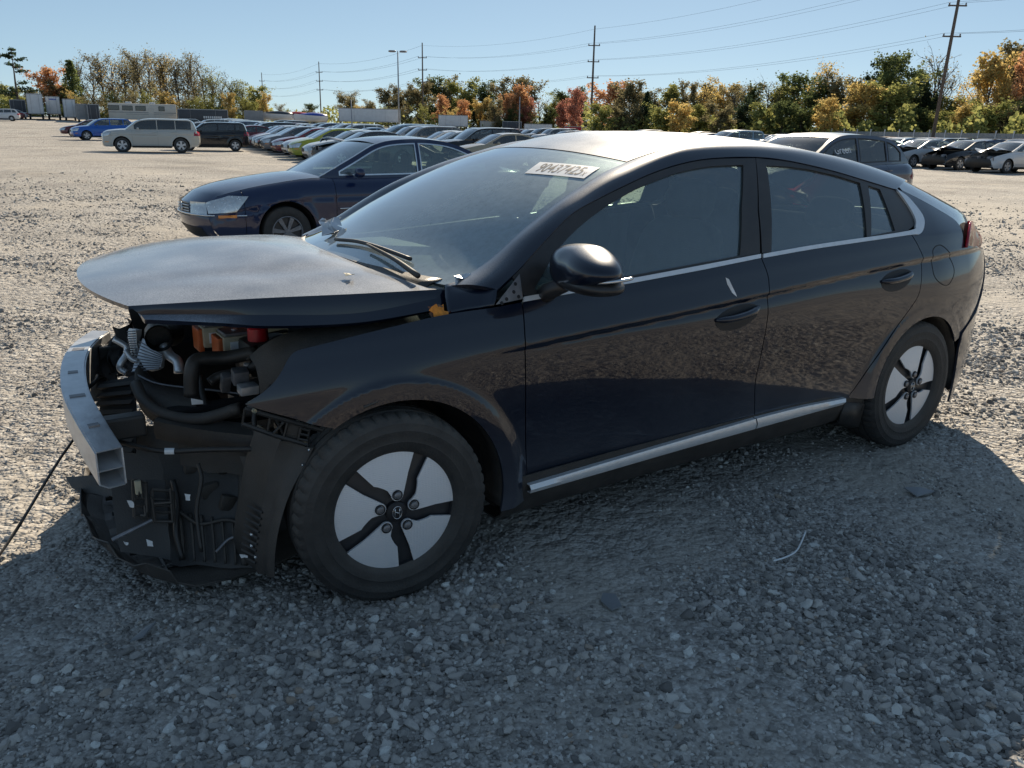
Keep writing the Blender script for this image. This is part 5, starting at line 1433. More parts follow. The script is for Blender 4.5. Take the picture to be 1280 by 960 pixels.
# ------------------------------------------------------------------ other cars: one builder, many shapes
def clipx(poly, lo, hi):
    def half(P, keep, x):
        out = []
        for i in range(len(P)):
            a, b = P[i], P[(i+1) % len(P)]; ka, kb = keep(a[0]), keep(b[0])
            if ka: out.append(a)
            if ka != kb:
                t = (x-a[0])/(b[0]-a[0]); out.append((x, a[1]+t*(b[1]-a[1])))
        return out
    P = list(map(tuple, poly))
    if lo is not None: P = half(P, lambda x: x >= lo, lo)
    if hi is not None: P = half(P, lambda x: x <= hi, hi)
    return P
SPEC = dict(
    sedan=dict(L=4.75, W=1.82, wb=2.72, fo=0.93, R=0.325, top=[(0, .62), (.12, .72), (.5, .84), (1.25, .96), (1.9, .965), (3.7, 1.0), (4.3, 1.02), (4.62, .98), (4.75, .80)],
               gh=[(1.22, .95), (1.75, 1.22), (2.12, 1.39), (2.6, 1.45), (3.1, 1.435), (3.55, 1.33), (4.18, 1.03)], cut=[2.78], dlo=(1.62, 3.86), dz=0.07, front=.12, glb=4.18, roofk=.70),
    suv=dict(L=4.65, W=1.86, wb=2.72, fo=0.93, R=0.36, top=[(0, .74), (.1, .88), (.45, 1.00), (1.2, 1.08), (2.0, 1.09), (4.0, 1.14), (4.5, 1.13), (4.65, .95)],
             gh=[(1.18, 1.07), (1.62, 1.38), (1.98, 1.58), (2.6, 1.66), (3.6, 1.655), (4.15, 1.60), (4.55, 1.13)], cut=[2.72, 3.72], dlo=(1.58, 4.36), dz=0.07, front=.10, glb=4.5, roofk=.74),
    hatchcar=dict(L=4.25, W=1.77, wb=2.6, fo=0.86, R=0.315, top=[(0, .66), (.1, .76), (.45, .88), (1.05, .99), (1.8, 1.0), (3.6, 1.05), (4.1, 1.04), (4.25, .85)],
               gh=[(1.02, .98), (1.6, 1.28), (1.98, 1.44), (2.5, 1.49), (3.2, 1.475), (3.75, 1.40), (4.14, 1.05)], cut=[2.62, 3.42], dlo=(1.48, 3.86), dz=0.07, front=.12, glb=4.1, roofk=.72),
    van=dict(L=5.1, W=1.96, wb=3.03, fo=0.98, R=0.34, top=[(0, .74), (.12, .86), (.5, .98), (1.05, 1.07), (2.0, 1.10), (4.5, 1.14), (4.98, 1.12), (5.1, .9)],
             gh=[(.98, 1.05), (1.65, 1.42), (2.08, 1.64), (2.8, 1.75), (4.3, 1.73), (4.75, 1.66), (5.02, 1.12)], cut=[2.62, 3.85], dlo=(1.50, 4.80), dz=0.08, front=.12, glb=4.98, roofk=.78),
    boxy=dict(L=4.14, W=1.80, wb=2.57, fo=0.80, R=0.335, top=[(0, .72), (.08, .86), (.4, .99), (.95, 1.06), (2.0, 1.07), (3.6, 1.14), (4.0, 1.14), (4.14, .95)],
              gh=[(.93, 1.05), (1.42, 1.36), (1.70, 1.54), (2.3, 1.61), (3.3, 1.60), (3.86, 1.56), (4.06, 1.14)], cut=[2.45, 3.42], dlo=(1.32, 3.72), dz=0.08, front=.10, glb=4.02, roofk=.76),
    oldsedan=dict(L=4.70, W=1.75, wb=2.70, fo=0.92, R=0.318, top=[(0, .60), (.06, .71), (.28, .80), (.75, .895), (1.42, .965), (2.0, .965), (3.7, 1.0), (4.3, 1.03), (4.6, .99), (4.70, .82)],
                  gh=[(1.40, .955), (1.86, 1.19), (2.26, 1.385), (2.62, 1.448), (3.1, 1.45), (3.55, 1.36), (4.26, 1.04)], cut=[2.86], dlo=(1.70, 3.95), dz=0.065, front=.16, glb=4.26, roofk=.70),
    coupsuv=dict(L=4.80, W=1.93, wb=2.86, fo=0.92, R=0.385, top=[(0, .76), (.1, .90), (.5, 1.02), (1.35, 1.12), (2.2, 1.12), (4.0, 1.17), (4.6, 1.17), (4.80, 1.0)],
                 gh=[(1.32, 1.11), (1.85, 1.42), (2.25, 1.62), (2.75, 1.70), (3.55, 1.68), (4.15, 1.57), (4.66, 1.19)], cut=[2.94, 3.84], dlo=(1.75, 4.36), dz=0.075, front=.12, glb=4.6, roofk=.70),
)
SPEC['terrain'] = dict(SPEC['suv'], L=4.70, W=1.85, wb=2.857, fo=0.92, R=0.38, cut=[2.66, 3.56], dlo=(1.56, 4.36), front=.08, top=[(0, .80), (.05, .95), (.28, 1.06), (1.15, 1.14), (2.0, 1.13), (4.0, 1.16), (4.55, 1.15), (4.70, .96)], gh=[(1.12, 1.12), (1.52, 1.42), (1.80, 1.60), (2.4, 1.69), (3.8, 1.68), (4.36, 1.62), (4.60, 1.16)])
class Car:
    pass
def build_car(kind, hi=False, glass='farglass', painted='objpaint', rimn=5, damaged=False):
    S = SPEC[kind]; L_, Wd = S['L'], S['W']/2; tx, tz = zip(*S['top']); zt = lambda x: ip(x, tx, tz)
    fx, rx, R = S['fo'], S['fo']+S['wb'], S['R']; ra = R+0.055; bz = 0.20 if 'suv' not in kind and kind != 'terrain' else 0.25
    step = 0.05 if hi else 0.13
    def plan(x):
        f = np.clip(1-x/0.62, 0, 1); r = np.clip(1-(L_-x)/0.5, 0, 1)
        return Wd*(1-0.20*f**2.3-0.15*r**2.3)
    def Y(x, z):
        x = np.asarray(x, float); z = np.asarray(z, float); t = zt(x)
        d = np.clip((t-z), 0, 2)
        s = plan(x)-0.12*np.exp(-d/0.055)*(1) - 0.16*np.clip(0.20-d, 0, 1) - 0.05*np.clip((0.45-z)/0.25, 0, 1)**2
        zc = t-0.24
        s = s-0.010*np.exp(-((z-zc+0.02)/0.02)**2)
        for c in (fx, rx):
            rr = np.hypot(x-c, z-R); s = s+0.016*np.exp(-((rr-ra-0.01)/0.05)**2)
        return s
    def side_(x, z): return np.stack([np.asarray(x, float), -Y(x, z), np.asarray(z, float)], -1)
    n = 36 if hi else 12
    # outline of the lower body side
    xs_t = np.concatenate([np.linspace(0.02, 0.6, 12), np.linspace(0.7, L_-0.6, 20 if hi else 10), np.linspace(L_-0.5, L_-0.02, 8)])
    outl = [(x, float(zt(x))) for x in xs_t]
    outl += [(L_-0.0, 0.62), (L_-0.03, 0.42), (L_-0.14, bz+0.06), (rx+math.sqrt(max(ra**2-(R-bz-.03)**2, .01)), bz+.03)]
    def arch(c): return [(c+ra*math.cos(a), R+ra*math.sin(a)) for a in np.linspace(math.asin((bz+.03-R)/ra), math.pi-math.asin((bz+.03-R)/ra), n)][1:-1]
    outl += arch(rx)+[(rx-ra, bz+.03), (rx-ra-0.05, bz), (fx+ra+0.05, bz), (fx+ra, bz+.03)]+arch(fx)
    outl += [(fx-math.sqrt(max(ra**2-(R-bz-.03)**2, .01)), bz+.03), (0.14, bz+0.03), (0.03, 0.36), (0.0, 0.50)]
    P = dict()
    meshes = []      # (name, mesh, material, parentname)
    def pan(name, poly, mat, off=0.0, thick=0.0, holes=(), st=step, sf=side_, par=None):
        for s in (-1, 1):
            meshes.append((name, panel_mesh(name, poly, sf, st, thick, holes, off, s), mat, par))
    hiD = hi
    ghx = [p[0] for p in S['gh']]
    if hi:
        x1, x2 = S['dlo'][0]-0.12, S['cut'][0]; x3 = (S['cut'][1] if len(S['cut']) > 1 else S['dlo'][1]-0.25)+0.02
        xr = rx-ra+0.02
        cuts = [None, fx-0.52, x1, x2, min(x3, rx-0.02), None]
        for nm, lo, hi_ in zip(("front_bumper", "front_fender", "front_door", "rear_door", "quarter_panel"), cuts[:-1], cuts[1:]):
            q = clipx(outl, lo, hi_)
            pan(nm, inset_poly(q, 0.003), painted, thick=0.008)
        m = MB().sheet([[(x, s*(Wd-0.10), z) for x in np.linspace(fx+ra, rx-ra, 4)] for z in (bz+.05, .8) for s in (-1,)]); m.sheet([[(x, (Wd-0.10), z) for x in np.linspace(fx+ra, rx-ra, 4)] for z in (bz+.05, .8)])
        meshes.append(("door_inner", m, 'trimgrey', None))
    else:
        pan("body_side", outl, painted)
    # skin tops: hood and deck
    def top(x0, x1, nm, nx=14, crown=0.05):
        g = []
        for x in np.linspace(x0, x1, nx):
            z = float(zt(x)); s = float(Y(x, z))
            cr = crown*min(1.0, 0.35+x/0.5) if x < L_/2 else crown
            fb_ = S['front']*math.exp(-x/.28) if nm == 'hood' else 0
            g.append([(x-fb_*(1-abs(v)**2.2), v*s, z+cr*(1-abs(v)**2.4)) for v in np.linspace(-1, 1, 17 if hi else 9)])
        g = np.array(g)
        if damaged and nm == "hood":
            k = np.linspace(1, 0, nx)[:, None]
            g[..., 2] += 0.38*k**1.0*(1+0.25*np.sin(np.linspace(0, 7, g.shape[1]))[None]); g[..., 0] += 0.35*k
        meshes.append((nm, MB().sheet(g, 0.0), painted, None))
    top(0.02, S['gh'][0][0]+0.12, "hood")
    top(S['gh'][-1][0]-0.2, L_-0.02, "deck", 8)
    # nose and tail
    def end(x0, zs, bow, nm, mat):
        g = []
        for z in zs:
            xx = 0.02+0.0*z if x0 == 0 else L_-0.02
            if x0 == 0: xx = float(np.interp(z, [bz, .36, .5, float(zt(0.02))], [0.14, 0.03, 0.0, 0.02]))
            else: xx = float(np.interp(z, [bz+.06, .42, .62, float(zt(L_-.02))], [L_-.14, L_-.03, L_, L_-.02]))
            s = float(Y(xx, z))
            sg = -1 if x0 == 0 else 1
            g.append([(xx+sg*bow*(1-abs(v)**2.2), v*s, z+(0.02*(1-v*v) if z == zs[-1] else 0)) for v in np.linspace(-1, 1, 15 if hi else 9)])
        m = MB().sheet(np.array(g) if x0 == 0 else np.array(g)[::-1]); meshes.append((nm, m, mat, None))
        return g
    zf = list(np.linspace(bz+.03, float(zt(0.02)), 9)); zr = list(np.linspace(bz+.06, float(zt(L_-.02)), 9))
    end(0, zf, S['front'], "nose", 'plastic' if damaged else painted); end(1, zr, 0.10, "tail_panel", painted)
    # grille, lower intake, lamps
    def patch(z0, z1, v0, v1, x0, off, nm, mat, nn=6, par=None):
        g = []
        for z in np.linspace(z0, z1, nn):
            xx = float(np.interp(z, [bz, .36, .5, float(zt(0.02))], [0.14, 0.03, 0.0, 0.02])) if x0 == 0 else float(np.interp(z, [bz+.06, .42, .62, float(zt(L_-.02))], [L_-.14, L_-.03, L_, L_-.02]))
            s = float(Y(xx, z)); sg = -1 if x0 == 0 else 1; bow = S['front'] if x0 == 0 else .10
            g.append([(xx+sg*(bow*(1-abs(v)**2.2)+off), v*s, z) for v in np.linspace(v0, v1, 7)])
        m = MB().sheet(np.array(g) if x0 == 0 else np.array(g)[::-1]); meshes.append((nm, m, mat, par))
    zh = float(zt(0.05))
    if not damaged:
        patch(zh-0.20, zh-0.05, -.42, .42, 0, .006, "grille", 'plastic')
        patch(bz+.05, bz+.17, -.72, .72, 0, .006, "lower_intake", 'plastic')
        for s in (-1, 1):
            patch(zh-0.16, zh-0.02, s*.52 if s > 0 else -1.0, s*1.0 if s > 0 else -.52, 0, .014, "headlamp", 'lampin')
        hp = [(0.015, zh-.15), (0.02, zh-.02), (0.25, float(zt(.25))-.035), (0.46, float(zt(.46))-.09), (0.30, zh-.12)]
        pan("headlamp", hp, 'lampin', off=.016, st=.04 if hi else .1)
        pan("marker_lamp", [(0.10, .50), (0.30, .505), (0.30, .54), (0.10, .535)], 'amber', off=.006, st=.1)
    else:
        rg = np.random.default_rng(5)
        for k in range(5):
            g = np.array([[(0.02+rg.normal(0, .06)+.1*(j % 2), -0.75+0.3*k+.12*j, z) for j in range(4)] for z in (0.3, .45, .6, .75)])+rg.normal(0, .03, (4, 4, 3))
            meshes.append(("torn_bumper", MB().sheet(g, .01), 'plastic' if k % 2 else 'steel', None))
    zl = float(zt(L_-.1))
    if 'suv' in kind or kind in ('van', 'boxy', 'hatchcar', 'terrain'):
        tlp = [(L_-.26, zl-.24), (L_-.03, zl-.25), (L_-.03, zl-.02), (L_-.22, zl-.04)]
    else: tlp = [(L_-.42, zl-.09), (L_-.03, zl-.20), (L_-.02, zl-.05), (L_-.30, zl-.02)]
    pan("tail_lamp", tlp, 'tail', off=.008, st=.1)
    for s in (-1, 1): patch(zl-.24, zl-.06, -1.0 if s < 0 else .62, -.62 if s < 0 else 1.0, 1, .008, "tail_lamp", 'tail')
    patch(bz+.10, bz+.26, -.8, .8, 1, .006, "rear_valance", 'plastic')
    # sill
    pan("sill", [(fx+ra+.03, bz-.01), (rx-ra-.03, bz-.01), (rx-ra-.03, bz+.09), (fx+ra+.03, bz+.09)], 'plastic', off=.004, st=.3)
    meshes.append(("underbody", MB().box((L_/2, 0, bz+.10), (L_-.5, S['W']-.25, .08)), 'void', None))
    # wheel housings
    for c in (fx, rx):
        for s in (-1, 1):
            m = MB()
            rows = [[(c+ra*math.cos(a), s*y, R+ra*math.sin(a)) for y in (Wd-.03, Wd-.32)]+[(c, s*(Wd-.32), R)] for a in np.linspace(-.2, math.pi+.2, 14)]
            m.sheet(np.array(rows))
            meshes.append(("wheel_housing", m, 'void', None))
    # greenhouse
    gh = S['gh']; top_c = [tuple(p) for p in catmull(gh, 5 if hi else 3)]
    zmax = max(p[1] for p in gh)
    def Yg(x, z):
        x = np.asarray(x, float); z = np.asarray(z, float); zb = zt(x)
        sb = Wd-0.13 - 0.05*np.clip(1-(x-ghx[0])/.6, 0, 1) - 0.08*np.clip(1-(ghx[-1]-x)/.7, 0, 1)
        t = np.clip((z-zb)/(zmax-zb+1e-3), 0, 1)
        return sb-(sb-Wd*S['roofk'])*(0.72*t+0.28*t*t)
    def gside(x, z): return np.stack([np.asarray(x, float), -Yg(x, z), np.asarray(z, float)], -1)
    xb0, xb1 = gh[0][0], gh[-1][0]
    outer = top_c+[(xb1-0.0, float(zt(xb1))-.03)]+[(x, float(zt(x))-.03) for x in np.linspace(xb1-.2, xb0+.2, 6)]+[(xb0, float(zt(xb0))-.03)]
    fr = S['dz']
    dl0, dl1 = S['dlo']
    insd = inset_poly(densify([(x, z) for x, z in outer], .12), fr)
    insd = [p for p in insd]
    def dlo(lo, hi_):
        q = clipx([tuple(p) for p in inset_poly(outer, fr)], lo, hi_)
        q = [(x, max(z, float(zt(x))+.035)) for x, z in q]
        return q
    edges = [dl0]+S['cut']+[dl1]
    wins = []
    for i in range(len(edges)-1):
        wins.append(dlo(edges[i]+(.0 if i == 0 else .035), edges[i+1]-.035))
    wins = [w for w in wins if len(w) > 2 and abs(area2(w)) > .02]
    pan("cabin_frame", outer, painted, holes=wins, sf=gside, st=max(step, .07), thick=.012 if hi else 0)
    for w in wins:
        pan("side_window", inset_poly(w, -.006), glass, sf=gside, off=-.008, st=.25, par=None)
        if hi:
            ro_ = densify(w, .1); pan("window_trim", inset_poly(ro_, -.012), 'chrome' if kind == 'oldsedan' else 'ink', holes=[inset_poly(ro_, .006)], sf=gside, off=.003, st=.3)
    # roof + screens: span between both sides
    tc = np.array(top_c)
    def span(seg, crown, bowx, nm, mat, k0=1.0, nv=13, th=0.0):
        g = []
        for x, z in seg:
            s = float(Yg(x, z))*k0
            g.append([(x+bowx*(1-abs(v)**2.2), v*s, z+crown*(1-abs(v)**2.2)) for v in np.linspace(-1, 1, nv)])
        meshes.append((nm, MB().sheet(np.array(g), th), mat, None)); return g
    zth = zmax-0.085 if kind not in ('van',) else zmax-.12
    ia = next(i for i in range(len(tc)) if tc[i, 1] > zth); ib = max(i for i in range(len(tc)) if tc[i, 1] > zth)
    span(tc[:ia+1], .02, -.10, "windshield", glass, .93); span(tc[ia:ib+1], .035, 0, "roof", painted); span(tc[ib:], .02, .06, "rear_window", glass, .93)
    def stripe(seg):
        mm = MB()
        for s in (-1, 1):
            g = [[(x, s*float(Yg(x, z))*k, z+.004) for k in (.90, 1.0)] for x, z in seg]
            mm.sheet(np.array(g) if s < 0 else np.array(g)[:, ::-1])
        meshes.append(("screen_pillar", mm, painted, None))
    stripe(tc[:ia+1]); stripe(tc[ib:])
    # seats and dash, seen through the glass
    m = MB()
    zs_ = float(zt(2.2))
    for sx in ((dl0+1.05), (dl0+1.95)):
        for sy in (-.36, .36):
            m.box((sx, sy, zs_-.10), (.14, .46, .5), Matrix.Rotation(R_(14), 3, 'Y'), bev=.05 if hi else 0); m.box((sx+.09, sy, zs_+.20), (.09, .24, .17), Matrix.Rotation(R_(10), 3, 'Y'), bev=.035 if hi else 0)
    m.box((gh[0][0]+.42, 0, zs_-.10), (.4, S['W']-.5, .16)).box(((gh[0][0]+xb1)/2+.3, 0, zs_-.36), (xb1-gh[0][0]-.5, S['W']-.36, .05))
    meshes.append(("seats", m, 'fabric', None))
    # mirrors
    for s in (-1, 1):
        v, f = blob((dl0+.18, s*(Wd+.07), float(zt(dl0))+.07), (.06, .10, .065), 2.6, 8)
        meshes.append(("door_mirror", MB().add(v, f), painted, None))
    if hi:
        for i, hx in enumerate((S['cut'][0]-.16, (S['cut'][1] if len(S['cut']) > 1 else dl1-.2)-.10)):
            for s in (-1, 1):
                z = float(zt(hx))-.13; meshes.append(("door_handle", MB().tube([(hx-.1, s*(float(Y(hx, z))+.012), z), (hx, s*(float(Y(hx, z))+.026), z+.004), (hx+.1, s*(float(Y(hx, z))+.012), z+.008)], .012, 6), painted, None))
    # finalise
    car = Car(); car.meshes = []
    for nm, m, mat, par in meshes:
        if isinstance(m, MB):
            me = mesh(nm, m.v, m.f); me.polygons.foreach_set("use_smooth", [True]*len(me.polygons)); me.set_sharp_from_angle(angle=R_(45))
        else: me = m
        if len(me.materials) == 0: me.materials.append(M[mat])
        car.meshes.append((nm, me))
    # wheel
    nseg = 48 if hi else 18
    h = .105
    prof = [(.09, R*.60), (-h*.9, R*.62), (-h, R*.70), (-h*.98, R*.85), (-h*.85, R*.965), (-h*.6, R), (h*.6, R), (h*.85, R*.965), (h, R*.8)]
    t = MB().lathe(prof, nseg); car.tyre = mesh("tyre", t.v, t.f); car.tyre.materials.append(M['rubber'])
    r = MB().lathe([(-h*.55, .001), (-h*.55, R*.55), (-h*.9, R*.60), (-h*.92, R*.64)], nseg)
    car.disc = mesh("wheel", r.v, r.f); car.disc.materials.append(M['charcoal'])
    sp = MB()
    for k in range(rimn):
        a = 2*math.pi*k/rimn+.3; w = R*.62*math.pi/rimn*(.55 if rimn < 7 else .42)
        e, f_ = np.array([math.cos(a), math.sin(a)]), np.array([-math.sin(a), math.cos(a)])
        q = [e*R*.08-f_*w*.45, e*R*.61-f_*w*.75, e*R*.61+f_*w*.75, e*R*.08+f_*w*.45]
        v = [(p[0], -h*.86, p[1]) for p in q]+[(p[0], -h*.62, p[1]) for p in q]
        sp.add(v, [(0, 1, 2, 3), (0, 4, 5, 1), (1, 5, 6, 2), (2, 6, 7, 3), (3, 7, 4, 0)])
    sp.lathe([(-h*.6, R*.13), (-h*.92, R*.12), (-h*.92, .001)], 12).lathe([(-h*.8, R*.57), (-h*.95, R*.60), (-h*.9, R*.64)], nseg)
    car.spoke = mesh("rim", sp.v, sp.f); car.spoke.materials.append(M['silver'])
    for me in (car.tyre,): me.polygons.foreach_set("use_smooth", [True]*len(me.polygons)); me.set_sharp_from_angle(angle=R_(40))
    car.S = S; car.kind = kind; car.R = R
    return car
def place_car(car, name, loc, heading, col, label, cat, group=None, wheels='full'):
    """loc: world position of the car's ground centre; heading: direction the nose points (radians from +X)"""
    root = empty(name, (loc[0], loc[1], float(terrain(loc[0], loc[1]))), heading+math.pi)
    tag(root, label, cat, group)
    S = car.S; sh = -S['L']/2
    for nm, me in car.meshes:
        o = bpy.data.objects.new(nm, me); COL.objects.link(o); o.parent = root; o.location = (sh, 0, 0); o.color = (*col, 1)
    for c in (S['fo'], S['fo']+S['wb']):
        for s in (-1, 1):
            w = bpy.data.objects.new("wheel", car.disc); COL.objects.link(w); w.parent = root
            w.location = (sh+c, s*(S['W']/2-.115), car.R-.012); w.rotation_euler = (0, 0, 0 if s < 0 else math.pi)
            for nm, me in (("tyre", car.tyre), ("rim", car.spoke)):
                o = bpy.data.objects.new(nm, me); COL.objects.link(o); o.parent = w
    return root
def cnear(kind, **k): return build_car(kind, True, **k)
HEAD = math.pi        # noses point towards -X like the hatchback

# dark blue saloon across the aisle
vw = cnear('oldsedan', glass='sideglass', rimn=7)
vw.spoke.materials[0] = M['steel']
def vw_extras(root, sh):
    # bright slats and roundel in the grille, strip along the bumper
    zh = float(ip(0.05, [p[0] for p in SPEC['oldsedan']['top']], [p[1] for p in SPEC['oldsedan']['top']]))
    for i, dz in enumerate((-.07, -.105, -.14, -.175)):
        P = [(-.16*(1-abs(v)**2.2)-.014+.015, v*.70*1.0, zh+dz) for v in np.linspace(-.42, .42, 9)]
        o = MB().tube(P, .006, 6).build("grille_slat", M['chrome'], root, smooth=True); o.location = (sh, 0, 0)
    a = np.linspace(0, 2*math.pi, 25)
    e = MB().tube([(-.165, .065*math.cos(t), zh-.115+.065*math.sin(t)) for t in a], .007, 6, False)
    e.tube([(-.168, -.04, zh-.07), (-.168, 0, zh-.115), (-.168, .04, zh-.07)], .006, 5).tube([(-.168, -.05, zh-.10), (-.168, -.022, zh-.165), (-.168, 0, zh-.118), (-.168, .022, zh-.165), (-.168, .05, zh-.10)], .006, 5)
    o = e.build("emblem", M['chrome'], root, smooth=True); o.location = (sh, 0, 0)
    P = []
    for v in np.linspace(-.95, .95, 21): P.append((-.16*(1-abs(v)**2.2)-.006, v*.70, .53))
    P = [(.42, -.855, .53), (.2, -.79, .53)]+P+[(.2, .79, .53), (.42, .855, .53)]
    o = MB().tube(P, .012, 6).build("bumper_strip", M['chrome'], root, smooth=True); o.location = (sh, 0, 0)
    for s in (-1, 1):
        o = MB().tube([(1.62, s*.885, .58), (2.82, s*.895, .60)], .010, 6).build("door_strip", M['chrome'], root, smooth=True); o.location = (sh, 0, 0)
vwr = place_car(vw, "parked_sedan", (3.92, 8.36), HEAD+R_(0), (.006, .016, .058), "dark blue four-door sedan with bright window trim behind the black hatchback", "car")
vw_extras(vwr, -SPEC['oldsedan']['L']/2)
cay = cnear('coupsuv', glass='tint')
cayr = place_car(cay, "parked_suv", (13.2, 8.15), HEAD, (.030, .042, .075), "slate blue sport utility with white marker writing on its front side window", "suv")
v, f = text_mesh("Green")
S_ = SPEC['coupsuv']; 
o = link("window_writing", mesh("window_writing", [(2.20+.45*a-S_['L']/2+.05*b, -(S_['W']/2*.815+.006)+.115*(b-.3), 1.34+.13*b+.03*a) for a, b in v], f), cayr, M['chalk'])
ter = cnear('terrain', glass='tint')
pp = atd(188, 50.5); place_car(ter, "parked_suv", (pp[0], pp[1]), HEAD-R_(12), (.46, .45, .41), "champagne silver sport utility parked at the end of the row", "suv")
sou = cnear('boxy', glass='tint')
pp = atd(263, 55); place_car(sou, "parked_boxy_car", (pp[0], pp[1]), HEAD-R_(14), (.008, .008, .010), "black boxy compact car tucked behind the champagne silver suv", "car")
blu = build_car('suv')
# ------------------------------------------------------------------ packed rows of parked cars
def join_meshes(name, items):
    """items: list of (mesh, matrix); one mesh with all their materials"""
    V = []; F = []; MI = []; SM = []; mats = []
    for me, mx in items:
        b = len(V); co = np.empty(len(me.vertices)*3); me.vertices.foreach_get("co", co); co = co.reshape(-1, 3)
        mxa = np.array(mx); co = co@mxa[:3, :3].T+mxa[:3, 3]
        V += co.tolist(); mat = me.materials[0]
        if mat not in mats: mats.append(mat)
        k = mats.index(mat)
        for p in me.polygons:
            F.append([i+b for i in p.vertices]); MI.append(k); SM.append(True)
    me = bpy.data.meshes.new(name); me.from_pydata(V, [], F); me.update()
    for m in mats: me.materials.append(m)
    me.polygons.foreach_set("material_index", MI); me.polygons.foreach_set("use_smooth", SM); me.set_sharp_from_angle(angle=R_(40))
    return me
I4 = Matrix.Identity(4)
GROUPS = [("body", ("body_side", "hood", "deck", "nose", "tail_panel", "cabin_frame", "roof", "screen_pillar")), ("windshield", ("windshield",)), ("side_window", ("side_window",)), ("rear_window", ("rear_window",)),
          ("headlamp", ("headlamp", "marker_lamp")), ("tail_lamp", ("tail_lamp",)), ("grille", ("grille", "lower_intake", "torn_bumper")), ("underbody", ("underbody", "wheel_housing", "sill", "rear_valance")), ("seats", ("seats",)), ("door_mirror", ("door_mirror",))]
def compact(car):
    out = []
    for nm, keys in GROUPS:
        it = [(me, I4) for n_, me in car.meshes if n_ in keys]
        if nm == 'side_window': out += [(nm, me) for me, _ in it]
        elif it: out.append((nm, join_meshes(nm, it)))
    c = Car(); c.meshes = out; c.S, c.R, c.kind = car.S, car.R, car.kind; c.tyre, c.disc, c.spoke = car.tyre, car.disc, car.spoke
    return c
def tiny(car):
    it = [(me, I4) for n_, me in car.meshes]; S = car.S
    for cx in (S['fo'], S['fo']+S['wb']):
        for s in (-1, 1):
            mx = Matrix.Translation((cx, s*(S['W']/2-.115), car.R-.012)) @ Matrix.Rotation(0 if s < 0 else math.pi, 4, 'Z')
            it += [(car.tyre, mx), (car.spoke, mx)]
    return join_meshes("parked_car", it)
KINDS = ['sedan', 'suv', 'hatchcar', 'van']
MID = {k: compact(build_car(k)) for k in KINDS}
MIDX = {k: compact(build_car(k, damaged=True)) for k in ('sedan', 'suv')}
FAR = {k: tiny(MID[k]) for k in KINDS}
COLS = [("white", (.62, .62, .60), 5), ("silver", (.42, .43, .44), 4), ("grey", (.16, .165, .17), 4), ("black", (.010, .010, .012), 5), ("dark blue", (.012, .03, .10), 2), ("dark red", (.16, .012, .016), 2), ("pale gold", (.36, .31, .22), 1), ("light blue", (.20, .32, .44), 1)]
CW = [c for c in COLS for _ in range(c[2])]
KW = ['sedan']*5+['suv']*5+['hatchcar']*3+['van']*1
KN = dict(sedan="sedan", suv="suv", hatchcar="hatchback", van="minivan")
rr_ = random.Random(21)
ROWN = ["first row behind the blue sedan", "second row behind the blue sedan", "row of wrecks by the fence", "row behind the wrecks", "fifth row across the lot", "sixth row across the lot", "seventh row across the lot", "last row before the trees"]
def row_car(x, y, kind, cname, col, label=None, dmg=False, jit=True, ci=0):
    d = math.hypot(x-CAM[0], y-CAM[1])
    hd = HEAD+R_(rr_.uniform(-2.5, 2.5) if jit else 0)-0.15
    if label is None:
        label = f"{cname} {KN[kind]} parked in the {ROWN[ci]}"
    grp = f"{cname} {KN[kind]}s parked in the {ROWN[ci]}"
    if d < 66 or dmg:
        return place_car((MIDX if dmg else MID)[kind], "parked_"+KN[kind], (x, y), hd, col, label, KN[kind], grp)
    o = bpy.data.objects.new("parked_"+KN[kind], FAR[kind]); COL.objects.link(o)
    S = SPEC[kind]
    o.rotation_euler = (0, 0, hd+math.pi); off = Matrix.Rotation(hd+math.pi, 3, 'Z') @ Vector((-S['L']/2, 0, 0))
    o.location = (x+off.x, y+off.y, float(terrain(x, y))); o.color = (*col, 1)
    tag(o, label, KN[kind], grp); return o
DX = 0.17
named = {0: ('sedan', 'dark grey', (.05, .052, .055), "dark grey sedan with torn front end at the near end of the row", True),
         1: ('sedan', 'white', (.62, .62, .60), None, False), 2: ('hatchcar', 'yellow green', (.30, .33, .03), "yellow green hatchback in the row behind the blue sedan", False),
         3: ('sedan', 'white', (.60, .60, .60), None, False), 4: ('sedan', 'dark red', (.14, .010, .016), None, False)}
for ci, (x0, y0, y1) in enumerate(((12.2, 33.0, 104), (18.6, 31.0, 100), (43.2, 13.5, 96), (49.6, 17, 96), (62, 24, 104), (68.4, 27, 104), (82, 34, 112), (96, 46, 118))):
    y = y0; k = 0
    while y < y1:
        nose = x0+DX*(y-32)
        kind = rr_.choice(KW if ci < 2 or rr_.random() < .2 else ['sedan', 'sedan', 'hatchcar']); cn, col, _ = rr_.choice(CW); lab = None; dm = False
        if ci == 0 and k in named: kind, cn, col, lab, dm = named[k]
        x = nose+SPEC[kind]['L']/2+rr_.uniform(-.25, .25)
        b = math.degrees(math.atan2(x-CAM[0], y-CAM[1]))-math.degrees(YAW)
        if -33.5 < b < 33.5:
            if rr_.random() > 0.05 or k < 6:
                if ci == 2 and lab is None and y < 40:
                    j = int(round((y-13.5)/2.8)); dm = j % 2 == 0 or j in (3,)
                    if kind not in ('sedan', 'suv'): kind = 'sedan'
                    cn, col = [("black", (.010, .010, .012)), ("silver", (.42, .43, .44)), ("white", (.6, .6, .6))][j % 3]
                    lab = f"{cn} {KN[kind]} with smashed front end in the row by the fence" if dm else f"{cn} {KN[kind]} in the row of wrecks by the fence"
                row_car(x, y, kind, cn, col, lab, dm, ci=ci)
        y += 2.8+rr_.uniform(-.12, .25); k += 1
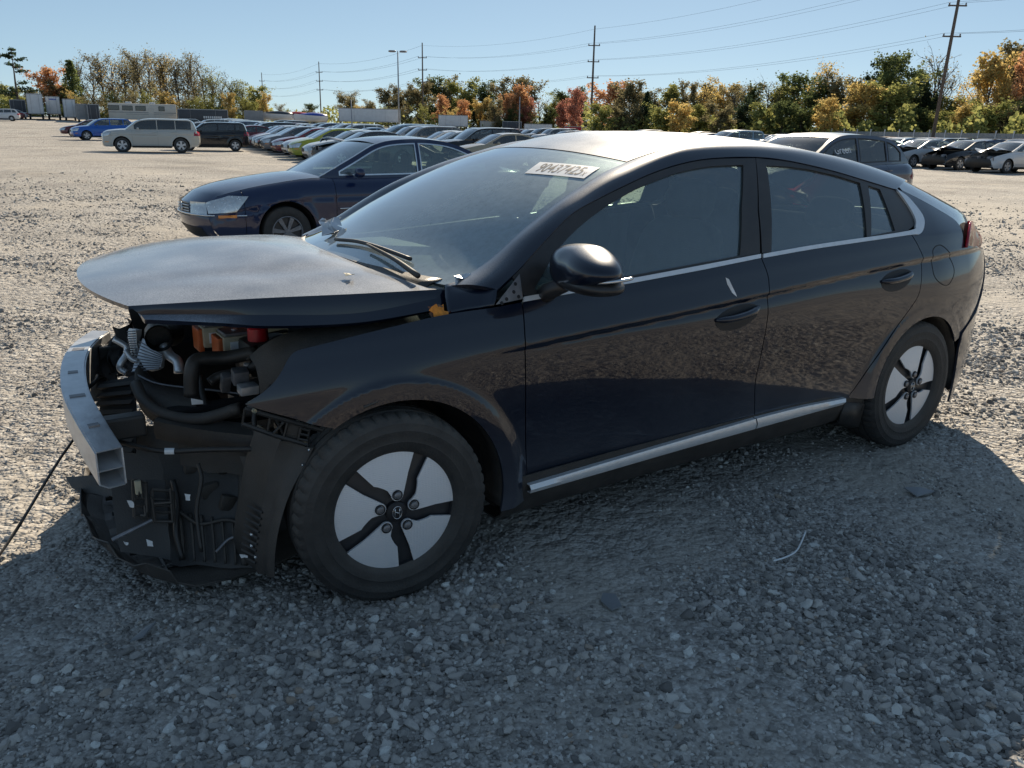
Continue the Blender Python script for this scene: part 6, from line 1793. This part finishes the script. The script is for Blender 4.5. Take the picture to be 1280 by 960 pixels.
# stray cars at the left
p = atd(128, 78); place_car(MID['suv'], "parked_suv", (p[0], p[1]), HEAD+R_(2), (.012, .10, .42), "bright blue sport utility parked alone beyond the silver suv", "suv")
p = atd(112, 88); place_car(MID['sedan'], "parked_sedan", (p[0], p[1]), HEAD+R_(-10), (.12, .02, .02), "dark maroon sedan half hidden behind the bright blue suv", "sedan")
for i, (u, d, kd, cn, cl) in enumerate([(170, 84, 'sedan', 'white', (.6, .6, .6)), (190, 92, 'hatchcar', 'pale blue', (.35, .45, .55)), (205, 99, 'sedan', 'silver', (.45, .45, .45)), (222, 92, 'suv', 'black', (.01, .01, .012)), (247, 88, 'sedan', 'white', (.6, .6, .6)), (262, 95, 'suv', 'silver', (.4, .4, .4)), (285, 84, 'sedan', 'black', (.012, .012, .014)), (300, 72, 'suv', 'dark blue', (.012, .03, .09)), (310, 64, 'sedan', 'dark red', (.12, .01, .016)), (3, 150, 'suv', 'white', (.6, .6, .6)), (10, 160, 'sedan', 'dark red', (.1, .01, .01)), (16, 165, 'sedan', 'white', (.6, .6, .6))]):
    p = atd(u, d); S = SPEC[kd]
    row_car(p[0], p[1], kd, cn, cl, f"{cn} {KN[kd]} in the loose cluster behind the champagne suv" if u > 100 else f"{cn} {KN[kd]} beside the box trailers")

# ------------------------------------------------------------------ trailers, motorhome, boats
def trailer(u0, u1, d, h, mat, label, depth=7.0, kind="box_trailer", cat="trailer", clear=.9, rot=0.0, panels=5):
    a = atd(u0, d); b = atd(u1, d); w = float(np.hypot(*(b-a))); c = (a+b)/2; away = np.array([c[0]-CAM[0], c[1]-CAM[1]]); away /= np.linalg.norm(away)
    z0 = float(terrain(*c))
    root = empty(kind, (c[0], c[1], z0), math.atan2(b[1]-a[1], b[0]-a[0])+rot); tag(root, label, cat)
    MB().box((0, depth/2, clear+h/2), (w, depth, h), bev=.05).build("box", M[mat], root, angle=40)
    fr = MB()
    for sx in (-1, 1):
        fr.box((sx*(w/2-.04), -.012, clear+h/2), (.09, .03, h)).box((sx*w/4, -.02, clear+h/2), (.03, .03, h*.94))
    fr.box((0, -.012, clear+.06), (w, .03, .12)).box((0, -.012, clear+h-.06), (w, .03, .12))
    fr.build("door_frame", M['galv'], root)
    MB().box((0, .12, .55), (w*.8, .10, .10)).box((-w*.3, .12, clear*.75), (.08, .08, clear*.5)).box((w*.3, .12, clear*.75), (.08, .08, clear*.5)).build("underride_bar", M['plastic'], root)
    for sx in (-1, 1):
        for yy in (1.2, 2.4):
            if yy < depth:
                wv = MB().lathe([(-.14, .001), (-.14, .3), (-.16, .48), (.10, .5), (.14, .46)], 16, (sx*(w/2-.25), yy, .5), axis=0); wv.build("wheel", M['rubber'], root, angle=40)
    return root, w, z0
trailer(15, 35, 165, 2.3, 'trdark', "dark blue box truck seen from behind beside white trailers", 5, clear=.7)
trailer(36.5, 57, 160, 3.1, 'trwhite', "tall white box trailer beside the dark blue box truck", 9)
t_, w_, z_ = trailer(60, 78, 162, 2.75, 'trwhite', "white box trailer with small dark lettering near its top", 9)
mk = MB()
for k in range(6): mk.box((-.22*w_+.085*w_*k, -.022, .9+2.3), (.06*w_, .006, .22))
mk.build("trailer_lettering", M['boatblue'], t_)
trailer(81, 97, 158, 2.85, 'trwhite', "white box trailer with its skirt stained, next to grey trailer", 8, clear=.5)
trailer(97, 111, 150, 2.3, 'trgrey', "plain grey trailer beside a dark one", 8, clear=.4)
trailer(111, 126, 149, 2.3, 'trdark', "charcoal trailer between grey trailer and cream motorhome", 6, clear=.4)
trailer(424, 501, 175, 2.5, 'trwhite', "long white semi trailer parked side-on behind the car rows", 2.6, clear=1.1)
trailer(548, 585, 185, 2.3, 'trwhite', "white box trailer below the orange trees", 6, clear=.9)
trailer(600, 622, 190, 1.7, 'trcream', "pale low trailer behind the car rows near trees", 6, clear=.7)
trailer(628, 652, 186, 1.8, 'trdark', "dark low trailer behind the car rows near trees", 6, clear=.7)
trailer(655, 690, 180, 1.5, 'trwhite', "low white trailer in front of russet tree", 6, clear=.7)
trailer(705, 727, 150, 1.1, 'redcap', "dark red covered pickup bed above the car rows", 3, clear=.9)
trailer(306, 330, 170, 1.8, 'trgrey', "small grey trailer beside the boats", 5, clear=.5)
# motorhome
def motorhome(u0, u1, d):
    a = atd(u0, d); b = atd(u1, d); w = float(np.hypot(*(b-a))); c = (a+b)/2
    root = empty("motorhome", (c[0], c[1], float(terrain(*c))), math.atan2(b[1]-a[1], b[0]-a[0])); tag(root, "cream motorhome with dark side windows parked behind the blue suv", "motorhome")
    MB().box((0, 1.2, 1.75), (w, 2.4, 2.4), bev=.12).build("body", M['trcream'], root, angle=40)
    for fx_, ww in ((-.42, 1.5), (-.22, 1.4), (-.03, 1.4), (.28, .8)):
        o = MB().box((w*fx_, -.012, 2.25), (ww, .05, .62), bev=.02).build("window", M['windowdark'], root)
        MB().box((w*fx_, -.006, 2.25), (ww+.1, .03, .72)).build("window_frame", M['plastic'], root)
    MB().box((0, -.008, 1.62), (w*.98, .02, .10)).box((w*.1, -.008, 1.35), (w*.7, .02, .06)).build("stripe", M['trgrey'], root)
    for fx_ in (-.32, .25, .32):
        MB().lathe([(-.14, .001), (-.14, .3), (-.16, .48), (.10, .5), (.14, .46)], 16, (w*fx_, .25, .5), axis=1).build("wheel", M['rubber'], root, angle=40)
    for fx_ in (-.2, .15): MB().box((w*fx_, 1.2, 3.08), (.9, .8, .28), bev=.05).build("roof_unit", M['trwhite'], root)
    MB().box((w*.12, -.004, 1.5), (.75, .03, 1.7), bev=.02).build("door", M['trcream'], root)
motorhome(137, 222, 150)
t_, w_, z_ = trailer(223, 286, 146, 1.9, 'trdark', "long dark side-on trailer with pale lettering and a cluttered roof", 2.4, clear=.5)
mk = MB()
for k in range(9): mk.box((.02*w_+.042*w_*k, -.032, 1.2), (.028*w_, .006, .34))
mk.build("trailer_lettering", M['trwhite'], t_)
def boat(u, d, L, mat, label, rot):
    c = atd(u, d); root = empty("boat", (c[0], c[1], float(terrain(*c))), rot); tag(root, label, "boat", None)
    rows = []
    for t in np.linspace(0, 1, 12):
        w = .95*(1-(max(t-.45, 0)/.55)**2.2)*(1 if t < .99 else .05); zk = .75+.35*max(t-.6, 0)**1.5; zd = 1.75+.35*t*t
        rows.append([(t*L-L/2, -w, zd), (t*L-L/2, -w*.96, zd-.35), (t*L-L/2, -w*.7, zk+.25), (t*L-L/2, 0, zk), (t*L-L/2, w*.7, zk+.25), (t*L-L/2, w*.96, zd-.35), (t*L-L/2, w, zd)])
    MB().sheet(np.array(rows), .03).build("hull", M['trwhite'], root, angle=50)
    g = []
    for t in np.linspace(0, 1, 8):
        w = .9*(1-(max(t-.5, 0)/.5)**2.2); g.append([(t*L-L/2, v*w, 1.80+.3*t*t+.55*(1-v*v)*math.sin(math.pi*min(1, t+.15))) for v in np.linspace(-1, 1, 7)])
    MB().sheet(np.array(g), .02).build("cover", M[mat], root, smooth=True)
    MB().box((0, 0, .62), (L*.9, .12, .12)).box((-.4, 0, .5), (.12, 1.9, .12)).build("trailer_frame", M['galv'], root)
    for s in (-1, 1): MB().lathe([(-.1, .001), (-.1, .2), (-.1, .33), (.1, .33)], 12, (-.4, s*.95, .34), axis=1).build("wheel", M['rubber'], root, angle=40)
boat(345, 172, 6.5, 'trdark', "white-hulled boat under dark cover behind the car rows", R_(150))
boat(367, 176, 6.5, 'redcap', "white-hulled boat under dull red cover", R_(165))
boat(389, 170, 6.0, 'boatblue', "white-hulled boat under bright blue tarp", R_(170))

# ------------------------------------------------------------------ poles, wires, lamp posts, fence
POLES = []
def utility_pole(u, d, H, name="utility_pole", tilt=0.0, label=None):
    c = atd(u, d); z = float(terrain(*c)); root = empty(name, (c[0], c[1], z)); tag(root, label, "pole", "utility poles")
    t = np.array([CR[0], CR[1], 0]); t /= np.linalg.norm(t)
    tp = t*tilt*H
    MB().tube([(0, 0, -.3), tuple(tp*.5+[0, 0, H*.5]), tuple(tp+[0, 0, H])], [.20, .17, .12], 8).build("shaft", M['wood'], root, smooth=True)
    arms = []
    for k, f_ in enumerate((.97, .83, .69, .55)):
        q = tp*f_+[0, 0, H*f_]
        if k:
            MB().box(q, (1.9, .12, .14), Matrix.Rotation(math.atan2(t[1], t[0]), 3, 'Z')).build("crossarm", M['wood'], root)
            for s in (-1, 1): MB().lathe([(0, .06), (.12, .09), (.24, .05), (.26, .001)], 8, tuple(q+t*s*.85+[0, 0, .05]), axis=2).build("insulator", M['steel'], root)
            arms += [np.array([c[0], c[1], z])+q+t*s*.85+[0, 0, .3] for s in (-1, 1)]
        else: arms.append(np.array([c[0], c[1], z])+q)
    POLES.append(arms)
utility_pole(331, 330, 17, label="tiny far wooden pole above the boats")
utility_pole(402, 262, 17, label="far wooden pole left of the tall white trailer")
utility_pole(529, 192, 17.5, label="wooden pole with three crossarms beside the lamp post")
utility_pole(738, 146, 17.5, label="wooden pole rising in front of the red and orange trees")
utility_pole(1165, 104, 21.0, tilt=.035, label="tall leaning wooden pole by the bare tree")
utility_pole(1760, 84, 22.0, label="wooden pole next along from the leaning one")
PN = ['tiny far pole', 'far pole', 'pole by the lamp post', 'pole by the red trees', 'tall leaning pole', 'next pole along']
WN = ['topmost', 'upper', 'upper', 'middle', 'middle', 'lower', 'lower']
for i in range(len(POLES)-1):
    for k in range(len(POLES[i])):
        a, b = POLES[i][k], POLES[i+1][k]; n = 14; L_ = np.linalg.norm(b-a)
        P = [a*(1-t)+b*t-np.array([0, 0, 4*(.012*L_+.4)*t*(1-t)]) for t in np.linspace(0, 1, n)]
        o = MB().tube(P, .011 if i > 1 else .018, 4, False).build("power_line", M['wire'], None)
        tag(o, f"{WN[k]} power line between {PN[i]} and {PN[i+1]}", "wire", "power lines")
def lamp_post(u, d, H, label, heads=2, r=.12):
    c = atd(u, d); root = empty("lamp_post", (c[0], c[1], float(terrain(*c)))); tag(root, label, "lamp post", "lamp posts")
    MB().tube([(0, 0, 0), (0, 0, H*.5), (0, 0, H)], [r, r*.85, r*.6], 8).build("mast", M['galv'], root, smooth=True)
    MB().lathe([(0, r*2.4), (.5, r*2.4), (.52, .01)], 10, (0, 0, 0), axis=2).build("footing", M['trgrey'], root)
    for s in ((-1, 1) if heads == 2 else ()):
        v, f = blob((s*.65, -s*.3, H-.05), (.5, .25, .13), 3, 8, Matrix.Rotation(R_(-25), 3, 'Z')); MB().add(v, f).build("lamp_head", M['steel'], root, smooth=True)
lamp_post(499, 118, 10.6, "tall slim lamp post with two heads beside the wooden pole")
lamp_post(649, 82, 4.4, "short thin post standing among the parked cars", 1, .07)
lamp_post(440, 58, 3.2, "thin dark post in the car rows left of the blue sedan roof", 1, .05)
def fence():
    root = empty("boundary_fence", (0, 0, 0)); tag(root, "long pale grey slatted boundary fence below the trees", "fence")
    P = [atd(u, d) for u, d in ((728, 160), (900, 136), (1080, 120), (1280, 110), (1420, 106))]
    P = resample(np.array(P), 46)
    for i in range(len(P)-1):
        a, b = P[i], P[i+1]; z = float(terrain(*((a+b)/2))); L_ = np.linalg.norm(b-a); ang = math.atan2(b[1]-a[1], b[0]-a[0])
        if i == 0:
            mb = MB(); n = 24
            for k in range(n):
                x0, x1 = -L_/2+L_*k/n, -L_/2+L_*(k+.86)/n; mb.box(((x0+x1)/2, (k % 2)*.02, 1.0), (x1-x0, .025, 2.1))
            mb.box((0, .05, .4), (L_, .04, .08)).box((0, .05, 1.6), (L_, .04, .08))
            pm = mesh("fence_panel", mb.v, mb.f); pm.materials.append(M['galv'])
            pq = MB().box((0, 0, 1.15), (.1, .1, 2.3)).box((0, 0, 2.32), (.14, .14, .04)); qm = mesh("fence_post", pq.v, pq.f); qm.materials.append(M['trwhite'])
        o = link("fence_panel", pm, root); o.location = ((a[0]+b[0])/2, (a[1]+b[1])/2, z); o.rotation_euler = (0, 0, ang)
        o = link("fence_post", qm, root); o.location = (a[0], a[1], z); o.rotation_euler = (0, 0, ang)
fence()

# ------------------------------------------------------------------ trees
def tree_meshes(seed, kind, H=10.0):
    rg = np.random.default_rng(seed); tb = MB(); LV = []; LF = []
    tips = []
    def leafq(p, s, flat=1.0):
        a = rg.normal(size=3); a /= np.linalg.norm(a); b = rg.normal(size=3); b -= a*a.dot(b); b /= np.linalg.norm(b)
        i = len(LV); LV.extend([p+s*a, p+s*.7*b, p-s*a*.8, p-s*.7*b]); LF.append((i, i+1, i+2, i+3))
    if kind == 'spruce':
        tb.tube([(0, 0, 0), (0, 0, H*.5), (0, 0, H)], [.16, .1, .02], 6)
        n = 34
        for k in range(n):
            t = .08+.90*k/n; z = H*t; L_ = (1-t)**.85*H*.27*rg.uniform(.75, 1.15)+.15
            for a in rg.uniform(0, 6.28, 7):
                e = np.array([math.cos(a), math.sin(a), 0])
                for q in np.linspace(.15, 1, 9):
                    p = e*L_*q+[0, 0, z-.35*L_*q*q+rg.normal(0, .08)]; leafq(p+rg.normal(0, .10, 3), rg.uniform(.13, .26))
    elif kind == 'pine':
        tb.tube([(0, 0, 0), (.1, 0, H*.5), (0, .1, H)], [.22, .14, .03], 6)
        for k in range(15):
            z = H*rg.uniform(.30, 1.0); t = z/H; a = rg.uniform(0, 6.28); L_ = H*(.30*(1-t)**.6+.05)*rg.uniform(.7, 1.2); e = np.array([math.cos(a), math.sin(a), .12])
            P = [np.array([0, 0, z])+e*L_*q for q in np.linspace(0, 1, 4)]; tb.tube(P, [.06, .04, .03, .01], 4, False)
            for q in np.linspace(.3, 1.05, 8):
                for _ in range(11): leafq(np.array([0, 0, z])+e*L_*q+rg.normal(0, 1, 3)*[.32, .32, .12], rg.uniform(.11, .22))
    else:
        dense = {'full': 1.0, 'round': 1.3, 'sparse': .42, 'bare': .10, 'bush': .8}[kind]
        spread = {'full': .30, 'round': .34, 'sparse': .26, 'bare': .27, 'bush': .55}[kind]
        tz = {'full': .14, 'round': .2, 'sparse': .22, 'bare': .2, 'bush': .03}[kind]
        nl = 13 if kind in ('full', 'round', 'bush') else 17
        trunk = catmull([(0, 0, 0), (rg.normal(0, .1), rg.normal(0, .1), H*.3), (rg.normal(0, .25), rg.normal(0, .25), H*.62), (rg.normal(0, .4), rg.normal(0, .4), H*.95)], 4)
        tb.tube(trunk, np.linspace(.020*H, .004*H, len(trunk)), 7)
        def grow(p, d, L_, r, lev):
            n = 5; P = [p]
            for i in range(n):
                d = d+rg.normal(0, .16, 3)+[0, 0, .10]; d /= np.linalg.norm(d); P.append(P[-1]+d*L_/n)
            tb.tube(P, np.linspace(r, r*.35, len(P)), 5 if lev == 0 else 3, False)
            if lev < (2 if kind in ('sparse', 'bare') else 1):
                for k in range(4 if lev == 0 else 3):
                    i = rg.integers(1, n+1); dd = d+rg.normal(0, .75, 3); dd /= np.linalg.norm(dd); grow(P[i], dd, L_*rg.uniform(.38, .6), r*.5, lev+1)
            tips.extend(P[2:])
        for k in range(nl):
            t = tz+(1-tz)*(k+.5)/nl*.92; p = trunk[min(len(trunk)-1, int(t*(len(trunk)-1)))]; a = k*2.4+rg.uniform(-.4, .4)
            el = rg.uniform(.25, .9)+.5*t; d = np.array([math.cos(a)*math.cos(el), math.sin(a)*math.cos(el), math.sin(el)])
            w = math.sin(math.pi*min(1, .22+.78*(1-t)))**.6 if kind != 'bush' else 1
            grow(np.array(p), d, H*spread*(.55+.6*w)*rg.uniform(.75, 1.15), .007*H, 0)
        tips_ = np.array(tips); N_ = int(5200*dense)
        # clumps round branch tips, uneven
        wts = rg.random(len(tips_))**1.6; wts /= wts.sum()
        idx = rg.choice(len(tips_), N_, p=wts)
        for i in idx:
            s = rg.uniform(.055, .125)*(H/10)*(1.25 if dense > .5 else .8); leafq(tips_[i]+rg.normal(0, 1, 3)*H*.032, s*1.6)
    tm = mesh("trunk", tb.v, tb.f); tm.materials.append(M['bark'])
    lm = bpy.data.meshes.new("crown"); lm.from_pydata([tuple(p) for p in LV], [], LF); lm.update()
    return tm, lm
TM = {}
for kind, n in (('full', 5), ('round', 2), ('sparse', 4), ('bare', 3), ('spruce', 2), ('pine', 1), ('bush', 3)):
    TM[kind] = [tree_meshes(100+17*i+len(kind), kind) for i in range(n)]
LN = dict(lf_yel="golden yellow", lf_ygr="yellow green", lf_grn="green", lf_dkg="dark green", lf_org="orange", lf_red="russet red", lf_olv="olive brown")
KD = dict(full="leafy tree", round="dense round-headed tree", sparse="thinly leaved tree", bare="almost bare tree", spruce="conical conifer", pine="tall open pine", bush="low bush")
tr_ = random.Random(5)
LMK = [(8, "white suv by the trailers"), (26, "dark blue box truck"), (47, "tall white box trailer"), (69, "lettered white box trailer"), (89, "stained white trailer"), (112, "charcoal trailer"), (140, "cream motorhome's front"), (180, "cream motorhome's middle"), (215, "cream motorhome's tail"), (235, "long dark trailer's front"), (270, "long dark trailer's tail"), (318, "small grey trailer"), (345, "dark covered boat"), (367, "red covered boat"), (389, "blue covered boat"), (402, "far wooden pole"), (435, "long white trailer's front"), (480, "long white trailer's tail"), (499, "two-headed lamp post"), (529, "pole with three crossarms"), (566, "white box trailer below the trees"), (611, "pale low trailer"), (640, "dark low trailer"), (672, "low white trailer"), (716, "dark red pickup bed"), (738, "pole by the red trees"), (790, "fence beside the pole"), (840, "middle of the hatchback's roof"), (900, "rear of the hatchback's roof"), (970, "slate blue suv's hood"), (1030, "slate blue suv's windshield"), (1090, "slate blue suv's side windows"), (1130, "slate blue suv's tail"), (1165, "leaning pole"), (1200, "nearest black wreck"), (1240, "wrecks by the fence"), (1275, "last of the wrecks")]
cmat = {}
def tree(u, ytop, d, kind, leafm, wpx=None, base=None):
    c = atd(u, d); z = float(terrain(*c)); hy = 162.77+math.tan(ROLL)*(u-640)
    H = (1.446-z)+(hy-ytop)*d/FPX
    tm, lm = tr_.choice(TM[kind])
    key = (lm.name, leafm)
    if key not in cmat:
        q = lm.copy(); q.materials.clear(); q.materials.append(M[leafm]); cmat[key] = q
    side_ = "left woods" if u < 345 else ("far woods behind the car rows" if u < 728 else "woods behind the fence")
    nm = {'spruce': 'conifer', 'pine': 'pine_tree', 'bush': 'bush'}.get(kind, 'tree')
    lm_ = min(LMK, key=lambda q: abs(q[0]-u))
    sz = "" if kind in ('bush', 'pine') else ("towering " if H > 14.5 else "tall " if H > 11.5 else "" if H > 8 else "short ")
    lab = f"{sz}{LN[leafm]} {KD[kind]} rising beyond the {lm_[1]}"
    root = empty(nm, (c[0], c[1], z-.15), tr_.uniform(0, 6.28)); tag(root, lab, "bush" if kind == 'bush' else "tree", f"{LN[leafm]} {KD[kind]}s in the {side_}")
    zmax = max(v.co.z for v in lm.vertices)
    s = H/zmax
    wx = s
    if wpx:
        ww = 2*np.percentile([math.hypot(v.co.x, v.co.y) for v in lm.vertices], 93); wx = wpx*d/FPX/ww
        wx = min(max(wx, s*.45), s*1.8)
    root.scale = (wx, wx, s)
    o = link("trunk", tm, root); o2 = link("crown", cmat[key], root)
# left woods
tree(26, 77, 190, 'pine', 'lf_dkg', 36)
tree(8, 117, 205, 'full', 'lf_olv', 24); tree(20, 112, 200, 'full', 'lf_ygr', 26); tree(44, 118, 210, 'full', 'lf_olv', 26)
tree(67, 95, 198, 'full', 'lf_org', 34); tree(80, 108, 196, 'full', 'lf_olv', 22); tree(96, 89, 195, 'spruce', 'lf_grn', 30); tree(92, 116, 190, 'bush', 'lf_yel', 18)
for u, yt, k, lf in [(108, 82, 'sparse', 'lf_olv'), (120, 79, 'bare', 'lf_olv'), (134, 77, 'sparse', 'lf_olv'), (147, 80, 'bare', 'lf_yel'), (160, 86, 'sparse', 'lf_olv'), (170, 78, 'sparse', 'lf_olv'), (181, 70, 'sparse', 'lf_olv'), (192, 72, 'bare', 'lf_olv'), (203, 77, 'sparse', 'lf_yel'), (214, 76, 'sparse', 'lf_olv'), (226, 80, 'sparse', 'lf_olv'), (238, 82, 'bare', 'lf_olv'), (249, 74, 'sparse', 'lf_olv'), (258, 79, 'bare', 'lf_olv'), (268, 92, 'sparse', 'lf_ygr'), (279, 97, 'bare', 'lf_olv'), (293, 103, 'sparse', 'lf_ygr'), (306, 106, 'sparse', 'lf_ygr'), (320, 108, 'full', 'lf_ygr')]:
    tree(u, yt, tr_.uniform(192, 215), k, lf, 34 if k != 'full' else 26)
for u, yt, lf in [(112, 122, 'lf_olv'), (125, 120, 'lf_olv'), (140, 118, 'lf_ygr'), (155, 121, 'lf_olv'), (170, 112, 'lf_olv'), (186, 116, 'lf_ygr'), (208, 117, 'lf_yel'), (220, 123, 'lf_yel'), (232, 120, 'lf_olv'), (246, 124, 'lf_ygr'), (262, 122, 'lf_ygr'), (276, 120, 'lf_ygr'), (290, 119, 'lf_yel'), (304, 122, 'lf_ygr'), (330, 118, 'lf_yel'), (318, 124, 'lf_ygr')]:
    tree(u, yt, tr_.uniform(182, 192), 'bush' if lf != 'lf_yel' else 'full', lf, 24 if lf != 'lf_yel' else 16)
# far woods behind the rows
for u, yt, k, lf, w in [(356, 137, 'bush', 'lf_ygr', 26), (380, 136, 'bush', 'lf_olv', 26), (405, 139, 'bush', 'lf_olv', 26), (350, 130, 'sparse', 'lf_olv', 16), (388, 131, 'full', 'lf_grn', 16), (433, 114, 'sparse', 'lf_olv', 34), (437, 120, 'full', 'lf_olv', 28), (460, 126, 'full', 'lf_olv', 26), (450, 132, 'bush', 'lf_yel', 30), (484, 113, 'full', 'lf_olv', 32), (503, 109, 'round', 'lf_olv', 34), (522, 103, 'full', 'lf_olv', 32), (541, 99, 'full', 'lf_grn', 38), (563, 98, 'full', 'lf_olv', 34), (580, 100, 'round', 'lf_ygr', 44), (612, 103, 'full', 'lf_grn', 38), (634, 102, 'full', 'lf_olv', 34), (653, 99, 'full', 'lf_olv', 44), (650, 108, 'full', 'lf_org', 30), (674, 113, 'bare', 'lf_olv', 30), (690, 118, 'full', 'lf_ygr', 30), (712, 111, 'round', 'lf_grn', 40), (724, 114, 'full', 'lf_olv', 30)]:
    tree(u, yt, tr_.uniform(198, 222), k, lf, w)
for u, yt, k, lf, w in [(552, 120, 'full', 'lf_org', 22), (580, 126, 'full', 'lf_org', 18), (600, 122, 'full', 'lf_yel', 24), (618, 124, 'full', 'lf_olv', 18), (634, 118, 'full', 'lf_org', 20), (659, 124, 'full', 'lf_red', 24), (705, 124, 'full', 'lf_red', 24), (720, 112, 'full', 'lf_red', 22), (592, 140, 'spruce', 'lf_dkg', 12), (637, 136, 'round', 'lf_grn', 26), (685, 134, 'round', 'lf_grn', 32), (530, 130, 'bush', 'lf_ygr', 26), (508, 132, 'bush', 'lf_olv', 26), (486, 134, 'bush', 'lf_ygr', 26), (565, 134, 'bush', 'lf_yel', 20), (612, 138, 'bush', 'lf_yel', 26), (668, 140, 'bush', 'lf_ygr', 24)]:
    tree(u, yt, tr_.uniform(186, 196), k, lf, w)
# woods behind the fence
for u, yt, k, lf, w in [(765, 104, 'full', 'lf_org', 50), (786, 103, 'full', 'lf_olv', 44), (800, 110, 'sparse', 'lf_olv', 36), (818, 113, 'full', 'lf_olv', 34), (838, 108, 'full', 'lf_ygr', 40), (858, 104, 'round', 'lf_olv', 36), (878, 101, 'sparse', 'lf_yel', 40), (880, 108, 'full', 'lf_olv', 40), (900, 103, 'full', 'lf_yel', 34), (918, 106, 'sparse', 'lf_olv', 36), (936, 108, 'full', 'lf_grn', 36), (955, 97, 'bare', 'lf_olv', 40), (968, 107, 'full', 'lf_ygr', 36), (992, 98, 'full', 'lf_grn', 50), (1012, 104, 'full', 'lf_grn', 40), (1032, 84, 'sparse', 'lf_yel', 48), (1038, 100, 'full', 'lf_olv', 36), (1062, 104, 'full', 'lf_olv', 36), (1100, 78, 'round', 'lf_grn', 58), (1104, 82, 'round', 'lf_dkg', 50), (1140, 98, 'full', 'lf_grn', 40), (1158, 70, 'bare', 'lf_olv', 52), (1170, 84, 'bare', 'lf_olv', 44), (1150, 118, 'full', 'lf_dkg', 30), (1185, 128, 'full', 'lf_ygr', 40), (1212, 98, 'sparse', 'lf_yel', 44), (1226, 82, 'full', 'lf_yel', 50), (1248, 74, 'full', 'lf_olv', 56), (1272, 72, 'full', 'lf_olv', 54), (1282, 82, 'full', 'lf_org', 40), (1310, 80, 'full', 'lf_olv', 60)]:
    tree(u, yt, tr_.uniform(138, 158), k, lf, w)
for u, yt, k, lf, w in [(752, 128, 'full', 'lf_ygr', 30), (775, 132, 'full', 'lf_olv', 30), (795, 128, 'full', 'lf_olv', 26), (806, 118, 'spruce', 'lf_dkg', 26), (828, 130, 'full', 'lf_ygr', 36), (850, 126, 'full', 'lf_yel', 34), (874, 130, 'full', 'lf_ygr', 34), (900, 128, 'full', 'lf_olv', 34), (926, 122, 'full', 'lf_dkg', 30), (948, 130, 'full', 'lf_ygr', 32), (975, 128, 'full', 'lf_grn', 36), (1000, 132, 'full', 'lf_grn', 34), (1030, 124, 'full', 'lf_yel', 36), (1052, 132, 'full', 'lf_olv', 30), (1076, 110, 'full', 'lf_yel', 44), (1104, 104, 'full', 'lf_ygr', 56), (1130, 134, 'full', 'lf_ygr', 30), (1148, 138, 'full', 'lf_grn', 30), (1172, 142, 'full', 'lf_ygr', 34), (1200, 136, 'full', 'lf_yel', 40), (1226, 130, 'full', 'lf_ygr', 40), (1252, 132, 'full', 'lf_olv', 40), (1278, 128, 'full', 'lf_ygr', 40)]:
    tree(u, yt, tr_.uniform(124, 134), k, lf, w)
def undergrowth():
    rg = np.random.default_rng(9); V = []; F = []
    seg = [(-40, 196, 345, 190, 3.2), (345, 190, 728, 200, 3.0), (728, 134, 1420, 118, 4.2)]
    for u0, d0, u1, d1, h in seg:
        n = int(abs(u1-u0)*14)
        for _ in range(n):
            t = rg.random(); u = u0+(u1-u0)*t; d = d0+(d1-d0)*t+rg.normal(0, 2.5); c = atd(u, d); z = float(terrain(*c))
            hh = h*(.6+.5*math.sin(u*.11)*math.sin(u*.031+1)+.3*rg.random())
            p = np.array([c[0], c[1], z+max(0, rg.random()**.8*hh)]); a = rg.normal(size=3); a /= np.linalg.norm(a); b = rg.normal(size=3); b -= a*a.dot(b); b /= np.linalg.norm(b)
            s = rg.uniform(.15, .42); i = len(V); V += [p+a*s, p+b*s*.7, p-a*s, p-b*s*.7]; F.append((i, i+1, i+2, i+3))
    o = link("undergrowth", mesh("undergrowth", V, F), None, M['lf_ygr']); tag(o, "yellow green undergrowth along the foot of the woods", "undergrowth", kind="stuff")
undergrowth()
